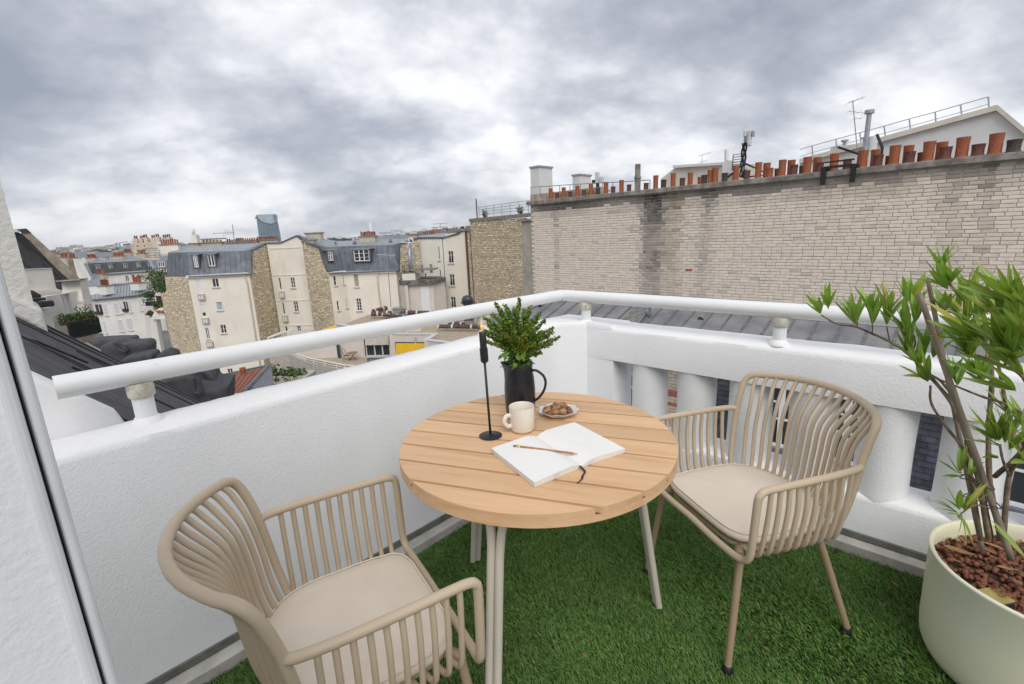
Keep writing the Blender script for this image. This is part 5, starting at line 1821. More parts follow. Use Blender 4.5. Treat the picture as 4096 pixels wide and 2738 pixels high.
MB().obox(PW(ZL, NE - .1, zt_ - .03), uB * (3.2 - ZL), nB * .14, (0, 0, .07)).build('gutter', M['zinc_dark'], sm)
# brick pier with red bands beside the slates
M['pier'] = mat('pier_brick', (.5, .43, .35), .85, .1, 20, tint=True)
bp_ = thing('brick_pier', 'pale brick chimney pier with two red bands seen between the first pillars', 'pier', PW(-8, NE - .6, -10))
mb = MB()
cl_ = []
ps = at_plane('K', 497, 560, nB * (NE - .8), nB)
sp_ = ps.dot(uB)
MB().obox(PW(sp_ - .38, NE - .785, -12), uB * .76, nB * .7, (0, 0, 12 + zt_ + .5)).build('core', M['mortar'], bp_)
z = zt_ + .48
k = 0
red_z = ps.z
while z > -5.5:
    red_row = (abs(z - red_z) < .07) or (abs(z - red_z + .24) < .07)
    for j in range(4):
        s0 = sp_ - .4 + j * .2 + (0.1 if k % 2 else 0)
        vs, fs = brick_mesh(.19, .066, r6)
        mb.add([p + PW(s0 + .1, NE - .805, z) for p in vs], fs)
        cl_ += [((.75, .28, .22, 1) if red_row else (r6.uniform(.85, 1.1),) * 3 + (1,))] * len(vs)
    z -= .076
    k += 1
o = mb.build('brickwork', M['pier'], bp_)
set_tint(o.data, cl_)
tag(o, kind='stuff')
MB().obox(PW(sp_ - .45, NE - .9, zt_ + .1), uB * .9, nB * .9, (0, 0, .12)).build('black_band', M['black_steel'], bp_)
# ================================================================== BUILDINGS ACROSS THE COURTYARD
GZ = -19.0
M['cream'] = mat('cream_plaster', (0.82, 0.765, 0.665), .85, .035, .35, bump=.05, bscale=6, extra=dirt(.28, (.50, .38, .24), .55, .52, .75, (1.5, 1.5, .35)))
M['offwhite'] = mat('offwhite_plaster', (0.80, 0.77, 0.70), .85, .04, .5, extra=dirt(.3, (.5, .47, .42), .7, .55, .75, (1.5, 1.5, .3)))
M['greyrender'] = mat('grey_beige_render', (0.66, 0.60, 0.545), .9, .03, 2)
M['slate_roof'] = mat('slate_zinc', (0.16, 0.18, 0.21), .5, .14, 1.2, metal=.2)
M['mansard_zinc'] = mat('blue_grey_zinc', (0.14, 0.155, 0.18), .5, .16, 1.0, metal=.25, extra=dirt(.4, (.24, .26, .29), 1.2, .5, .7))
M['pale_zinc'] = mat('pale_zinc', (0.33, 0.36, 0.39), .5, .1, 1.3, metal=.25)
M['trim'] = mat('stone_trim', (0.55, 0.48, 0.38), .9, .1, 4)
M['shutter'] = mat('white_shutter', (.74, .745, .76), .6, .04, 5)
M['rubble'] = mat('rubble_stone', (0.74, 0.64, 0.485), .95, .14, 4, tint=True, bump=.5, bscale=8, bdist=.05)
M['rubble_joint'] = mat('rubble_joint', (0.58, 0.49, 0.36), .95, .2, 5)
M['pipe_cream'] = mat('cream_downpipe', (.6, .5, .38), .6)
M['brown_brick'] = mat('brown_brick', (.16, .07, .045), .9, .2, 12)
M['gravel'] = mat('roof_gravel', (0.48, 0.385, 0.285), .95, .12, 3, bump=.5, bscale=18, bdist=.05, extra=dirt(.5, (.20, .15, .10), 22, .5, .62))
M['rust'] = mat('rusted_duct', (.115, .062, .045), .75, .25, 5, extra=dirt(.5, (.28, .25, .24), 6, .54, .66))
M['yellow'] = mat('yellow_canvas', (.80, .48, .015), .75, .05, 2)
M['curtain'] = mat('curtain', (.5, .47, .42), .9, .1, 6)


class Plane:
    """vertical wall plane through two sighted points"""

    def __init__(self, fr, a, Ya, b, Yb):
        self.fr = fr
        A, B = at_y(fr, a[0], a[1], Ya), at_y(fr, b[0], b[1], Yb)
        self.o = Vector((A.x, A.y, 0))
        self.e = Vector((B.x - A.x, B.y - A.y, 0)).normalized()
        self.n = Vector((self.e.y, -self.e.x, 0))
        if self.n.dot(Vector((0, 0, 0)) - self.o) < 0:
            self.n = -self.n

    def hit(self, x, y, fr=None, off=0.0):
        p = self.o + self.n * off
        return at_plane(fr or self.fr, x, y, p, self.n)

    def uv(self, x, y, fr=None):
        p = self.hit(x, y, fr)
        return ((p - self.o).dot(self.e), p.z)

    def at(self, a, z, off=0.0):
        return self.o + self.e * a + self.n * off + Vector((0, 0, z))

    def rect(self, r, fr=None):
        a0, z1 = self.uv(r[0], r[1], fr)
        a1, z0 = self.uv(r[2], r[3], fr)
        return (min(a0, a1), max(a0, a1), min(z0, z1), max(z0, z1))


def wall(parent, name, m_, pl, poly, holes=(), th=.35, reveal=.22, fr=None, down=None):
    """wall polygon (sighted points) with real window openings"""
    pts = [pl.uv(x, y, fr) for x, y in poly]
    if down is not None:
        pts = pts + [(pts[-1][0], down), (pts[0][0], down)]
    bm = bmesh.new()
    loops = [pts] + [[(a0, z0), (a1, z0), (a1, z1), (a0, z1)] for (a0, a1, z0, z1) in holes]
    ed = []
    for lp in loops:
        vs = [bm.verts.new(pl.at(a, z)) for a, z in lp]
        for i in range(len(vs)):
            ed.append(bm.edges.new((vs[i], vs[(i + 1) % len(vs)])))
    bmesh.ops.triangle_fill(bm, use_beauty=True, use_dissolve=False, edges=ed)
    for f in bm.faces:
        f.normal_update()
        if f.normal.dot(pl.n) < 0:
            f.normal_flip()
    for k, lp in enumerate(loops):
        d = th if k == 0 else reveal
        for i in range(len(lp)):
            p, q = lp[i], lp[(i + 1) % len(lp)]
            v = [bm.verts.new(pl.at(*p)), bm.verts.new(pl.at(*q)), bm.verts.new(pl.at(*q, -d)), bm.verts.new(pl.at(*p, -d))]
            bm.faces.new(v)
    me = bpy.data.meshes.new(name)
    bm.to_mesh(me)
    bm.free()
    me.materials.append(m_)
    o = bpy.data.objects.new(name, me)
    C.objects.link(o)
    return attach(o, parent)


def window(parent, pl, r, leaves_=2, bars=1, depth=.12, sill=True, glass=None, frame=None, fw=.05, curtain=False):
    a0, a1, z0, z1 = r
    mb = MB()
    fm_ = frame or M['white_frame']

    def bar(x0, x1, y0, y1):
        mb.obox(pl.at(x0, y0, -depth), pl.e * (x1 - x0), pl.n * .05, (0, 0, y1 - y0))
    bar(a0, a0 + fw, z0, z1)
    bar(a1 - fw, a1, z0, z1)
    bar(a0 + fw, a1 - fw, z1 - fw, z1)
    bar(a0 + fw, a1 - fw, z0, z0 + fw * 1.2)
    W = (a1 - a0 - 2 * fw)
    for k in range(1, leaves_):
        c_ = a0 + fw + W * k / leaves_
        bar(c_ - fw * .7, c_ + fw * .7, z0 + fw * 1.2, z1 - fw)
    o = mb.build('window', fm_, parent)
    gb = MB()
    for k in range(leaves_):
        x0 = a0 + fw + W * k / leaves_ + (fw * .7 if k else 0)
        x1 = a0 + fw + W * (k + 1) / leaves_ - (fw * .7 if k < leaves_ - 1 else 0)
        MB().obox(pl.at(x0, z0 + fw * 1.2, -depth - .03), pl.e * (x1 - x0), pl.n * .02, (0, 0, z1 - z0 - 2.2 * fw)).build('pane', glass or M['window_glass'], o)
        for j in range(1, bars + 1):
            zz_ = z0 + (z1 - z0) * j / (bars + 1)
            gb.obox(pl.at(x0, zz_ - .018, -depth + .005), pl.e * (x1 - x0), pl.n * .03, (0, 0, .036))
    if gb.v:
        gb.build('glazing_bar', fm_, o)
    if sill:
        MB().obox(pl.at(a0 - .1, z0 - .12, -.1), pl.e * (a1 - a0 + .2), pl.n * .2, (0, 0, .115)).build('sill', M['trim'], parent)
    return o


def slab(parent, name, m_, pts, ext, bevel=0):
    return MB().prism(pts, ext).build(name, m_, parent, bevel=bevel)


def zinc_face(parent, bl, br_, tr, tl, n, m_, seam_m=None, r_=.025, name='zinc_panel'):
    """sloping or upright zinc face made of separate panels with standing seams"""
    bl, br_, tr, tl = map(Vector, (bl, br_, tr, tl))
    nr = (br_ - bl).cross(tl - bl).normalized()
    if nr.dot(EYE - bl) < 0:
        nr = -nr
    g = .006
    for i in range(n):
        t0, t1 = i / n, (i + 1) / n
        q = [bl.lerp(br_, t0), bl.lerp(br_, t1), tl.lerp(tr, t1), tl.lerp(tr, t0)]
        MB().prism(q, nr * -.03).build(name, m_, parent)
    mb_ = []
    for i in range(n + 1):
        t = i / n
        MB().tube([bl.lerp(br_, t) + nr * .01, tl.lerp(tr, t) + nr * .01], r_, 4).build('seam', seam_m or m_, parent)


def rubble(parent, pl, poly, sw=.42, sh=.2, fr=None, seed=1, down=None, dark=0.0, base=None):
    """rubble masonry: irregular proud stones on a mortar bed"""
    pts = [pl.uv(x, y, fr) for x, y in poly]
    if down is not None:
        pts = pts + [(pts[-1][0], down), (pts[0][0], down)]
    slab(parent, 'wall_core', M['rubble_joint'], [pl.at(a, z) for a, z in pts], pl.n * -.4)
    rs = random.Random(seed)

    def inside(a, z):
        c_ = False
        for i in range(len(pts)):
            (x1, y1), (x2, y2) = pts[i], pts[i - 1]
            if (y1 > z) != (y2 > z) and a < (x2 - x1) * (z - y1) / (y2 - y1) + x1:
                c_ = not c_
        return c_
    zlo = max(min(p[1] for p in pts), -16)
    zhi = max(p[1] for p in pts)
    alo, ahi = min(p[0] for p in pts), max(p[0] for p in pts)
    mb = MB()
    cl_ = []
    z = zlo
    while z < zhi:
        h_ = sh * rs.uniform(.7, 1.3)
        a = alo - rs.random() * sw
        while a < ahi:
            w_ = sw * rs.uniform(.5, 1.45)
            if all(inside(a + da * w_, z + dz * h_) for da in (.08, .92) for dz in (.1, .9)):
                j = lambda k_: rs.uniform(-k_, k_)
                pr = rs.uniform(.015, .075)
                g = .025
                o_ = [(a + g + j(.03), z + g + j(.02)), (a + w_ - g + j(.03), z + g + j(.02)), (a + w_ - g + j(.03), z + h_ - g + j(.02)), (a + g + j(.03), z + h_ - g + j(.02))]
                k_ = .2
                ca, cz_ = a + w_ / 2, z + h_ / 2
                i_ = [(x + (ca - x) * k_, y + (cz_ - y) * k_) for x, y in o_]
                mb.add([pl.at(x, y, .002) for x, y in o_] + [pl.at(x, y, pr + j(.02)) for x, y in i_],
                       [(4, 5, 6, 7)] + [(q, (q + 1) % 4, (q + 1) % 4 + 4, q + 4) for q in range(4)])
                t_ = rs.uniform(.72, 1.15)
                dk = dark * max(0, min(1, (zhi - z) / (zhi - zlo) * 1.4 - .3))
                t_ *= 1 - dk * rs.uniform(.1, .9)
                if rs.random() < .1:
                    t_ *= 1.25
                cl_ += [(t_ * rs.uniform(.97, 1.05), t_, t_ * rs.uniform(.85, 1.05), 1)] * 8
            a += w_
        z += h_
    o = mb.build('stonework', M['rubble'], parent)
    set_tint(o.data, cl_)
    return tag(o, kind='stuff')


PMF = {c_: pot_mesh('chimney_pot', {'o': M['terra'], 'd': M['terra_dark']}[c_], 1) for c_ in 'od'}


def chimney(parent, c, along, n, w, d, h, pots=True, m_=None, ph=.55, name='chimney'):
    """stack with cap and pots; c = middle of the base"""
    along = Vector(along).normalized()
    dep = Vector((-along.y, along.x, 0))
    o_ = Vector(c) - along * (w / 2) - dep * (d / 2)
    st_ = MB().obox(o_, along * w, dep * d, (0, 0, h)).build(name, m_ or M['trim'], parent)
    tgt = st_ if (parent is not None and parent.type == 'EMPTY') else st_
    MB().obox(o_ - along * .1 - dep * .1 + Vector((0, 0, h + .002)), along * (w + .2), dep * (d + .2), (0, 0, .14)).build('chimney_cap', M['concrete'], tgt)
    rs = random.Random(int(c[0] * 10))
    for k in range(n if pots else 0):
        p = o_ + along * (w * (k + .5) / n) + dep * (d * .5) + Vector((0, 0, h + .143))
        q = bpy.data.objects.new('chimney_pot', PMF['o' if rs.random() < .7 else 'd'])
        C.objects.link(q)
        q.location = p
        q.scale = (.2, .2, ph * rs.uniform(.8, 1.15))
        q.parent = tgt
    return st_


def dormer(parent, pl, r, leaves_=2, bars=2, back=1.6, m_=None, off=.1, fr=None, wall_m=None):
    a0, a1, z0, z1 = pl.rect(r, fr)
    zm = wall_m or M['mansard_zinc']
    for x0, x1 in ((a0 - .14, a0), (a1, a1 + .14)):
        slab(parent, 'dormer_cheek', zm, [pl.at(x0, z0 - .1, off), pl.at(x1, z0 - .1, off), pl.at(x1, z1 + .02, off), pl.at(x0, z1 + .02, off)], pl.n * -back)
    slab(parent, 'dormer_roof', M['pale_zinc'], [pl.at(a0 - .3, z1 + .023, off + .12), pl.at(a1 + .3, z1 + .023, off + .12), pl.at(a1 + .3, z1 + .12, off + .12), pl.at(a0 - .3, z1 + .12, off + .12)], pl.n * -back)
    p2 = Plane.__new__(Plane)
    p2.fr, p2.o, p2.e, p2.n = pl.fr, pl.o + pl.n * (off - .02), pl.e, pl.n
    slab(parent, 'dormer_back', M['window_glass'], [p2.at(a0, z0, -.3), p2.at(a1, z0, -.3), p2.at(a1, z1, -.3), p2.at(a0, z1, -.3)], pl.n * -.02)
    window(parent, p2, (a0 + .003, a1 - .003, z0, z1), leaves_, bars, .06, False, fw=.08)


# ---------------- B1: cream wing with blue zinc mansard
b1 = thing('apartment_house', 'cream apartment house with blue grey zinc mansard and a single downpipe', 'building', at_y('F2', 600, 900, 57) * 1)
b1.location.z = GZ
c1 = Plane('F2', (335, 690), 56, (890, 672), 57)
hr_ = [(550, 708, 622, 782), (590, 918, 655, 990), (625, 1122, 690, 1195), (405, 715, 470, 838), (450, 938, 505, 1045), (490, 1148, 540, 1248), (565, 1550, 610, 1640), (690, 1515, 752, 1590)]
hs = [c1.rect(r) for r in hr_]
wall(b1, 'front_wall', M['cream'], c1, [(335, 690), (890, 672)], hs, down=GZ)
for i, (h_, r) in enumerate(zip(hs, hr_)):
    if i in (3, 4):
        MB().obox(c1.at(h_[0], h_[2] + (.5 if i == 4 else 0), -.1), c1.e * (h_[1] - h_[0]), c1.n * .06, (0, 0, h_[3] - h_[2] - (.5 if i == 4 else 0))).build('roller_shutter', M['shutter'], b1)
        if i == 4:
            window(b1, c1, (h_[0], h_[1], h_[2], h_[2] + .5), 1, 0, sill=False)
    else:
        window(b1, c1, h_, 2 if i != 1 else 1, 1 if i in (2, 5) else 0, glass=mat('frosted_glass', (.42, .48, .62), .4) if i == 1 else None)
for (x, y) in ((465, 868), (502, 1080), (540, 1290), (580, 1500)):
    a, z = c1.uv(x, y)
    cb_ = MB().obox(c1.at(a - .37, z - .4, .003), c1.e * .74, c1.n * .25, (0, 0, .72)).build('larder_box', M['trim'], b1, bevel=.03)
    for dx in (-.22, .05):
        MB().obox(c1.at(a + dx, z - .25, .255), c1.e * .17, c1.n * .02, (0, 0, .38)).build('grille', M['shutter'], cb_)
MB().tube([c1.at(c1.uv(848, 680)[0], c1.uv(848, 680)[1], .15)] + [c1.hit(x, y, off=.15) for x, y in ((870, 740), (985, 1480), (1000, 1600))], .07, 8).build('downpipe', M['pipe_cream'], b1, smooth=True)
a_, z_ = c1.uv(340, 690)
MB().obox(c1.at(a_ - .1, z_ - .15, .003), c1.e * (c1.uv(890, 672)[0] - a_ + .1), c1.n * .25, (0, 0, .3)).build('cornice', M['offwhite'], b1)
# mansard
B_ = lambda x, y, Y: at_y('F2', x, y, Y)
bl, br_, tr, tl = B_(345, 682, 56), B_(910, 655, 57), B_(900, 455, 58), B_(330, 470, 57.2)
zinc_face(b1, bl, br_, tr, tl, 12, M['mansard_zinc'])
zinc_face(b1, B_(150, 690, 60.5), bl, tl, B_(165, 475, 60.5), 5, M['mansard_zinc'])
MB().tube([B_(345, 690, 55.8), B_(910, 662, 56.8)], .1, 6).build('gutter', M['zinc_dark'], b1)
m1 = Plane('F2', (345, 682), 56.3, (910, 655), 57.3)
dormer(b1, m1, (383, 495, 440, 605), 2, 0)
dormer(b1, m1, (513, 490, 590, 595), 2, 0)
zinc_face(b1, tl, tr, B_(1045, 387, 63), B_(360, 425, 64), 14, M['pale_zinc'])
zinc_face(b1, B_(165, 475, 60.5), tl, B_(360, 425, 64), B_(250, 430, 64), 4, M['pale_zinc'])
# left stone flank and party wall gable
sA = Plane('F2', (130, 690), 61, (335, 690), 56.05)
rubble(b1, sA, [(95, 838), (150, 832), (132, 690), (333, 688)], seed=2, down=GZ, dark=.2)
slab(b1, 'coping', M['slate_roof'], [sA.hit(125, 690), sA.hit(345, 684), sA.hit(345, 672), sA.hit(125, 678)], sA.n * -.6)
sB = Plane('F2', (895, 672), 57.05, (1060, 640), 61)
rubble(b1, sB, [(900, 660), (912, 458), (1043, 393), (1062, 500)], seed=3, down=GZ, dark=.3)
slab(b1, 'coping', M['mansard_zinc'], [sB.hit(903, 672, off=.1), sB.hit(905, 452, off=.1), sB.hit(1047, 384, off=.1), sB.hit(1047, 398, off=.1), sB.hit(920, 462, off=.1), sB.hit(918, 660, off=.1)], sB.n * -.7)
ch1 = chimney(b1, B_(190, 455, 62) - Vector((0, 0, .4)), c1.e, 8, 2.1, .8, 1.1, m_=M['cream'])
ch1 = chimney(b1, B_(405, 420, 66), c1.e, 0, 1.1, .8, .35, pots=False, m_=M['trim'])
MB().obox(B_(402, 400, 66) - c1.e * .35, c1.e * .7, Vector((0, .7, 0)), (0, 0, 1.25)).build('chimney_shaft', M['offwhite'], b1)
MB().tube([B_(392, 320, 66.4), B_(388, 265, 66.4)], .2, 10).build('flue', M['metal_white'], b1, smooth=True)
chimney(b1, B_(555, 395, 70) - Vector((0, 0, .4)), c1.e, 0, 2.9, .9, .5, pots=False, m_=M['trim'], name='chimney')
for k in range(6):
    MB().obox(B_(460 + k * 30, 385, 70), c1.e * .22, Vector((0, .6, 0)), (0, 0, .42)).build('chimney_pier', M['trim'], b1)
MB().obox(B_(450, 360, 70), c1.e * 3.0, Vector((0, .9, 0)), (0, 0, .16)).build('chimney_cap', M['concrete'], b1)
chimney(b1, B_(830, 392, 68) - Vector((0, 0, .8)), c1.e, 14, 4.1, .8, .9, m_=M['trim'], ph=.42)
chimney(b1, B_(1055, 370, 70) - Vector((0, 0, .9)), c1.e, 13, 2.8, .8, 1.0, m_=M['trim'], ph=.4)

# ---------------- B2: cream gable between the stone flanks
b2 = thing('gable_house', 'plain cream gabled house with thin string courses between two rubble stone flanks', 'building', B_(1230, 800, 61))
b2.location.z = GZ
c2 = Plane('F2', (1066, 500), 61.2, (1400, 500), 60.5)
hr_ = [(1253, 697, 1305, 790), (1282, 912, 1334, 1005), (1312, 1130, 1360, 1215), (1147, 702, 1182, 808), (1178, 922, 1212, 1027), (1207, 1137, 1240, 1215)]
hs = [c2.rect(r) for r in hr_]
wall(b2, 'front_wall', M['cream'], c2, [(1045, 390), (1160, 390), (1310, 326), (1372, 384)], hs, down=GZ)
for i, h_ in enumerate(hs):
    window(b2, c2, h_, 2 if i < 3 else 1, 2 if i < 3 else 0, sill=i < 3)
for (x, y) in ((1188, 850), (1218, 1065)):
    a, z = c2.uv(x, y)
    cb_ = MB().obox(c2.at(a - .35, z - .45, .003), c2.e * .7, c2.n * .25, (0, 0, .9)).build('larder_box', M['trim'], b2, bevel=.03)
    for dx in (-.22, .05):
        MB().obox(c2.at(a + dx, z - .3, .255), c2.e * .17, c2.n * .02, (0, 0, .5)).build('grille', M['shutter'], cb_)
for (xa, ya, xb, yb) in ((1070, 441, 1365, 437), (1103, 681, 1395, 672), (1137, 908, 1425, 901), (1168, 1130, 1455, 1120)):
    p, q = c2.hit(xa, ya, off=.002), c2.hit(xb, yb, off=.002)
    q.z = p.z
    MB().obox(p, q - p, c2.n * .06, (0, 0, .07)).build('string_course', M['offwhite'], b2)
slab(b2, 'coping', M['mansard_zinc'], [c2.hit(x, y, off=.1) for x, y in ((1043, 396), (1043, 384), (1160, 383), (1310, 317), (1390, 360), (1385, 372), (1310, 330), (1163, 394))], c2.n * -.8)

# ---------------- B3: cream house with large mansard
b3 = thing('mansard_house', 'cream house with a broad blue grey zinc mansard behind the thin antenna', 'building', at_y('F3', 600, 800, 57))
b3.location.z = GZ
D_ = lambda x, y, Y: at_y('F3', x, y, Y)
c3a = Plane('F3', (258, 655), 56, (405, 650), 57.5)
c3 = Plane('F3', (405, 650), 57.5, (860, 635), 56.5)
hrA = [(297, 686, 332, 768), (380, 672, 402, 757), (327, 907, 358, 992), (407, 890, 428, 970)]
hsA = [c3a.rect(r) for r in hrA]
wall(b3, 'side_wall', M['cream'], c3a, [(256, 645), (405, 648)], hsA, down=GZ)
for h_ in hsA:
    window(b3, c3a, h_, 2 if h_[1] - h_[0] > 1 else 1, 1)
hr_ = [(475, 668, 532, 782), (500, 885, 556, 995)]
hs = [c3.rect(r) for r in hr_]
wall(b3, 'front_wall', M['cream'], c3, [(405, 648), (860, 635)], hs, down=GZ)
window(b3, c3, hs[0], 1, 0, glass=mat('tan_blind', (.42, .37, .3), .8))
window(b3, c3, hs[1], 2, 3)
MB().tube([c3.hit(x, y, off=.15) for x, y in ((690, 640), (698, 745), (712, 880), (730, 975), (745, 1100))], .07, 8).build('downpipe', M['pipe_cream'], b3, smooth=True)
bl, bm2, br_ = D_(265, 655, 55.9), D_(405, 648, 57.4), D_(885, 628, 56.4)
tl, tm, tr = D_(200, 425, 57.5), D_(335, 418, 58.6), D_(890, 402, 57.8)
zinc_face(b3, bm2, br_, tr, tm, 11, M['mansard_zinc'])
zinc_face(b3, bl, bm2, tm, tl, 4, M['mansard_zinc'])
MB().tube([bl - Vector((0, .2, .05)), bm2 - Vector((0, .2, .05)), br_ - Vector((0, .2, .05))], .1, 6).build('gutter', M['zinc_dark'], b3)
for pl_x, (xa, ya, xb, yb) in ((c3a, (258, 655, 405, 650)), (c3, (405, 650, 860, 635))):
    p, q = pl_x.uv(xa, ya), pl_x.uv(xb, yb)
    MB().obox(pl_x.at(p[0], p[1] - .2, .003), pl_x.e * (q[0] - p[0]), pl_x.n * .22, (0, 0, .3)).build('cornice', M['offwhite'], b3)
m3 = Plane('F3', (405, 650), 57.6, (885, 628), 56.6)
dormer(b3, m3, (480, 448, 628, 548), 3, 2)
m3a = Plane('F3', (265, 655), 56.2, (405, 648), 57.6)
dormer(b3, m3a, (245, 455, 297, 545), 2, 1)
zinc_face(b3, tm, tr, D_(1065, 345, 62), D_(340, 370, 64), 13, M['pale_zinc'])
zinc_face(b3, tl, tm, D_(340, 370, 64), D_(30, 330, 62), 9, M['pale_zinc'])
sC = Plane('F3', (15, 640), 60, (255, 640), 56)
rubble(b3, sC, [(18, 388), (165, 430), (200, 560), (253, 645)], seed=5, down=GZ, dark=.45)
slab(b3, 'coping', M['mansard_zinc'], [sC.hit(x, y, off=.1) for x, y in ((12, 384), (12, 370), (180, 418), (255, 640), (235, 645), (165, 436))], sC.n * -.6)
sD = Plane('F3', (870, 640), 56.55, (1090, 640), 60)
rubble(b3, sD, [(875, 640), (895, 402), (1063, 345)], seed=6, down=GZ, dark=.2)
slab(b3, 'coping', M['mansard_zinc'], [sD.hit(x, y, off=.1) for x, y in ((880, 640), (886, 395), (1066, 335), (1066, 350), (900, 408), (895, 640))], sD.n * -.6)
chimney(b3, D_(615, 365, 62) - Vector((0, 0, .6)), c3.e, 9, 2.05, .9, 1.05, m_=M['trim'], ph=.5)
for (x, y, Y, w_) in ((130, 325, 63, 2.05), (95, 390, 59, 1.25), (1015, 335, 64, 1.25)):
    chimney(b3, D_(x, y, Y) - Vector((0, 0, .7)), c3.e, 0, w_, .8, 1.0, pots=False, m_=M['trim'])
for (x, y) in ((490, 380), (810, 368)):
    p = D_(x, y, 60)
    MB().lathe([(.22, -.3), (.22, .05), (.1, .2)], p, 10).build('roof_vent', M['zinc_dark'], b3, smooth=True)
MB().tube([D_(318, 400, 60), D_(318, 375, 60)], .12, 8).build('vent_pipe', M['zinc_dark'], b3)
# lattice mast in front
an = thing('lattice_antenna', 'tall thin lattice antenna mast in front of the cream wall', 'antenna', D_(815, 950, 53))
MB().tube([D_(815, 960, 53), D_(780, 490, 53)], .045, 6).build('mast', M['galv'], an)
p, q = D_(688, 490, 53), D_(850, 500, 53)
mb = MB().tube([p, q], .03, 5)
for k in range(14):
    c_ = p.lerp(q, k / 13)
    mb.tube([c_ - Vector((.0, .3, .12)), c_ + Vector((0, .3, .12))], .015, 4)
mb.build('aerial', M['galv'], an)

# ---------------- B4
b4 = thing('corner_house', 'narrow pale cream house with a brown brick striped flank', 'building', D_(1300, 700, 58))
b4.location.z = GZ
c4a = Plane('F3', (1065, 345), 60.5, (1285, 345), 59)
hrA = [(1233, 420, 1256, 542), (1112, 660, 1134, 730), (1246, 630, 1266, 705)]
hsA = [c4a.rect(r) for r in hrA]
wall(b4, 'side_wall', M['offwhite'], c4a, [(1065, 345), (1285, 345)], hsA, down=GZ)
for h_ in hsA:
    window(b4, c4a, h_, 1, 0)
c4 = Plane('F3', (1285, 345), 59, (1435, 300), 58)
hr_ = [(1325, 460, 1378, 568), (1336, 668, 1388, 772), (1347, 870, 1398, 966)]
hs = [c4.rect(r) for r in hr_]
wall(b4, 'front_wall', M['cream'], c4, [(1285, 345), (1428, 305), (1462, 285)], hs, down=GZ)
for h_ in hs:
    w_o = window(b4, c4, h_, 2, 2)
    for zz_ in (.25, .5):
        MB().tube([c4.at(h_[0], h_[2] + zz_, .03), c4.at(h_[1], h_[2] + zz_, .03)], .025, 4).build('window_rail', M['black_steel'], b4)
s4 = Plane('F3', (1462, 280), 58, (1558, 280), 61.5)
rubble(b4, s4, [(1462, 280), (1558, 280)], seed=8, down=GZ, sw=.3, sh=.15)
for xa, xb in ((1464, 1490), (1517, 1538)):
    a0, zt0 = s4.uv(xa, 284)
    a1, _ = s4.uv(xb, 284)
    mbk = MB()
    z = zt0
    k = 0
    while z > -12:
        mbk.obox(s4.at(a0 + (.04 if k % 2 else 0), z - .11, .003), s4.e * (a1 - a0), s4.n * .09, (0, 0, .1))
        z -= .125
        k += 1
    tag(mbk.build('brick_stripe', M['brown_brick'], b4), kind='stuff')
slab(b4, 'coping', M['concrete'], [s4.at(-.4, s4.uv(1462, 280)[1] + .002, .2), s4.at(6.5, s4.uv(1462, 280)[1] + .002, .2), s4.at(6.5, s4.uv(1462, 280)[1] + .3, .2), s4.at(-.4, s4.uv(1462, 280)[1] + .3, .2)], s4.n * -1.6)
slab(b4, 'coping', M['mansard_zinc'], [c4a.hit(1062, 350, off=.1), c4a.hit(1285, 348, off=.1), c4a.hit(1285, 333, off=.1), c4a.hit(1062, 335, off=.1)], c4a.n * -.7)
slab(b4, 'coping', M['mansard_zinc'], [c4.hit(1285, 348, off=.1), c4.hit(1428, 308, off=.1), c4.hit(1428, 294, off=.1), c4.hit(1285, 333, off=.1)], c4.n * -.7)
MB().tube([D_(1455, 262, 58.5), D_(1454, 240, 58.5)], .25, 10).build('flue', M['black_steel'], b4)
zinc_face(b4, D_(1065, 343, 60.6), D_(1290, 340, 59.4), D_(1300, 300, 64), D_(1090, 320, 66), 5, M['pale_zinc'])
chimney(b4, D_(1155, 318, 67) - Vector((0, 0, .9)), c4a.e, 6, 2.1, .8, .9, m_=M['trim'], ph=.42)
chimney(b4, D_(1362, 295, 62) - Vector((0, 0, .9)), c4a.e, 5, 1.75, .8, .95, m_=M['offwhite'], ph=.42)
chimney(b4, D_(1508, 268, 66) - Vector((0, 0, .5)), c4a.e, 3, .9, .6, .5, m_=M['trim'], ph=.4)
for (bx_, by_, ty_, Y, lb) in ((1255, 300, 210, 75, 'thin television antenna above the corner house'), (865, 310, 270, 90, 'small television antenna behind the blue zinc mansard'), (762, 310, 290, 92, 'low television antenna to the left of the small one')):
    t = thing('roof_antenna', lb, 'antenna', D_(bx_, by_, Y))
    p, q = D_(bx_, by_, Y), D_(bx_, ty_, Y)
    MB().tube([p - Vector((0, 0, 1)), q], .05, 5).build('mast', M['galv'], t)
    mb = MB()
    for f_ in (.98, .65):
        c_ = p.lerp(q, f_)
        mb.tube([c_ - Vector((1.1, 0, .05)), c_ + Vector((1.1, 0, -.05))], .035, 4)
        for k in range(6):
            mb.tube([c_ + Vector((-1 + k * .4, -.4, -.12)), c_ + Vector((-1 + k * .4, .4, .12))], .02, 4)
    mb.build('aerial', M['galv'], t)
ta_ = thing('roof_antenna', 'television antenna standing left of the glass tower', 'antenna', at_y('F2', 750, 360, 66))
p, q = at_y('F2', 752, 360, 66), at_y('F2', 737, 222, 66)
MB().tube([p - Vector((0, 0, 1)), q], .05, 5).build('mast', M['galv'], ta_)
c_ = at_y('F2', 742, 295, 66)
mb = MB().tube([c_ - Vector((2.7, 0, -.02)), c_ + Vector((.2, 0, 0))], .035, 4)
for k in range(7):
    mb.tube([c_ + Vector((-1.2 + k * .2, -.3, -.5 + .06 * k)), c_ + Vector((-1.2 + k * .2, .3, .5 - .06 * k))], .02, 4)
mb.build('aerial', M['galv'], ta_)

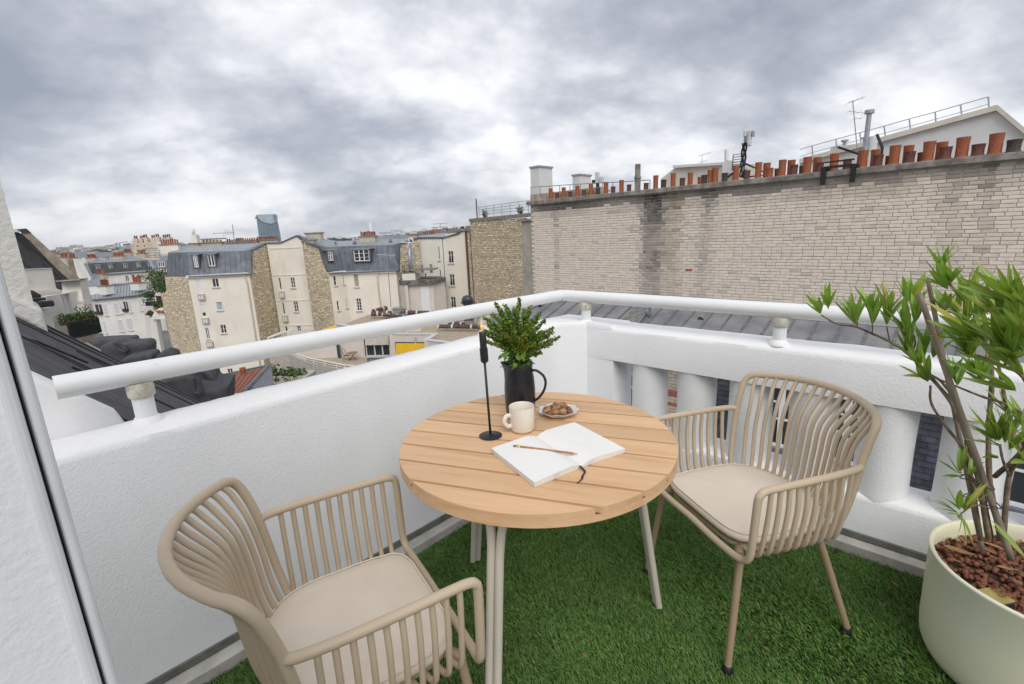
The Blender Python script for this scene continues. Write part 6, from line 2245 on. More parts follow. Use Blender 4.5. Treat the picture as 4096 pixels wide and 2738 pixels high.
# ---------------- B5: tall stone wall
b5 = thing('stone_house', 'tall tawny rubble stone wall with a roof terrace railing beside the brick wall', 'building', at_y('F4', 300, 900, 50))
b5.location.z = GZ
p5 = Plane('F4', (70, 632), 52, (545, 612), 44)
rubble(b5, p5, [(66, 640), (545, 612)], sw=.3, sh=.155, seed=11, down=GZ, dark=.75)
z5 = p5.uv(66, 632)[1]
MB().obox(p5.at(-.1, z5 - .15, -.5), p5.e * 13, p5.n * .62, (0, 0, .3)).build('coping', M['concrete'], b5)
for zz_ in (.35, .6, .85, 1.1):
    MB().tube([p5.at(1.2, z5 + .15 + zz_, -.4), p5.at(13, z5 + .15 + zz_, -.4)], .025, 5).build('railing_bar', M['galv'], b5)
for k in range(9):
    MB().tube([p5.at(1.2 + k * 1.45, z5, -.4), p5.at(1.2 + k * 1.45, z5 + 1.3, -.4)], .03, 5).build('railing_post', M['galv'], b5)
MB().tube([p5.at(.95, z5, -.3), p5.at(.95, z5 + 2.0, -.3), p5.at(.85, z5 + 2.1, -.3)], .07, 6).build('pipe', M['rust'], b5)
rp_ = random.Random(3)
M['leafy'] = mat('pot_plant_green', (.12, .24, .05), .7, .3, 5, transl=.2)


def bush(parent, c, rad, n, m_, size, name='crown', squash=.8, seed=1):
    rs = random.Random(seed)
    mb = MB()
    for k in range(n):
        d = Vector((rs.gauss(0, 1), rs.gauss(0, 1), rs.gauss(0, 1))).normalized()
        lob = 1 + .25 * math.sin(3 * d.x + seed) * math.cos(4 * d.y) + .2 * math.sin(5 * d.z + 2 * seed)
        r_ = rad * lob * (rs.random() ** .45)
        p = Vector(c) + Vector((d.x * r_, d.y * r_, d.z * r_ * squash))
        s_ = size * rs.uniform(.6, 1.4)
        a_ = Vector((rs.gauss(0, 1), rs.gauss(0, 1), rs.gauss(0, 1))).normalized()
        b_ = a_.orthogonal().normalized()
        mb.add([p - a_ * s_, p + b_ * s_ * .45, p + a_ * s_, p - b_ * s_ * .45], [(0, 1, 2, 3)], k % 3 if isinstance(m_, list) and len(m_) > 2 else 0)
    return mb.build(name, m_, parent)


M['leaf_a'] = mat('foliage_mid', (.085, .15, .035), .7, .3, 3, transl=.2)
M['leaf_b'] = mat('foliage_light', (.15, .23, .055), .7, .3, 3, transl=.25)
M['leaf_c'] = mat('foliage_dark', (.045, .085, .025), .7, .3, 3, transl=.15)
FOL = [M['leaf_a'], M['leaf_b'], M['leaf_c']]
for i, (a_, lb) in enumerate(((1.9, 'small green plant at the left end of the stone house railing'), (8.2, 'small green plant in the middle of the stone house railing'), (10.8, 'small green plant at the right end of the stone house railing'))):
    c_ = p5.at(a_, z5 + .55, -.7)
    t = thing('pot_plant', lb, 'plant', c_ - Vector((0, 0, .5)), 'plants on the stone house terrace')
    bush(t, c_, .38, 90, FOL, .12, seed=i + 2, squash=1.2)
    MB().lathe([(.15, -.4), (.22, -.05), (.2, -.05)], c_ - Vector((0, 0, .1)), 10).build('pot', M['terra'], t)

# ---------------- lift shed, gravel roofs and ducts
Z1 = -8.6 + CAM_H
E_ = lambda x, y: at_z('F3', x, y, Z1)
lowb = thing('courtyard_block', 'low beige block with flat gravel roofs and a yellow blind', 'building', at_z('G1', 1200, 400, Z1))
lowb.location.z = GZ
cs_ = {}
f0 = at_z('G1', 735, 212, Z1)
f1 = at_z('G1', 1215, 296, Z1)
f2 = at_z('G1', 1320, 248, Z1)
f3 = at_z('G1', 1600, 297, Z1)
f4 = at_z('G1', 1520, 350, Z1)
wl = Plane('G1', (735, 212), f0.y, (1000, 300), at_z('G1', 1000, 300, Z1).y)


def gpt(x, y, fr='G1', z=None):
    return at_z(fr, x, y, Z1 if z is None else z)


r0 = [gpt(735, 212), gpt(985, 252), gpt(1240, 262), gpt(1215, 296), gpt(1595, 297), gpt(1515, 350), gpt(1900, 395), gpt(2330, 390), gpt(2330, 150), gpt(1900, 60), gpt(1050, 95)]
mb = MB()
top_ = [Vector((p.x, p.y, Z1 - .25)) for p in r0]
bot_ = [Vector((p.x, p.y, GZ)) for p in r0]
bm = bmesh.new()
vv = [bm.verts.new(p) for p in top_]
ee = [bm.edges.new((vv[i], vv[(i + 1) % len(vv)])) for i in range(len(vv))]
bmesh.ops.triangle_fill(bm, use_beauty=True, edges=ee)
for f in bm.faces:
    f.normal_update()
    if f.normal.z < 0:
        f.normal_flip()
me = bpy.data.meshes.new('gravel_roof')
bm.to_mesh(me)
bm.free()
me.materials.append(M['gravel'])
o = bpy.data.objects.new('gravel_roof', me)
C.objects.link(o)
attach(o, lowb)
for i in range(len(r0)):
    a_, b_ = top_[i], top_[(i + 1) % len(r0)]
    if i >= 6:
        continue
    d = (b_ - a_)
    dn_ = Vector((d.y, -d.x, 0)).normalized()
    if dn_.dot(EYE - a_) < 0:
        dn_ = -dn_
    # wall and parapet with a pale coping
    MB().prism([Vector((a_.x, a_.y, GZ)), Vector((b_.x, b_.y, GZ)), Vector((b_.x, b_.y, Z1)), Vector((a_.x, a_.y, Z1))], dn_ * -.3).build('wall', M['greyrender'], lowb)
    MB().prism([a_ + Vector((0, 0, .253)) + dn_ * .06, b_ + Vector((0, 0, .253)) + dn_ * .06, b_ + Vector((0, 0, .253)) - dn_ * .38, a_ + Vector((0, 0, .253)) - dn_ * .38], (0, 0, .07)).build('coping', M['metal_white'], lowb)
# window with awning and the yellow blind on the front walls
wp = Plane('G1', (960, 330), (r0[1].y + r0[2].y) / 2 - .05, (1215, 330), (r0[1].y + r0[2].y) / 2 - .35)
r = wp.rect((985, 380, 1212, 478))
slab(lowb, 'window_reveal', M['black_steel'], [wp.at(r[0] - .15, r[2] - .15, -.06), wp.at(r[1] + .25, r[2] - .15, -.06), wp.at(r[1] + .25, r[3] + 1.5, -.06), wp.at(r[0] - .15, r[3] + 1.5, -.06)], wp.n * -.1)
slab(lowb, 'room_wall', M['greyrender'], [wp.at(r[0] - 8, GZ, -.3), wp.at(r[1] + 3.0, GZ, -.3), wp.at(r[1] + 3.0, Z1 - .02, -.3), wp.at(r[0] - 8, Z1 - .02, -.3)], wp.n * -.2)
window(lowb, wp, r, 3, 0, depth=.0, sill=False, fw=.09, frame=M['metal_white'])
MB().obox(wp.at(r[0] - .1, r[2] - .12, .0), wp.e * (r[1] - r[0] + .2), wp.n * .12, (0, 0, .1)).build('sill', M['metal_white'], lowb)
slab(lowb, 'beige_awning', M['curtain'], [wp.at(r[0] + .1, r[3] + 1.35, .05), wp.at(r[1] - .1, r[3] + 1.35, .05), wp.at(r[1] - .1, r[3] - .02, .35), wp.at(r[0] + .1, r[3] - .02, .35)], wp.n * -.03)
yp = Plane('G1', (1215, 330), r0[3].y - .02, (1595, 330), r0[4].y - .02)
r = yp.rect((1247, 368, 1520, 445))
slab(lowb, 'blind_recess', M['black_steel'], [yp.at(r[0] - .1, r[2] - 1, .004), yp.at(r[1] + .1, r[2] - 1, .004), yp.at(r[1] + .1, r[3] + .08, .004), yp.at(r[0] - .1, r[3] + .08, .004)], yp.n * .02)
slab(lowb, 'yellow_blind', M['yellow'], [yp.at(r[0], r[2] - .9, .3), yp.at(r[1], r[2] - .9, .3), yp.at(r[1], r[3], .1), yp.at(r[0], r[3], .1)], yp.n * -.03)
for (x, y) in ((1132, 270), (1410, 310)):
    p = (wp if x < 1200 else yp)
    a, z = p.uv(x, y)
    MB().obox(p.at(a - .06, Z1 - 1.0, .004), p.e * .12, p.n * .1, (0, 0, .8)).build('spout', M['trim'], lowb)
# rear upper yellow awning left of the roof
slab(lowb, 'awning_edge', M['yellow'], [D_(180, 1170, 50), D_(315, 1122, 50), D_(320, 1140, 49), D_(200, 1180, 49)], (0, 0, -.05))

shed = thing('lift_shed', 'beige lift shed with white door and mossy concrete roof on the gravel', 'shed', E_(1080, 1000))
eb = E_(1060, 1003)
ye = eb.y
sp = Plane('F3', (935, 900), ye, (1190, 900), ye - .2)
sp2 = Plane('F3', (1190, 900), ye - .2, (1308, 900), ye + 2.6)
sp3 = Plane('F3', (890, 900), ye + 2.0, (935, 900), ye)
dr_ = sp.rect((1077, 780, 1190, 1000))
dr_ = (dr_[0], dr_[1] - .25, Z1 - .2, dr_[3])
wall(shed, 'front_wall', M['greyrender'], sp, [(937, 770), (1192, 752)], down=Z1 - .3)
MB().obox(sp.at(dr_[0], dr_[2], .003), sp.e * (dr_[1] - dr_[0]), sp.n * .05, (0, 0, dr_[3] - dr_[2])).build('door', M['shutter'], shed)
wall(shed, 'side_wall', M['greyrender'], sp2, [(1192, 752), (1300, 735)], down=Z1 - .3)
wall(shed, 'side_wall', M['greyrender'], sp3, [(890, 765), (937, 770)], down=Z1 - .3)
zt_s = sp.uv(1060, 762)[1]
rf = [D_(865, 742, ye + 3), D_(920, 768, ye - .4), D_(1195, 752, ye - .6), D_(1308, 728, ye + 2.6), D_(1200, 712, ye + 6.5), D_(960, 720, ye + 7)]
M['moss'] = mat('mossy_concrete', (.23, .21, .185), .95, .25, 2.5, extra=dirt(.8, (.055, .055, .04), 2.2, .42, .6))
slab(shed, 'roof_slab', M['moss'], [Vector((p.x, p.y, zt_s + .02)) for p in rf], (0, 0, .5))
bxp = Plane('F3', (915, 700), ye + .6, (1030, 700), ye + .4)
bxq = Plane('F3', (1030, 700), ye + .4, (1072, 700), ye + 2.2)
wall(shed, 'upper_box', M['offwhite'], bxp, [(912, 665), (1028, 660)], down=zt_s + .4)
wall(shed, 'upper_box', M['offwhite'], bxq, [(1028, 660), (1070, 655)], down=zt_s + .4)
MB().obox(bxp.at(-.1, bxp.uv(912, 640)[1], .1), bxp.e * 4.0, bxp.n * -2, (0, 0, .16)).build('box_cap', M['concrete'], shed)
for k in range(4):
    MB().obox(bxp.at(.1 + k * 1.1, bxp.uv(912, 665)[1], .0), bxp.e * .25, bxp.n * -.25, (0, 0, 1.0)).build('cap_pier', M['concrete'], shed)
MB().tube([D_(993, 650, ye + 1.2), D_(985, 545, ye + 1.2), D_(978, 395, ye + 1.2)], [.25, .25, .24], 14).build('steel_flue', M['galv'], shed, smooth=True)
M['white_metal'] = mat('white_aerial', (.75, .75, .74), .5)
wa = thing('white_aerial', 'white curved grid aerial fixed to the steel flue', 'antenna', D_(985, 430, ye + .6))
for (x0, y0, x1, y1) in ((960, 435, 975, 340), (985, 340, 1020, 390), (1005, 435, 1022, 395), (905, 380, 1000, 385), (1000, 340, 1010, 380)):
    MB().tube(bez([D_(x0, y0, ye + .6), D_((x0 + x1) / 2 + 8, (y0 + y1) / 2, ye + .6), D_(x1, y1, ye + .6)], 5), .06, 6).build('element', M['white_metal'], wa)
lt = thing('lattice_pole', 'thin grey lattice pole to the right of the steel flue', 'antenna', D_(1045, 730, ye + 1))
MB().tube([D_(1045, 735, ye + 1), D_(1018, 400, ye + 1)], .06, 5).build('mast', M['galv'], lt)
wr = thing('lightning_rod', 'thin black rod in front of the corner house', 'rod', D_(1300, 780, ye + 1))
MB().tube([D_(1303, 780, ye + 1), D_(1275, 340, ye + 1)], .035, 5).build('rod', M['black_steel'], wr)

DU = [([(630, 1024), (760, 1018), (820, 1015)], .27, 'rusted round duct with a grey end cap on the gravel roof', .55),
      ([(660, 1000), (780, 968), (868, 945)], .27, 'rusted duct running back to the lift shed', .6),
      ([(745, 1030), (830, 1040), (905, 1045)], .18, 'thinner rusted duct in front of the grey air handling box', .45),
      ([(960, 1010), (1100, 1012), (1230, 1015)], .24, 'rusted duct to the right of the grey air handling box', .5),
      ([(1235, 1135), (1400, 1135), (1615, 1138)], .2, 'long rusted duct across the front of the gravel roof', .45),
      ([(1300, 1110), (1350, 1080), (1420, 1040)], .25, 'rusted duct bending away behind the handrail', .5),
      ([(1325, 1108), (1400, 1110), (1475, 1112)], .14, 'short thin rusted duct joining the small vent box', .4)]
for (pp, rad, lb, hh) in DU:
    t = thing('rusted_duct', lb, 'duct', E_(*pp[0]))
    pts = [at_z('F3', x, y, Z1 - .25 + hh) for x, y in pp]
    dirv = (pts[-1] - pts[0]).normalized()
    MB().tube(bez(pts, 5), rad, 16).build('pipe', M['rust'], t, smooth=50)
    for f_ in (.02, .35, .8):
        c_ = pts[0].lerp(pts[-1], f_)
        MB().tube([c_ - dirv * .09, c_ + dirv * .09], rad + .03, 16).build('band', M['metal_white'], t, smooth=50)
    for f_ in (.2, .85):
        c_ = pts[0].lerp(pts[-1], f_)
        MB().tube([c_ - Vector((0, 0, rad)), Vector((c_.x, c_.y, Z1 - .26))], .03, 4).build('foot', M['galv'], t)
for (x0, y0, x1, y1, m_, lb) in ((832, 985, 962, 1032, 'galv', 'grey steel air handling box on the gravel roof'), (900, 1020, 978, 1050, 'rust', 'low box with a rusted lid beside the thin duct'), (1228, 958, 1296, 985, 'galv', 'small grey vent box right of the lift shed door'), (1476, 1085, 1552, 1125, 'galv', 'small grey vent box on the front gravel roof'), (868, 935, 905, 975, 'galv', 'grey vent box at the corner of the lift shed')):
    p = at_z('F3', x0, y1, Z1 - .25)
    q = at_z('F3', x1, y1, Z1 - .25)
    h_ = (y1 - y0) * .44643 / F_PX * p.y
    t = thing('vent_box', lb, 'vent', p)
    MB().obox(p + Vector((0, 0, .05)), Vector((q.x - p.x, 0, 0)), Vector((0, 1.2, 0)), (0, 0, h_)).build('casing', M[m_] if m_ != 'rust' else M['galv'], t, bevel=.04)
    MB().obox(p + Vector((-.08, -.08, .053 + h_)), Vector((q.x - p.x + .16, 0, 0)), Vector((0, 1.36, 0)), (0, 0, .1)).build('lid', M['rust'] if m_ == 'rust' or x0 > 1200 else M['galv'], t)
# black roof fan
M['fan'] = mat('anthracite_plastic', (.045, .05, .06), .4, .1, 4)
fc = at_y('F3', 1503, 945, 43)
fan = thing('roof_fan', 'black domed roof extractor fan above the handrail', 'fan', fc)
MB().lathe([(.34, -1.2), (.34, -.12), (.36, 0), (.52, .13), (.72, .31), (.64, .32), (.42, .3)], fc, 8).build('base', M['fan'], fan)
MB().lathe([(.47, .36), (.5, .43), (.485, .58), (.41, .75), (.3, .86), (.15, .91)], fc, 16).build('dome', M['fan'], fan, smooth=40)
for k in range(8):
    w = 2 * math.pi * (k + .5) / 8
    MB().obox(fc + Vector((.46 * math.cos(w), .46 * math.sin(w), .2)), Vector((.05, 0, 0)), Vector((0, .05, 0)), (0, 0, .2)).build('strut', M['fan'], fan)
for k in range(8):
    w = 2 * math.pi * k / 8
    MB().tube([fc + Vector((.51 * math.cos(w), .51 * math.sin(w), .4)), fc + Vector((.48 * math.cos(w), .48 * math.sin(w), .6)), fc + Vector((.32 * math.cos(w), .32 * math.sin(w), .84))], .03, 5).build('rib', M['fan'], fan)

# ---------------- stair terrace with balcony, fence, bistro set
Z3 = -11.3 + CAM_H
bt = thing('terrace_building', 'concrete balcony terrace with tiled floor left of the gravel roof', 'building', at_z('G1', 500, 470, Z3))
bt.location.z = GZ
M['conc_light'] = mat('pale_concrete', (.50, .465, .41), .9, .08, 2, extra=dirt(.5, (.30, .28, .25), 3, .5, .7, (2, 2, .3)))
M['tiles'] = mat('terrace_tiles', (.42, .35, .27), .9, .1, 3)
gz = lambda x, y, z=None: at_z('G1', x, y, Z3 if z is None else z)
fl3 = [gz(170, 470), gz(320, 445), gz(490, 505), gz(800, 565), gz(1000, 560), gz(1000, 480), gz(760, 400), gz(480, 375), gz(250, 330)]
slab(bt, 'terrace_floor', M['tiles'], fl3, (0, 0, -.3))
# tile joints as narrow raised grid of tiles
mb = MB()
u0, v0 = gz(480, 415), gz(750, 385)
eu = Vector((1, .15, 0)).normalized()
ev = Vector((-.15, 1, 0))
for i in range(14):
    for j in range(9):
        c_ = gz(480, 420) + eu * (i * .52) + ev * (j * .52)
        MB_ = mb.obox(c_ + Vector((0, 0, .004)), eu * .49, ev * .49, (0, 0, .02))
tag(mb.build('floor_tiles', mat('paving_tile', (.50, .42, .33), .9, .12, 1.6), bt), kind='stuff')
pr_ = [gz(165, 465, Z3 + .9), gz(320, 437, Z3 + .9), gz(485, 500, Z3 + .9), gz(780, 560, Z3 + .9), gz(900, 575, Z3 + .9)]
for a_, b_ in zip(pr_, pr_[1:]):
    d = b_ - a_
    dn_ = Vector((d.y, -d.x, 0)).normalized()
    if dn_.dot(EYE - a_) < 0:
        dn_ = -dn_
    MB().prism([Vector((a_.x, a_.y, Z3 - .8)), Vector((b_.x, b_.y, Z3 - .8)), Vector((b_.x, b_.y, Z3 + .55)), Vector((a_.x, a_.y, Z3 + .55))], dn_ * -.2).build('parapet', M['conc_light'], bt)
    for zz_ in (.72, .95):
        MB().tube([Vector((a_.x, a_.y, Z3 + zz_)) - dn_ * .1, Vector((b_.x, b_.y, Z3 + zz_)) - dn_ * .1], .05 if zz_ > .8 else .03, 6).build('hand_rail', M['offwhite'], bt)
    for k in range(3):
        p = a_.lerp(b_, (k + .5) / 3) - dn_ * .1
        MB().tube([Vector((p.x, p.y, Z3 + .5)), Vector((p.x, p.y, Z3 + .95))], .03, 5).build('rail_post', M['offwhite'], bt)
slab(bt, 'lower_wall', M['greyrender'], [Vector((gz(180, 480).x, gz(180, 480).y + .6, GZ)), Vector((gz(800, 560).x, gz(800, 560).y + .6, GZ)), Vector((gz(800, 560).x, gz(800, 560).y + .6, Z3 - .3)), Vector((gz(180, 480).x, gz(180, 480).y + .6, Z3 - .3))], (0, .3, 0))
# upper rail at the far left end of the terrace
pts = [at_y('G1', 150, 328, 50), at_y('G1', 260, 285, 52), at_y('G1', 352, 265, 54)]
MB().tube(pts, .12, 6).build('upper_rail', M['offwhite'], bt)
MB().tube([p - Vector((0, 0, .6)) for p in pts], .06, 6).build('upper_rail', M['offwhite'], bt)
slab(bt, 'upper_parapet', M['conc_light'], [at_y('G1', 205, 330, 51), at_y('G1', 360, 268, 54), at_y('G1', 560, 262, 54), at_y('G1', 560, 330, 54), at_y('G1', 300, 420, 51)], (0, .3, 0))
# blue fence slats
fen = thing('slat_fence', 'weathered blue slat fence at the side of the tiled terrace', 'fence', gz(690, 470))
M['blue_wood'] = mat('weathered_blue_paint', (.035, .085, .11), .8, .3, 4, extra=dirt(.5, (.2, .19, .17), 7, .55, .7))
fa, fb_ = gz(672, 470), gz(768, 500)
for k in range(14):
    p = fa.lerp(fb_, k / 13)
    MB().obox(p, (fb_ - fa).normalized() * .17, Vector((.02, .04, 0)), (0, 0, 1.45 + .12 * math.sin(k * 2.1))).build('slat', M['blue_wood'], fen)
bs = thing('bistro_table', 'small round folding bistro table on the far terrace', 'table', gz(880, 515))
c_ = gz(878, 515)
MB().lathe([(.5, .70), (.52, .71), (.52, .74), (.5, .75)], c_, 20).build('top', mat('bistro_wood', (.28, .17, .09), .7), bs, smooth=40)
for (dx, dy) in ((-.35, -.15), (.35, .15), (-.35, .2), (.35, -.2)):
    MB().tube([c_ + Vector((dx, dy, 0)), c_ + Vector((-dx * .8, dy, .7))], .018, 5).build('leg', M['rust'], bs)
bc = thing('bistro_chair', 'wrought iron bistro chair with looped back on the far terrace', 'chair', gz(825, 515))
c_ = gz(825, 515)
MB().lathe([(.24, .44), (.25, .46), (.24, .48)], c_, 16).build('seat', M['rust'], bc)
MB().tube(bez([c_ + Vector((-.22, .1, .46)), c_ + Vector((-.38, .12, .9)), c_ + Vector((-.3, .2, 1.1)), c_ + Vector((-.18, .28, .95)), c_ + Vector((-.12, .25, .46))], 6), .018, 5).build('backrest', M['rust'], bc)
for (dx, dy) in ((-.2, -.18), (.2, -.18), (.2, .18), (-.2, .18)):
    MB().tube([c_ + Vector((dx, dy, .45)), c_ + Vector((dx * 1.2, dy * 1.2, 0))], .016, 5).build('leg', M['rust'], bc)
# planting below the balcony
for i, (x, y, Y, r_, lb) in enumerate(((235, 650, 38, .9, 'scrambling yellow green shrub below the balcony'), (345, 640, 38, .75, 'bright green shrub below the balcony'), (400, 640, 38, .7, 'reddish green shrub right of the bright green one'), (150, 625, 38, .7, 'trailing pale plant at the corner of the slate roof'))):
    c_ = at_y('G1', x, y, Y)
    t = thing('shrub', lb, 'plant', c_ - Vector((0, 0, r_)), 'shrubs below the balcony')
    bush(t, c_, r_, 260, FOL, .16, seed=i + 20)
    MB().tube([c_ - Vector((0, 0, r_ * 1.4)), c_], .03, 5).build('stem', M['bark'], t)
slab(bt, 'planter_bed', M['conc_light'], [at_y('G1', 190, 655, 37.5), at_y('G1', 480, 660, 37.5), at_y('G1', 480, 720, 37.5), at_y('G1', 190, 720, 37.5)], (0, 2, 0))
# red roof with slate hip
rr = thing('red_roof', 'low red tiled roof with a slate hip in the courtyard', 'roof', at_y('H3', 1000, 480, 30))
M['red_tile'] = mat('red_roof_tile', (.30, .095, .05), .85, .15, 2)
hq = lambda x, y, Y: at_y('H3', x, y, Y)
zinc_face(rr, hq(700, 690, 24), hq(1110, 640, 24), hq(1375, 345, 34), hq(735, 480, 34), 9, M['red_tile'], M['brown_brick'], .025, 'tile_course')
zinc_face(rr, hq(1115, 650, 24), hq(1450, 560, 24), hq(1415, 325, 34), hq(1385, 345, 34), 8, M['slate_roof'], M['slate_roof'], .02, 'slate_strip')
MB().tube([hq(1112, 630, 23.95), hq(1385, 340, 33.95)], .12, 6).build('hip', M['slate_roof'], rr)
slab(rr, 'ridge', M['slate_roof'], [hq(730, 482, 34), hq(1415, 335, 34), hq(1415, 318, 34), hq(730, 462, 34)], (0, .3, 0))
MB().lathe([(.16, -.1), (.2, .1), (.2, .3), (.1, .3)], hq(1092, 405, 32), 10).build('vent', M['terra'], rr)
# ================================================================== LEFT: NEIGHBOUR WITH THE DARK GABLE
nb = thing('balcony_house', 'white plastered neighbour with a dark gable roof and a planted balcony', 'building', at_y('H2', 500, 900, 26))
nb.location.z = GZ
M['felt_flat'] = mat('dark_roof_felt', (.05, .051, .056), .85, .2, 1.2, bump=.1, bscale=10)
M['old_conc'] = mat('old_concrete', (.34, .285, .22), .95, .2, 1.6, bump=.5, bscale=6, bdist=.05, extra=dirt(.6, (.15, .12, .09), 2.5, .5, .68))
M['oldwhite'] = mat('aged_white_plaster', (.74, .71, .645), .9, .05, .8, extra=dirt(.5, (.36, .31, .24), 1.3, .58, .75))
NY = 26
h2 = lambda x, y, Y=NY: at_y('H2', x, y, Y)
np_ = Plane('H2', (130, 600), NY, (720, 640), NY + 1.5)
slab(nb, 'gable_felt', M['felt_flat'], [np_.hit(*p) for p in ((100, 100), (215, 140), (305, 215), (460, 375), (620, 540), (725, 625), (570, 690), (200, 690), (60, 400))], np_.n * -.3)
for i, ((xa, ya), (xb, yb)) in enumerate((((150, 160), (330, 330)), ((280, 250), (520, 470)), ((200, 400), (320, 500)), ((430, 440), (650, 630)))):
    MB().tube([np_.hit(xa, ya, off=.02), np_.hit(xb, yb, off=.02)], .02, 5).build('felt_lap', M['bitumen_seam'], nb)
slab(nb, 'gable_coping', M['old_conc'], [np_.hit(*p, off=.15) for p in ((213, 135), (300, 128), (440, 255), (640, 440), (700, 500), (775, 560), (808, 605), (722, 615), (600, 520), (460, 380), (310, 222))], np_.n * -.9)
slab(nb, 'ridge_cap', M['felt_flat'], [np_.hit(*p, off=.2) for p in ((175, 95), (262, 88), (305, 128), (218, 135))], np_.n * -1.0)
slab(nb, 'ridge_flashing', M['metal_white'], [np_.hit(*p, off=.22) for p in ((90, 96), (172, 93), (185, 125), (90, 126))], np_.n * -.5)
# stone buttress chimney behind the coping
slab(nb, 'chimney_flank', M['old_conc'], [np_.hit(*p, off=-.6) for p in ((690, 395), (735, 390), (785, 575), (800, 610), (700, 560))], np_.n * -.6)
# walls below
pA_ = Plane('H2', (230, 620), NY - 3.5, (560, 610), NY - 2.0)
wall(nb, 'parapet', M['oldwhite'], pA_, [(225, 508), (520, 495), (528, 510), (572, 705), (225, 720)], th=.3)
slab(nb, 'parapet_cap', M['offwhite'], [pA_.hit(222, 506, off=.05), pA_.hit(524, 493, off=.05), pA_.hit(522, 486, off=.05), pA_.hit(222, 498, off=.05)], pA_.n * -.45)
slab(nb, 'cornice', M['oldwhite'], [pA_.hit(330, 742, off=.35), pA_.hit(622, 712, off=.35), pA_.hit(622, 750, off=.35), pA_.hit(425, 770, off=.35), pA_.hit(330, 780, off=.35)], pA_.n * -.7)
pB_ = Plane('H2', (480, 800), NY - 1.8, (830, 720), NY + 1.2)
sh_r = pB_.rect((610, 760, 768, 1010))
wall(nb, 'front_wall', M['oldwhite'], pB_, [(470, 775), (560, 760), (880, 700)], [sh_r], down=GZ, reveal=.3)
for k in range(2):
    w_ = (sh_r[1] - sh_r[0]) * .47
    so = MB().obox(pB_.at(sh_r[0] + k * w_ + .02, sh_r[2], -.22), pB_.e * (w_ - .03), pB_.n * .05, (0, 0, sh_r[3] - sh_r[2])).build('shutter', M['shutter'], nb)
    nsl = 16
    for j in range(nsl):
        zz_ = sh_r[2] + .1 + (sh_r[3] - sh_r[2] - .25) * j / nsl
        MB().obox(pB_.at(sh_r[0] + k * w_ + .08, zz_, -.168), pB_.e * (w_ - .15), pB_.n * .03, (0, 0, .06)).build('louvre', M['shutter'], so)
MB().obox(pB_.at(sh_r[0] + 2 * w_, sh_r[2], -.29), pB_.e * (sh_r[1] - sh_r[0] - 2 * w_), pB_.n * .03, (0, 0, sh_r[3] - sh_r[2])).build('dark_opening', M['trim'], nb)
slab(nb, 'felt_cornice', M['felt_flat'], [np_.hit(*p, off=.5) for p in ((560, 655), (810, 622), (822, 692), (620, 712), (575, 700))], np_.n * -.9, .05)
pC_ = Plane('H2', (812, 640), NY + 1.0, (905, 640), NY + 3.0)
slab(nb, 'corner_pier', M['oldwhite'], [pC_.hit(812, 612), pC_.hit(882, 605), pC_.hit(900, 700), pC_.hit(960, 950), pC_.hit(975, 1050), pC_.hit(870, 1050)], pC_.n * -.8)
slab(nb, 'pier_cap', M['concrete'], [pC_.hit(805, 612, off=.1), pC_.hit(888, 603, off=.1), pC_.hit(888, 590, off=.1), pC_.hit(805, 600, off=.1)], pC_.n * -1.0)
slab(nb, 'bracket', M['oldwhite'], [pB_.hit(780, 830, off=.02), pB_.hit(850, 820, off=.02), pB_.hit(858, 850, off=.02), pB_.hit(790, 862, off=.02)], pB_.n * .3)
# lower annexe with felt capping at the left
pD_ = Plane('H2', (340, 900), 15, (560, 880), 16)
slab(nb, 'annexe_wall', M['oldwhite'], [pD_.hit(340, 900), pD_.hit(510, 890), pD_.hit(545, 1080), pD_.hit(700, 1200), pD_.hit(380, 1200)], pD_.n * -.5)
slab(nb, 'annexe_cap', M['felt_flat'], [pD_.hit(310, 830, off=.3), pD_.hit(550, 812, off=.3), pD_.hit(566, 872, off=.3), pD_.hit(330, 905, off=.3)], pD_.n * -.8, .05)
slab(nb, 'annexe_cap', M['felt_flat'], [pD_.hit(300, 790, off=.1), pD_.hit(470, 782, off=.1), pD_.hit(486, 812, off=.1), pD_.hit(300, 832, off=.1)], pD_.n * -.6, .05)
slab(nb, 'annexe_cap', M['felt_flat'], [pD_.hit(280, 710, off=-.2), pD_.hit(340, 712, off=-.2), pD_.hit(425, 760, off=-.2), pD_.hit(428, 785, off=-.2), pD_.hit(280, 795, off=-.2)], pD_.n * -.6, .05)
slab(nb, 'annexe_opening', M['trim'], [pD_.hit(385, 965, off=.003), pD_.hit(435, 950, off=.003), pD_.hit(450, 1020, off=.003), pD_.hit(410, 1020, off=.003)], pD_.n * .01)
# balcony
M['balc'] = mat('dark_green_iron', (.012, .022, .018), .5, .2, 6)
ba, bb = h2(680, 1045, 24.0), h2(990, 1000, 25.6)
zb_ = h2(800, 1190, 24.5).z
be = (bb - ba)
be.z = 0
bn_ = Vector((be.y, -be.x, 0)).normalized()
if bn_.dot(EYE - ba) < 0:
    bn_ = -bn_
zt_b = ba.z
MB().obox(Vector((ba.x, ba.y, zb_ - .3)) + bn_ * .1, be, bn_ * -1.4, (0, 0, .28)).build('balcony_slab', M['old_conc'], nb)
for zz_ in (zb_ + .05, zt_b):
    MB().tube([Vector((ba.x, ba.y, zz_)), Vector((ba.x, ba.y, zz_)) + be, Vector((ba.x, ba.y, zz_)) + be - bn_ * 1.4], .03, 6).build('balcony_rail', M['balc'], nb)
nk = 26
for k in range(nk + 1):
    p = Vector((ba.x, ba.y, 0)) + be * (k / nk)
    MB().tube([p + Vector((0, 0, zb_ + .05)), p + Vector((0, 0, zt_b))], .022 if k < nk else .05, 5).build('baluster', M['balc'], nb)
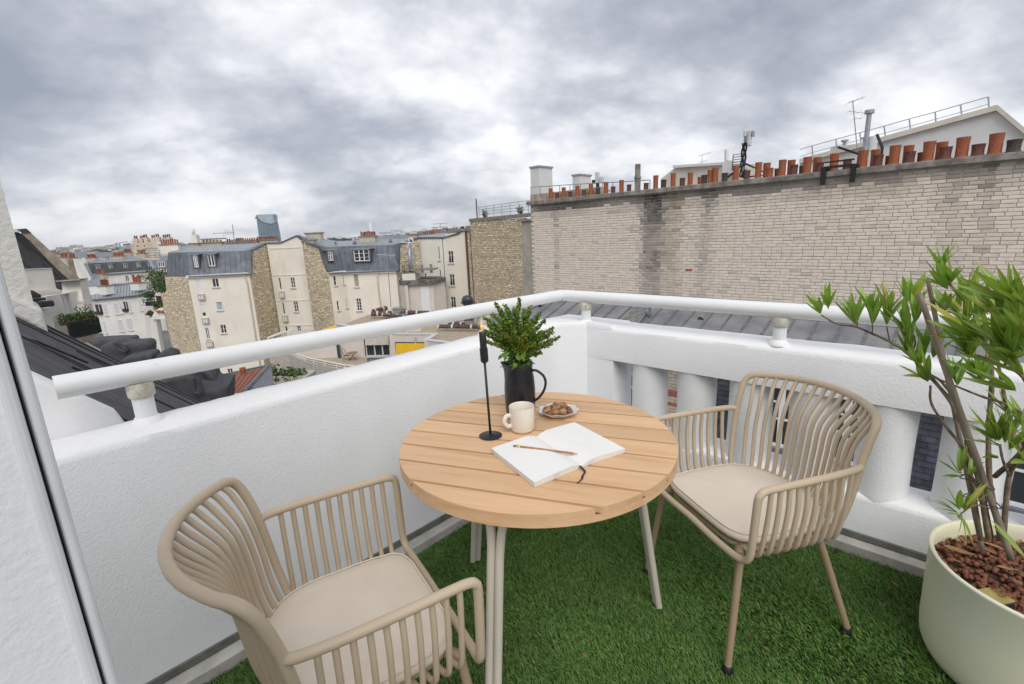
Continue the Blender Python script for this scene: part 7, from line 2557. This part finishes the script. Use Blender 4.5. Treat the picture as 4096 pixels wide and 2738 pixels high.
MB().obox(Vector((ba.x, ba.y, zb_ + .05)) - bn_ * .06, be, bn_ * -.02, (0, 0, zt_b - zb_ - .15)).build('balcony_screen', mat('green_screen', (.03, .05, .03), .8, .4, 3), nb)
for i, (f_, lb) in enumerate(((.08, 'leafy plant at the left end of the balcony box'), (.3, 'leafy plant left of the middle of the balcony box'), (.52, 'leafy plant in the middle of the balcony box'), (.72, 'taller wispy plant right of the middle of the balcony box'), (.92, 'leafy plant at the right end of the balcony box'))):
    c_ = Vector((ba.x, ba.y, zt_b + .18)) + be * f_ - bn_ * .25
    t = thing('balcony_plant', lb, 'plant', c_ - Vector((0, 0, .3)), 'plants on the balcony')
    bush(t, c_, .34 + (.1 if i == 3 else 0), 300, FOL, .055, seed=40 + i, squash=.8 if i != 3 else 1.3)
    MB().obox(c_ - Vector((.25, .1, .32)), Vector((.5, 0, 0)), Vector((0, .22, 0)), (0, 0, .2)).build('box', M['terra_dark'], t)

# ---------------- white house with shutters
wh = thing('shutter_house', 'white house with pale shutters and a grey zinc roof below the skyline', 'building', at_y('H1', 800, 1000, 78))
wh.location.z = GZ
M['housewhite'] = mat('house_white', (.77, .75, .70), .9, .05, .25, extra=dirt(.3, (.45, .42, .38), .5, .55, .75, (1.5, 1.5, .3)))
wp_ = Plane('H1', (470, 900), 80, (1130, 830), 76)
wr_ = [(500, 908, 612, 1022), (822, 876, 905, 990), (1040, 848, 1090, 905)]
wh_ = [wp_.rect(r) for r in wr_]
wall(wh, 'front_wall', M['housewhite'], wp_, [(470, 862), (690, 845), (1120, 798)], wh_, down=GZ)
for i, r in enumerate(wh_):
    window(wh, wp_, r, 2, 0)
    if i < 2:
        MB().obox(wp_.at(r[0] + .1, r[2] + .02, .03), wp_.e * (r[1] - r[0] - .2), wp_.n * .3, (0, 0, .45)).build('window_box', mat('red_geranium', (.10, .05, .04), .9, .5, 6), wh)
        MB().obox(wp_.at(r[0], r[2] + .5, .34), wp_.e * (r[1] - r[0]), wp_.n * .04, (0, 0, .05)).build('window_rail', M['black_steel'], wh)
for r in ((600, 905, 672, 1027), (722, 892, 802, 1012), (786, 882, 840, 1006), (888, 870, 945, 990), (1007, 856, 1058, 972), (765, 1080, 850, 1210), (866, 1065, 955, 1195), (602, 1100, 660, 1230), (910, 1255, 985, 1358), (815, 1275, 870, 1320)):
    q = wp_.rect(r)
    h_ = MB().obox(wp_.at(q[0], q[2], .004), wp_.e * (q[1] - q[0]), wp_.n * .06, (0, 0, q[3] - q[2])).build('shutter', M['shutter'], wh)
    for j in range(3):
        MB().obox(wp_.at(q[0] + .08, q[2] + (q[3] - q[2]) * (j + .12) / 3, .066), wp_.e * (q[1] - q[0] - .16), wp_.n * .02, (0, 0, (q[3] - q[2]) * .27)).build('shutter_panel', M['metal_white'], h_)
    MB().obox(wp_.at(q[0] - .1, q[2] - .16, .0), wp_.e * (q[1] - q[0] + .2), wp_.n * .2, (0, 0, .14)).build('sill', M['offwhite'], wh)
MB().tube([wp_.hit(470, 858, off=.3), wp_.hit(690, 838, off=.3), wp_.hit(1125, 790, off=.3)], .16, 6).build('gutter', M['zinc_dark'], wh)
hq1 = lambda x, y, Y: at_y('H1', x, y, Y)
zinc_face(wh, wp_.hit(470, 855, off=.3), wp_.hit(690, 836, off=.3), hq1(715, 670, 88), hq1(470, 735, 88), 5, M['pale_zinc'], M['slate_roof'], .05)
zinc_face(wh, wp_.hit(690, 836, off=.3), wp_.hit(1125, 790, off=.3), hq1(1110, 650, 88), hq1(715, 670, 88), 12, M['pale_zinc'], M['slate_roof'], .05)
for (x0, y0, x1, y1, Y, n_) in ((555, 700, 705, 790, 80, 7), (925, 665, 1070, 740, 79, 6)):
    p, q = hq1(x0, y0, Y), hq1(x1, y0, Y)
    w_ = (q - p).length
    hh = (y1 - y0) * .35088 * Y / F_PX
    chimney(wh, (p + q) / 2 - Vector((0, 0, hh)), wp_.e, n_, w_ * .92, 1.2, hh, m_=M['housewhite'], ph=1.1)
for o in wh.children_recursive if hasattr(wh, 'children_recursive') else []:
    pass
slab(wh, 'roof_box', M['zinc_dark'], [hq1(715, 680, 86), hq1(915, 680, 86), hq1(915, 720, 86), hq1(880, 715, 86), hq1(720, 690, 86)], (0, 2, 0))

# ---------------- slate mansard row behind it
ms = thing('dormer_row_house', 'long house with a dark slate mansard and five white dormers', 'building', hq1(820, 500, 120))
ms.location.z = GZ
mp_ = Plane('H1', (440, 560), 124, (1185, 520), 118)
wall(ms, 'front_wall', M['oldwhite'], mp_, [(520, 575), (1190, 528)], [mp_.rect((850, 580, 905, 650)), mp_.rect((1000, 570, 1040, 620)), mp_.rect((1125, 560, 1155, 600))], down=GZ)
for r in ((850, 580, 905, 650), (1000, 570, 1040, 620), (1125, 560, 1155, 600)):
    window(ms, mp_, mp_.rect(r), 2, 0, fw=.1)
slab(ms, 'slate_slope', mat('dark_slate_far', (.06, .062, .068), .7, .2, .4), [hq1(465, 572, 123.5), hq1(1185, 522, 118), hq1(1115, 405, 120.5), hq1(425, 440, 126)], (0, .3, -.1))
MB().tube([hq1(465, 574, 123.3), hq1(1190, 522, 117.8)], .25, 6).build('gutter', M['pale_zinc'], ms)
zinc_face(ms, hq1(425, 440, 126), hq1(1115, 405, 120.5), hq1(870, 335, 134), hq1(560, 398, 134), 16, M['pale_zinc'], M['slate_roof'], .06)
for r in ((490, 462, 546, 524), (636, 452, 686, 518), (806, 446, 856, 506), (957, 437, 1006, 496), (1087, 428, 1136, 490)):
    dormer(ms, mp_, r, 2, 0, back=3.0, off=-.6, wall_m=M['pale_zinc'])
slab(ms, 'hip', M['pale_zinc'], [hq1(1110, 395, 119.5), hq1(1150, 395, 119), hq1(1200, 510, 117), hq1(1180, 520, 117)], (0, .3, 0))
for (x0, x1, y0, Y, n_) in ((700, 865, 360, 128, 14), (985, 1110, 330, 126, 8), (830, 945, 320, 140, 10), (415, 545, 378, 132, 12), (110, 215, 375, 118, 12), (215, 300, 380, 120, 8), (610, 655, 370, 130, 0), (545, 640, 565, 100, 8)):
    p, q = hq1(x0, y0, Y), hq1(x1, y0, Y)
    chimney(ms, (p + q) / 2 - Vector((0, 0, 1.0)), mp_.e, n_, (q - p).length, 1.0, 1.0, m_=M['trim'], ph=.9)
# white party wall between the gable house and the row
pw_ = thing('party_wall', 'blank white party wall standing behind the dark gable', 'wall', hq1(350, 500, 90))
slab(pw_, 'wall', M['housewhite'], [hq1(262, 385, 90), hq1(360, 380, 88), hq1(385, 400, 88), hq1(450, 575, 88), hq1(520, 900, 88), hq1(300, 900, 90)], (0, .5, 0))
slab(pw_, 'coping', M['pale_zinc'], [hq1(380, 440, 87.9), hq1(405, 440, 87.9), hq1(470, 572, 87.9), hq1(450, 576, 87.9)], (0, .3, 0))
zf = thing('small_zinc_roof', 'small grey zinc roof right of the dark gable', 'roof', hq1(480, 640, 85))
zinc_face(zf, hq1(430, 700, 83), hq1(640, 690, 83), hq1(560, 580, 92), hq1(330, 595, 92), 8, M['pale_zinc'], M['slate_roof'], .05)
slab(zf, 'wall', M['housewhite'], [hq1(430, 702, 83.1), hq1(640, 692, 83.1), hq1(640, 1100, 83.1), hq1(430, 1100, 83.1)], (0, .4, 0))

# ---------------- pink stepped house
pk = thing('pink_house', 'pale pink stepped apartment house on the left skyline', 'building', hq1(1080, 250, 165))
pk.location.z = GZ
M['pink'] = mat('pale_pink_plaster', (.70, .58, .46), .9, .05, .2)
pp_ = Plane('H1', (920, 260), 168, (1200, 240), 162)
rs_ = [(940, 232, 962, 265), (980, 232, 1012, 260), (1028, 228, 1045, 258), (1062, 228, 1088, 262), (1110, 222, 1130, 255), (1148, 222, 1165, 252)]
rects = [pp_.rect(r) for r in rs_]
wall(pk, 'front_wall', M['pink'], pp_, [(918, 215), (1060, 208), (1205, 190)], rects, down=GZ)
for r in rects:
    window(pk, pp_, r, 1, 0, fw=.12, depth=.2)
slab(pk, 'upper_storey', M['pink'], [hq1(1060, 175, 171), hq1(1150, 165, 170), hq1(1205, 160, 169), hq1(1205, 200, 169), hq1(1060, 215, 171)], (0, 8, 0))
slab(pk, 'side_wall', M['housewhite'], [hq1(1205, 192, 162), hq1(1305, 190, 160), hq1(1310, 265, 160), hq1(1330, 330, 160), hq1(1215, 330, 162)], (0, .5, 0))
for (x, y) in ((965, 160), (1035, 158), (1075, 145), (1165, 152), (1212, 140), (1295, 148), (1340, 142)):
    p = hq1(x, y, 168)
    cs_ = MB().obox(p - Vector((.8, 0, 5)), Vector((1.6, 0, 0)), Vector((0, 1.2, 0)), (0, 0, 5)).build('chimney', M['pink'], pk)
    for k in range(2):
        q = bpy.data.objects.new('chimney_pot', PMF['d'])
        C.objects.link(q)
        q.location = p + Vector((-.35 + k * .7, .6, .0))
        q.scale = (.5, .5, 1.0)
        q.parent = cs_
MB().tube([hq1(920, 190, 167), hq1(1060, 182, 166)], .06, 4).build('roof_rail', M['galv'], pk)
MB().tube([hq1(920, 200, 167), hq1(1060, 195, 166)], .06, 4).build('roof_rail', M['galv'], pk)
sc_ = thing('roof_scaffold', 'steel scaffold cage on the roof in front of the pink house', 'scaffold', hq1(1180, 350, 140))
fr0 = [(1075, 290), (1150, 268), (1240, 275), (1255, 300)]
mb = MB()
for x in (1085, 1130, 1200, 1245, 1265):
    mb.tube([hq1(x, 380, 140), hq1(x, 290, 140)], .09, 4)
for y in (290, 320, 350, 375):
    mb.tube([hq1(1080, y, 140), hq1(1265, y - 3, 140)], .08, 4)
mb.tube([hq1(1070, 292, 140), hq1(1110, 268, 140), hq1(1225, 266, 140), hq1(1255, 295, 140)], .14, 4)
mb.tube([hq1(1085, 375, 140), hq1(1245, 320, 140)], .06, 4).tube([hq1(1085, 320, 140), hq1(1245, 375, 140)], .06, 4)
mb.build('tubes', M['galv'], sc_)
mr = thing('slate_neighbour', 'grey slate roof with a wide scaffolded dormer beside the row house', 'building', hq1(1260, 450, 112))
mr.location.z = GZ
slab(mr, 'slope', M['slate_roof'], [hq1(1155, 400, 116), hq1(1330, 400, 114), hq1(1340, 500, 110), hq1(1200, 510, 111)], (0, .4, 0))
slab(mr, 'wall', M['housewhite'], [hq1(1195, 512, 110.5), hq1(1345, 500, 109.5), hq1(1345, 900, 109.5), hq1(1195, 900, 110.5)], (0, .5, 0))
q_ = Plane('H1', (1200, 450), 110, (1330, 440), 109)
window(mr, q_, q_.rect((1225, 415, 1315, 480)), 3, 2, depth=0, sill=False, fw=.12)
chimney(mr, hq1(1258, 545, 104) - Vector((0, 0, .9)), q_.e, 5, 4.0, 1.0, .6, m_=M['housewhite'], ph=1.2)

# ---------------- roof garden house beside the stone flank
rg_ = thing('roof_garden_house', 'pale stepped house with small planted roof terraces against the stone flank', 'building', hq1(1180, 900, 66))
rg_.location.z = GZ
M['palepink'] = mat('very_pale_pink', (.69, .62, .565), .9, .05, .3)
slab(rg_, 'lower_wall', M['palepink'], [hq1(1062, 945, 66), hq1(1200, 935, 65), hq1(1290, 1500, 65), hq1(1300, 1700, 65), hq1(1180, 1700, 66)], (0, .6, 0))
slab(rg_, 'terrace_wall', M['housewhite'], [hq1(1150, 1075, 64), hq1(1205, 1070, 63.6), hq1(1290, 1560, 63.6), hq1(1250, 1700, 64), hq1(1190, 1700, 64)], (0, .6, 0))
slab(rg_, 'upper_wall', M['housewhite'], [hq1(1150, 730, 70), hq1(1255, 735, 69), hq1(1280, 940, 68), hq1(1190, 930, 69)], (0, .6, 0))
slab(rg_, 'white_awning', M['shutter'], [hq1(1165, 1045, 63.5), hq1(1185, 1000, 63.5), hq1(1235, 955, 63.5), hq1(1290, 940, 63.5), hq1(1310, 1055, 63.5)], (0, .2, 0))
slab(rg_, 'awning_sill', M['offwhite'], [hq1(1150, 1060, 63.3), hq1(1312, 1055, 63.3), hq1(1312, 1075, 63.3), hq1(1150, 1078, 63.3)], (0, 1, 0))
slab(rg_, 'wooden_screen', mat('brown_screen', (.22, .09, .05), .8, .2, 3), [hq1(1205, 810, 67.5), hq1(1265, 815, 67.5), hq1(1272, 885, 67.5), hq1(1215, 890, 67.5)], (0, .2, 0))
slab(rg_, 'glass_rail', M['slate_roof'], [hq1(1090, 860, 66.5), hq1(1160, 815, 66.5), hq1(1165, 825, 66.5), hq1(1100, 875, 66.5)], (0, .4, 0))
MB().obox(hq1(1095, 928, 65.8), Vector((2.2, 0, 0)), Vector((0, .5, 0)), (0, 0, .6)).build('planter_box', M['black_steel'], rg_)
for x in (1232, 1278):
    MB().lathe([(.1, -.2), (.28, .05), (.25, .15)], hq1(x, 988, 63.3), 10).build('orange_pot', mat('orange_pot', (.6, .25, .02), .6), rg_)
for zy in (690, 705, 720):
    MB().tube([hq1(1178, zy, 68), hq1(1255, zy + 4, 67)], .05, 4).build('fence_rail', M['black_steel'], rg_)
for i, (x, y, Y, r_, lb) in enumerate(((1235, 605, 67, 2.1, 'bushy olive tree on the upper roof terrace'), (1290, 690, 65, 1.7, 'dense shrub beside the fence of the upper roof terrace'), (1240, 912, 65, .9, 'bright green trailing plant on the lower roof terrace'), (1130, 800, 66, 1.0, 'climbing plant at the corner of the white roof'), (1145, 1010, 64, .5, 'small potted plant on the lowest terrace'))):
    c_ = hq1(x, y, Y)
    t = thing('terrace_tree', lb, 'plant', c_ - Vector((0, 0, r_)), 'plants on the roof terraces')
    bush(t, c_, r_ * .9, 1500 if r_ > 1.2 else 500, FOL, .12, seed=60 + i)
    MB().tube([c_ - Vector((0, 0, r_ * 1.3)), c_ - Vector((.05, 0, r_ * .3)), c_ + Vector((.1, 0, r_ * .4))], [.08, .06, .03], 6).build('trunk', M['bark'], t)

# ================================================================== FAR CITY, HILLS AND GROUND
gm = mat('city_ground', (.21, .20, .185), .95, .25, .03)
gs = MB()
RG = 5200
nseg = 48
gs.add([(0, 0, GZ)] + [(RG * math.cos(2 * math.pi * k / nseg), RG * math.sin(2 * math.pi * k / nseg), GZ) for k in range(nseg)], [(0, k + 1, (k + 1) % nseg + 1) for k in range(nseg)])
tag(gs.build('ground', gm), kind='structure')
FW = [mat('far_wall', c_, .9, .08, .05) for c_ in ((.66, .62, .55), (.58, .53, .46), (.72, .70, .66), (.52, .46, .40), (.24, .26, .29), (.30, .16, .11))]
rf_ = random.Random(12)
cm = MB()


def city_box(x, y, w, d, zt, rot, mi, roof):
    c_, s_ = math.cos(rot), math.sin(rot)
    P_ = [Vector((x + c_ * a - s_ * b, y + s_ * a + c_ * b, 0)) for a, b in ((-w / 2, -d / 2), (w / 2, -d / 2), (w / 2, d / 2), (-w / 2, d / 2))]
    lo = [Vector((p.x, p.y, GZ)) for p in P_]
    hi = [Vector((p.x, p.y, zt)) for p in P_]
    k = .72
    cx_ = Vector((x, y, 0))
    tp_ = [cx_ + (p - cx_) * k + Vector((0, 0, zt + roof)) for p in P_]
    cm.add(lo + hi, [(i, (i + 1) % 4, (i + 1) % 4 + 4, i + 4) for i in range(4)], mi)
    cm.add(hi + tp_, [(i, (i + 1) % 4, (i + 1) % 4 + 4, i + 4) for i in range(4)] + [(4, 5, 6, 7)], 4)
    for q in range(rf_.randrange(3)):
        a_ = rf_.uniform(-.3, .3) * w
        p = cx_ + Vector((c_ * a_, s_ * a_, 0))
        w2 = rf_.uniform(1, 2.5)
        zt2 = zt + roof + rf_.uniform(.8, 2.2)
        cm.add([p + Vector((dx, dy, z_)) for z_ in (zt, zt2) for dx, dy in ((-w2, -.5), (w2, -.5), (w2, .5), (-w2, .5))], [(i, (i + 1) % 4, (i + 1) % 4 + 4, i + 4) for i in range(4)] + [(4, 5, 6, 7)], rf_.choice((1, 3, 5)))


for k in range(2600):
    y = 150 * (12 ** rf_.random())
    t = rf_.uniform(-1.35, .25)
    x = t * y
    if y < 230 and t < -.45 and t > -1.15:
        continue
    w = rf_.uniform(10, 26) * (1 + y / 900)
    zt = rf_.uniform(-12, -3.5) + (rf_.random() < .06) * rf_.uniform(1, 4) + y * .0018
    city_box(x, y, w, rf_.uniform(9, 14) * (1 + y / 1500), zt, rf_.choice((.3, .32, 1.2, -.4)) + rf_.uniform(-.1, .1), rf_.choice((0, 0, 1, 2, 2, 3)), rf_.uniform(1.5, 4))
tag(cm.build('city_rooftops', FW), 'mass of pale distant rooftops reaching to the horizon', 'rooftops', kind='stuff')

M['far_tree'] = mat('far_trees', (.05, .085, .045), .95, .3, .02)
tmx = MB()
for k in range(420):
    y = rf_.uniform(400, 1900)
    t = rf_.uniform(-1.3, .2)
    c_ = Vector((t * y, y, rf_.uniform(-9, -2) + y * .002))
    r_ = rf_.uniform(4, 9) * (1 + y / 1500)
    tmx.add([c_ + Vector((v.x * r_ * rf_.uniform(.8, 1.5), v.y * r_, v.z * r_ * .55)) for v in icv], icf)
tag(tmx.build('distant_trees', M['far_tree']), 'dark tree crowns between the distant rooftops', 'trees', kind='stuff')

# wooded hills with scattered houses on the right of the horizon
hm_ = MB()


def hill_h(t, v):
    base = 34 + 26 * math.sin(t * 3.1 + .4) + 12 * math.sin(t * 9.3 + 2) + 5 * math.sin(t * 31)
    return base * v


NH, NV = 120, 8
vs = []
for j in range(NV + 1):
    v = j / NV
    for i in range(NH + 1):
        t = -1.6 + 2.6 * i / NH
        y = 2600 + 1500 * v
        amp = 1.0 if t > -.6 else max(.35, 1 - (-.6 - t) * .9)
        vs.append(Vector((t * y, y, GZ + (24 + hill_h(t, 1) * amp) * math.sin(v * math.pi / 2) ** .8 + 2 * rf_.random())))
hm_.add(vs, [(j * (NH + 1) + i, j * (NH + 1) + i + 1, (j + 1) * (NH + 1) + i + 1, (j + 1) * (NH + 1) + i) for j in range(NV) for i in range(NH)])
tag(hm_.build('hills', mat('wooded_hill', (.07, .10, .075), .95, .3, .004), smooth=True), kind='structure')
hh_ = MB()
for k in range(520):
    i = rf_.randrange(NH)
    j = rf_.randrange(1, NV)
    p = vs[j * (NH + 1) + i]
    w = rf_.uniform(7, 24)
    hgt = rf_.uniform(7, 18)
    hh_.box((p.x - w, p.y - 8, p.z - 2), (p.x + w, p.y + 8, p.z + hgt), rf_.choice((0, 1, 2, 2)))
tag(hh_.build('hillside_houses', FW[:3]), 'pale houses scattered over the far wooded hills', 'houses', kind='stuff')

# apartment blocks one can tell apart on the skyline
M['far_glass'] = mat('far_window_band', (.16, .20, .27), .3, .2, .1)
FB = [('H1', 165, 310, 286, 360, 520, 0, 7, 'cream slab block with vertical brown bands, nearest on the left skyline'), ('H1', 350, 420, 262, 308, 900, 0, 6, 'pale block with blue window bands at the left of the long row'), ('H1', 425, 502, 262, 300, 950, 0, 6, 'second pale block with blue window bands in the long row'), ('H1', 545, 622, 250, 306, 900, 2, 6, 'taller pale block with blue bands in the middle of the skyline'),
      ('H1', 630, 700, 268, 312, 800, 0, 5, 'pale block just right of the skyline middle'), ('H1', 720, 795, 258, 305, 850, 1, 6, 'greyish block under the tower crane'), ('H1', 828, 885, 218, 290, 1100, 4, 9, 'dark glass office block on the left skyline'), ('H1', 215, 282, 235, 285, 1200, 2, 7, 'tall pale twin tower above the cream slab'),
      ('H1', 60, 105, 258, 300, 1100, 2, 5, 'small pale block at the far left of the skyline'), ('H1', 320, 350, 290, 330, 600, 1, 4, 'narrow beige block right of the cream slab'), ('H1', 800, 830, 250, 300, 1000, 2, 5, 'slim white block left of the dark office block'), ('H1', 885, 915, 235, 290, 1000, 0, 5, 'slim cream block right of the dark office block'), ('H1', 500, 545, 250, 300, 1150, 2, 5, 'white block rising behind the long row'), ('H1', 600, 655, 238, 290, 1300, 1, 6, 'beige tower behind the middle of the skyline'), ('H1', 110, 165, 262, 310, 1000, 1, 5, 'beige block left of the cream slab'),
      ('F3', 365, 470, 348, 366, 900, 2, 3, 'long low white block above the left zinc roof ridge'), ('F3', 765, 840, 332, 352, 800, 2, 3, 'white block above the right zinc roof ridge'), ('F3', 480, 540, 350, 366, 800, 1, 3, 'beige block behind the chimney stack')]
for (fr_, x0, x1, y0, y1, Y, mi, nbands, lb) in FB:
    a_, b_ = at_y(fr_, x0, y0, Y), at_y(fr_, x1, y0, Y)
    t = thing('far_apartment_block', lb, 'building', Vector((a_.x, Y, GZ)), 'apartment blocks on the skyline')
    zt = max(a_.z, b_.z)
    MB().obox((a_.x, Y, GZ), (b_.x - a_.x, 6, 0), (0, 18, 0), (0, 0, zt - GZ)).build('wall', FW[mi], t)
    zlow = at_y(fr_, x0, y1, Y).z
    for k in range(nbands):
        z_ = zlow + (zt - zlow) * (k + .35) / nbands
        MB().obox(Vector((a_.x, Y, z_)) + Vector((b_.x - a_.x, 6, 0)) * .06 + Vector((0, -.3, 0)), Vector((b_.x - a_.x, 6, 0)) * .88, (0, .25, 0), (0, 0, (zt - zlow) / nbands * .45)).build('window_band', M['far_glass'], t)
    MB().obox(Vector((a_.x, Y + 4, zt)) + Vector((b_.x - a_.x, 6, 0)) * .3, Vector((b_.x - a_.x, 0, 0)) * .3, (0, 6, 0), (0, 0, (zt - zlow) * .07 + 1)).build('roof_box', FW[2], t)
for (x, y0, y1, Y, lb) in ((692, 232, 270, 900, 'small tower crane over the left skyline'), (808, 205, 262, 850, 'larger tower crane left of the dark office block')):
    t = thing('tower_crane', lb, 'crane', at_y('H1', x, y1, Y))
    a_, b_ = at_y('H1', x, y1 + 10, Y), at_y('H1', x, y0, Y)
    MB().tube([a_, Vector((a_.x, Y, b_.z))], .9, 4).build('mast', M['galv'], t)
    MB().tube([Vector((a_.x - 9, Y, b_.z - 1)), Vector((a_.x + 14, Y, b_.z + 1.5))], .6, 4).build('jib', M['galv'], t)
st_ = thing('power_chimney', 'slim grey industrial chimney above the zinc roofs', 'chimney', at_y('F3', 636, 305, 1200))
a_, b_ = at_y('F3', 638, 310, 1200), at_y('F3', 632, 207, 1200)
MB().tube([Vector((a_.x, 1200, GZ)), Vector((a_.x, 1200, b_.z))], [4.2, 2.9], 14).build('stack', FW[2], st_, smooth=True)

# glass tower
tw = thing('glass_tower', 'blue glass office tower with a curved cut top on the skyline', 'tower', at_y('F2', 1020, 340, 900))
tw.location.z = GZ
tx = at_y('F2', 1012, 250, 900)
M['tower_glass'] = mat('blue_glass', (.10, .17, .25), .12, .25, .03, spec=.9, metal=.3)
M['tower_pale'] = mat('pale_glass', (.36, .44, .50), .2, .15, .05, spec=.8)
M['tower_band'] = mat('floor_band', (.40, .46, .52), .4)
zt_t = at_y('F2', 1000, 130, 900).z
z_b = at_y('F2', 1020, 400, 900).z
hw_t = (at_y('F2', 1090, 200, 900) - at_y('F2', 915, 200, 900)).length / 2


def tw_r(z):
    f_ = (z - z_b) / (zt_t - z_b)
    return hw_t * (1.06 - .10 * f_ * f_)


ns = 48
vs, fs = [], []
levels_z = [GZ] + [z_b + (zt_t - z_b) * k / 26 for k in range(27)]
for z in levels_z:
    for k in range(ns):
        w = 2 * math.pi * k / ns
        r_ = tw_r(max(z, z_b))
        cw, sw_ = math.cos(w), math.sin(w)
        x = math.copysign(abs(cw) ** .75, cw) * r_
        y = math.copysign(abs(sw_) ** .75, sw_) * r_ * .62
        vs.append((tx.x + x + (.010 * (zt_t - z)), 900 + 20 + y, z))
for j in range(len(levels_z) - 1):
    for k in range(ns):
        fs.append((j * ns + k, j * ns + (k + 1) % ns, (j + 1) * ns + (k + 1) % ns, (j + 1) * ns + k))
fs.append(tuple((len(levels_z) - 1) * ns + k for k in range(ns)))
MB().add(vs, fs).build('curtain_wall', M['tower_glass'], tw, smooth=40)
for j in range(2, len(levels_z) - 1):
    ring = [Vector(vs[j * ns + k]) + (Vector(vs[j * ns + k]) - Vector((tx.x, 920, levels_z[j]))) * .004 for k in range(ns)]
    MB().tube(ring + [ring[0]], .28, 4, cap=False).build('floor_band', M['tower_band'], tw)
for k in range(0, ns, 2):
    MB().tube([Vector(vs[j * ns + k]) * 1 + Vector((0, -.2, 0)) for j in range(1, len(levels_z))], .16, 4).build('mullion', M['tower_band'], tw)
# curved crown edge and paler recessed face
arc = [at_y('F2', x, y, 897 + 1) for x, y in ((935, 132), (945, 155), (970, 180), (1000, 198), (1035, 207), (1065, 210), (1083, 195), (1090, 165), (1088, 135))]
arc = [Vector((p.x, 920 - tw_r(p.z) * .62 * (max(0, 1 - min(1, abs((p.x - tx.x) / tw_r(p.z))) ** 2.67)) ** .375 - 1.2, p.z)) for p in bez(arc, 4)]
MB().tube(arc, 1.0, 6).build('crown_edge', M['tower_band'], tw, smooth=True)
topc = Vector((sum(p.x for p in arc) / len(arc), min(p.y for p in arc) + .3, zt_t - 6))
cf_ = [Vector((p.x, p.y + .35, p.z)) for p in arc]
up_ = [Vector((p.x, 920 - tw_r(zt_t) * .62 * (max(0, 1 - min(1, abs((p.x - tx.x) / tw_r(zt_t))) ** 2.67)) ** .375 - .6, zt_t)) for p in arc]
MB().add(cf_ + up_, [(i, i + 1, len(cf_) + i + 1, len(cf_) + i) for i in range(len(cf_) - 1)]).build('crown_face', M['tower_pale'], tw)
M['sign'] = mat('amber_sign', (.45, .28, .08), .6)
sg = [at_y('F2', x, y, 905) for x, y in ((922, 172), (932, 145), (940, 172))]
sg = [Vector((p.x + 1.2, 909, p.z)) for p in sg]
MB().prism(sg, (0, 1, 0)).build('sign', M['sign'], tw)

# ================================================================== AIR: light haze that pales the skyline
hz = bpy.data.materials.new('haze')
hz.use_nodes = True
ht = hz.node_tree
ht.nodes.clear()
ho = N(ht, 'ShaderNodeOutputMaterial')
hv = N(ht, 'ShaderNodeVolumePrincipled')
hv.inputs['Color'].default_value = (.86, .90, .96, 1)
hv.inputs['Density'].default_value = .00011
L(ht, hv.outputs[0], ho.inputs['Volume'])
hb = MB().box((-6700, -5300, GZ - 1), (6700, 5300, 125)).build('haze', hz)
tag(hb, kind='stuff')
tag(hb, 'thin pale haze over the whole city', 'haze')
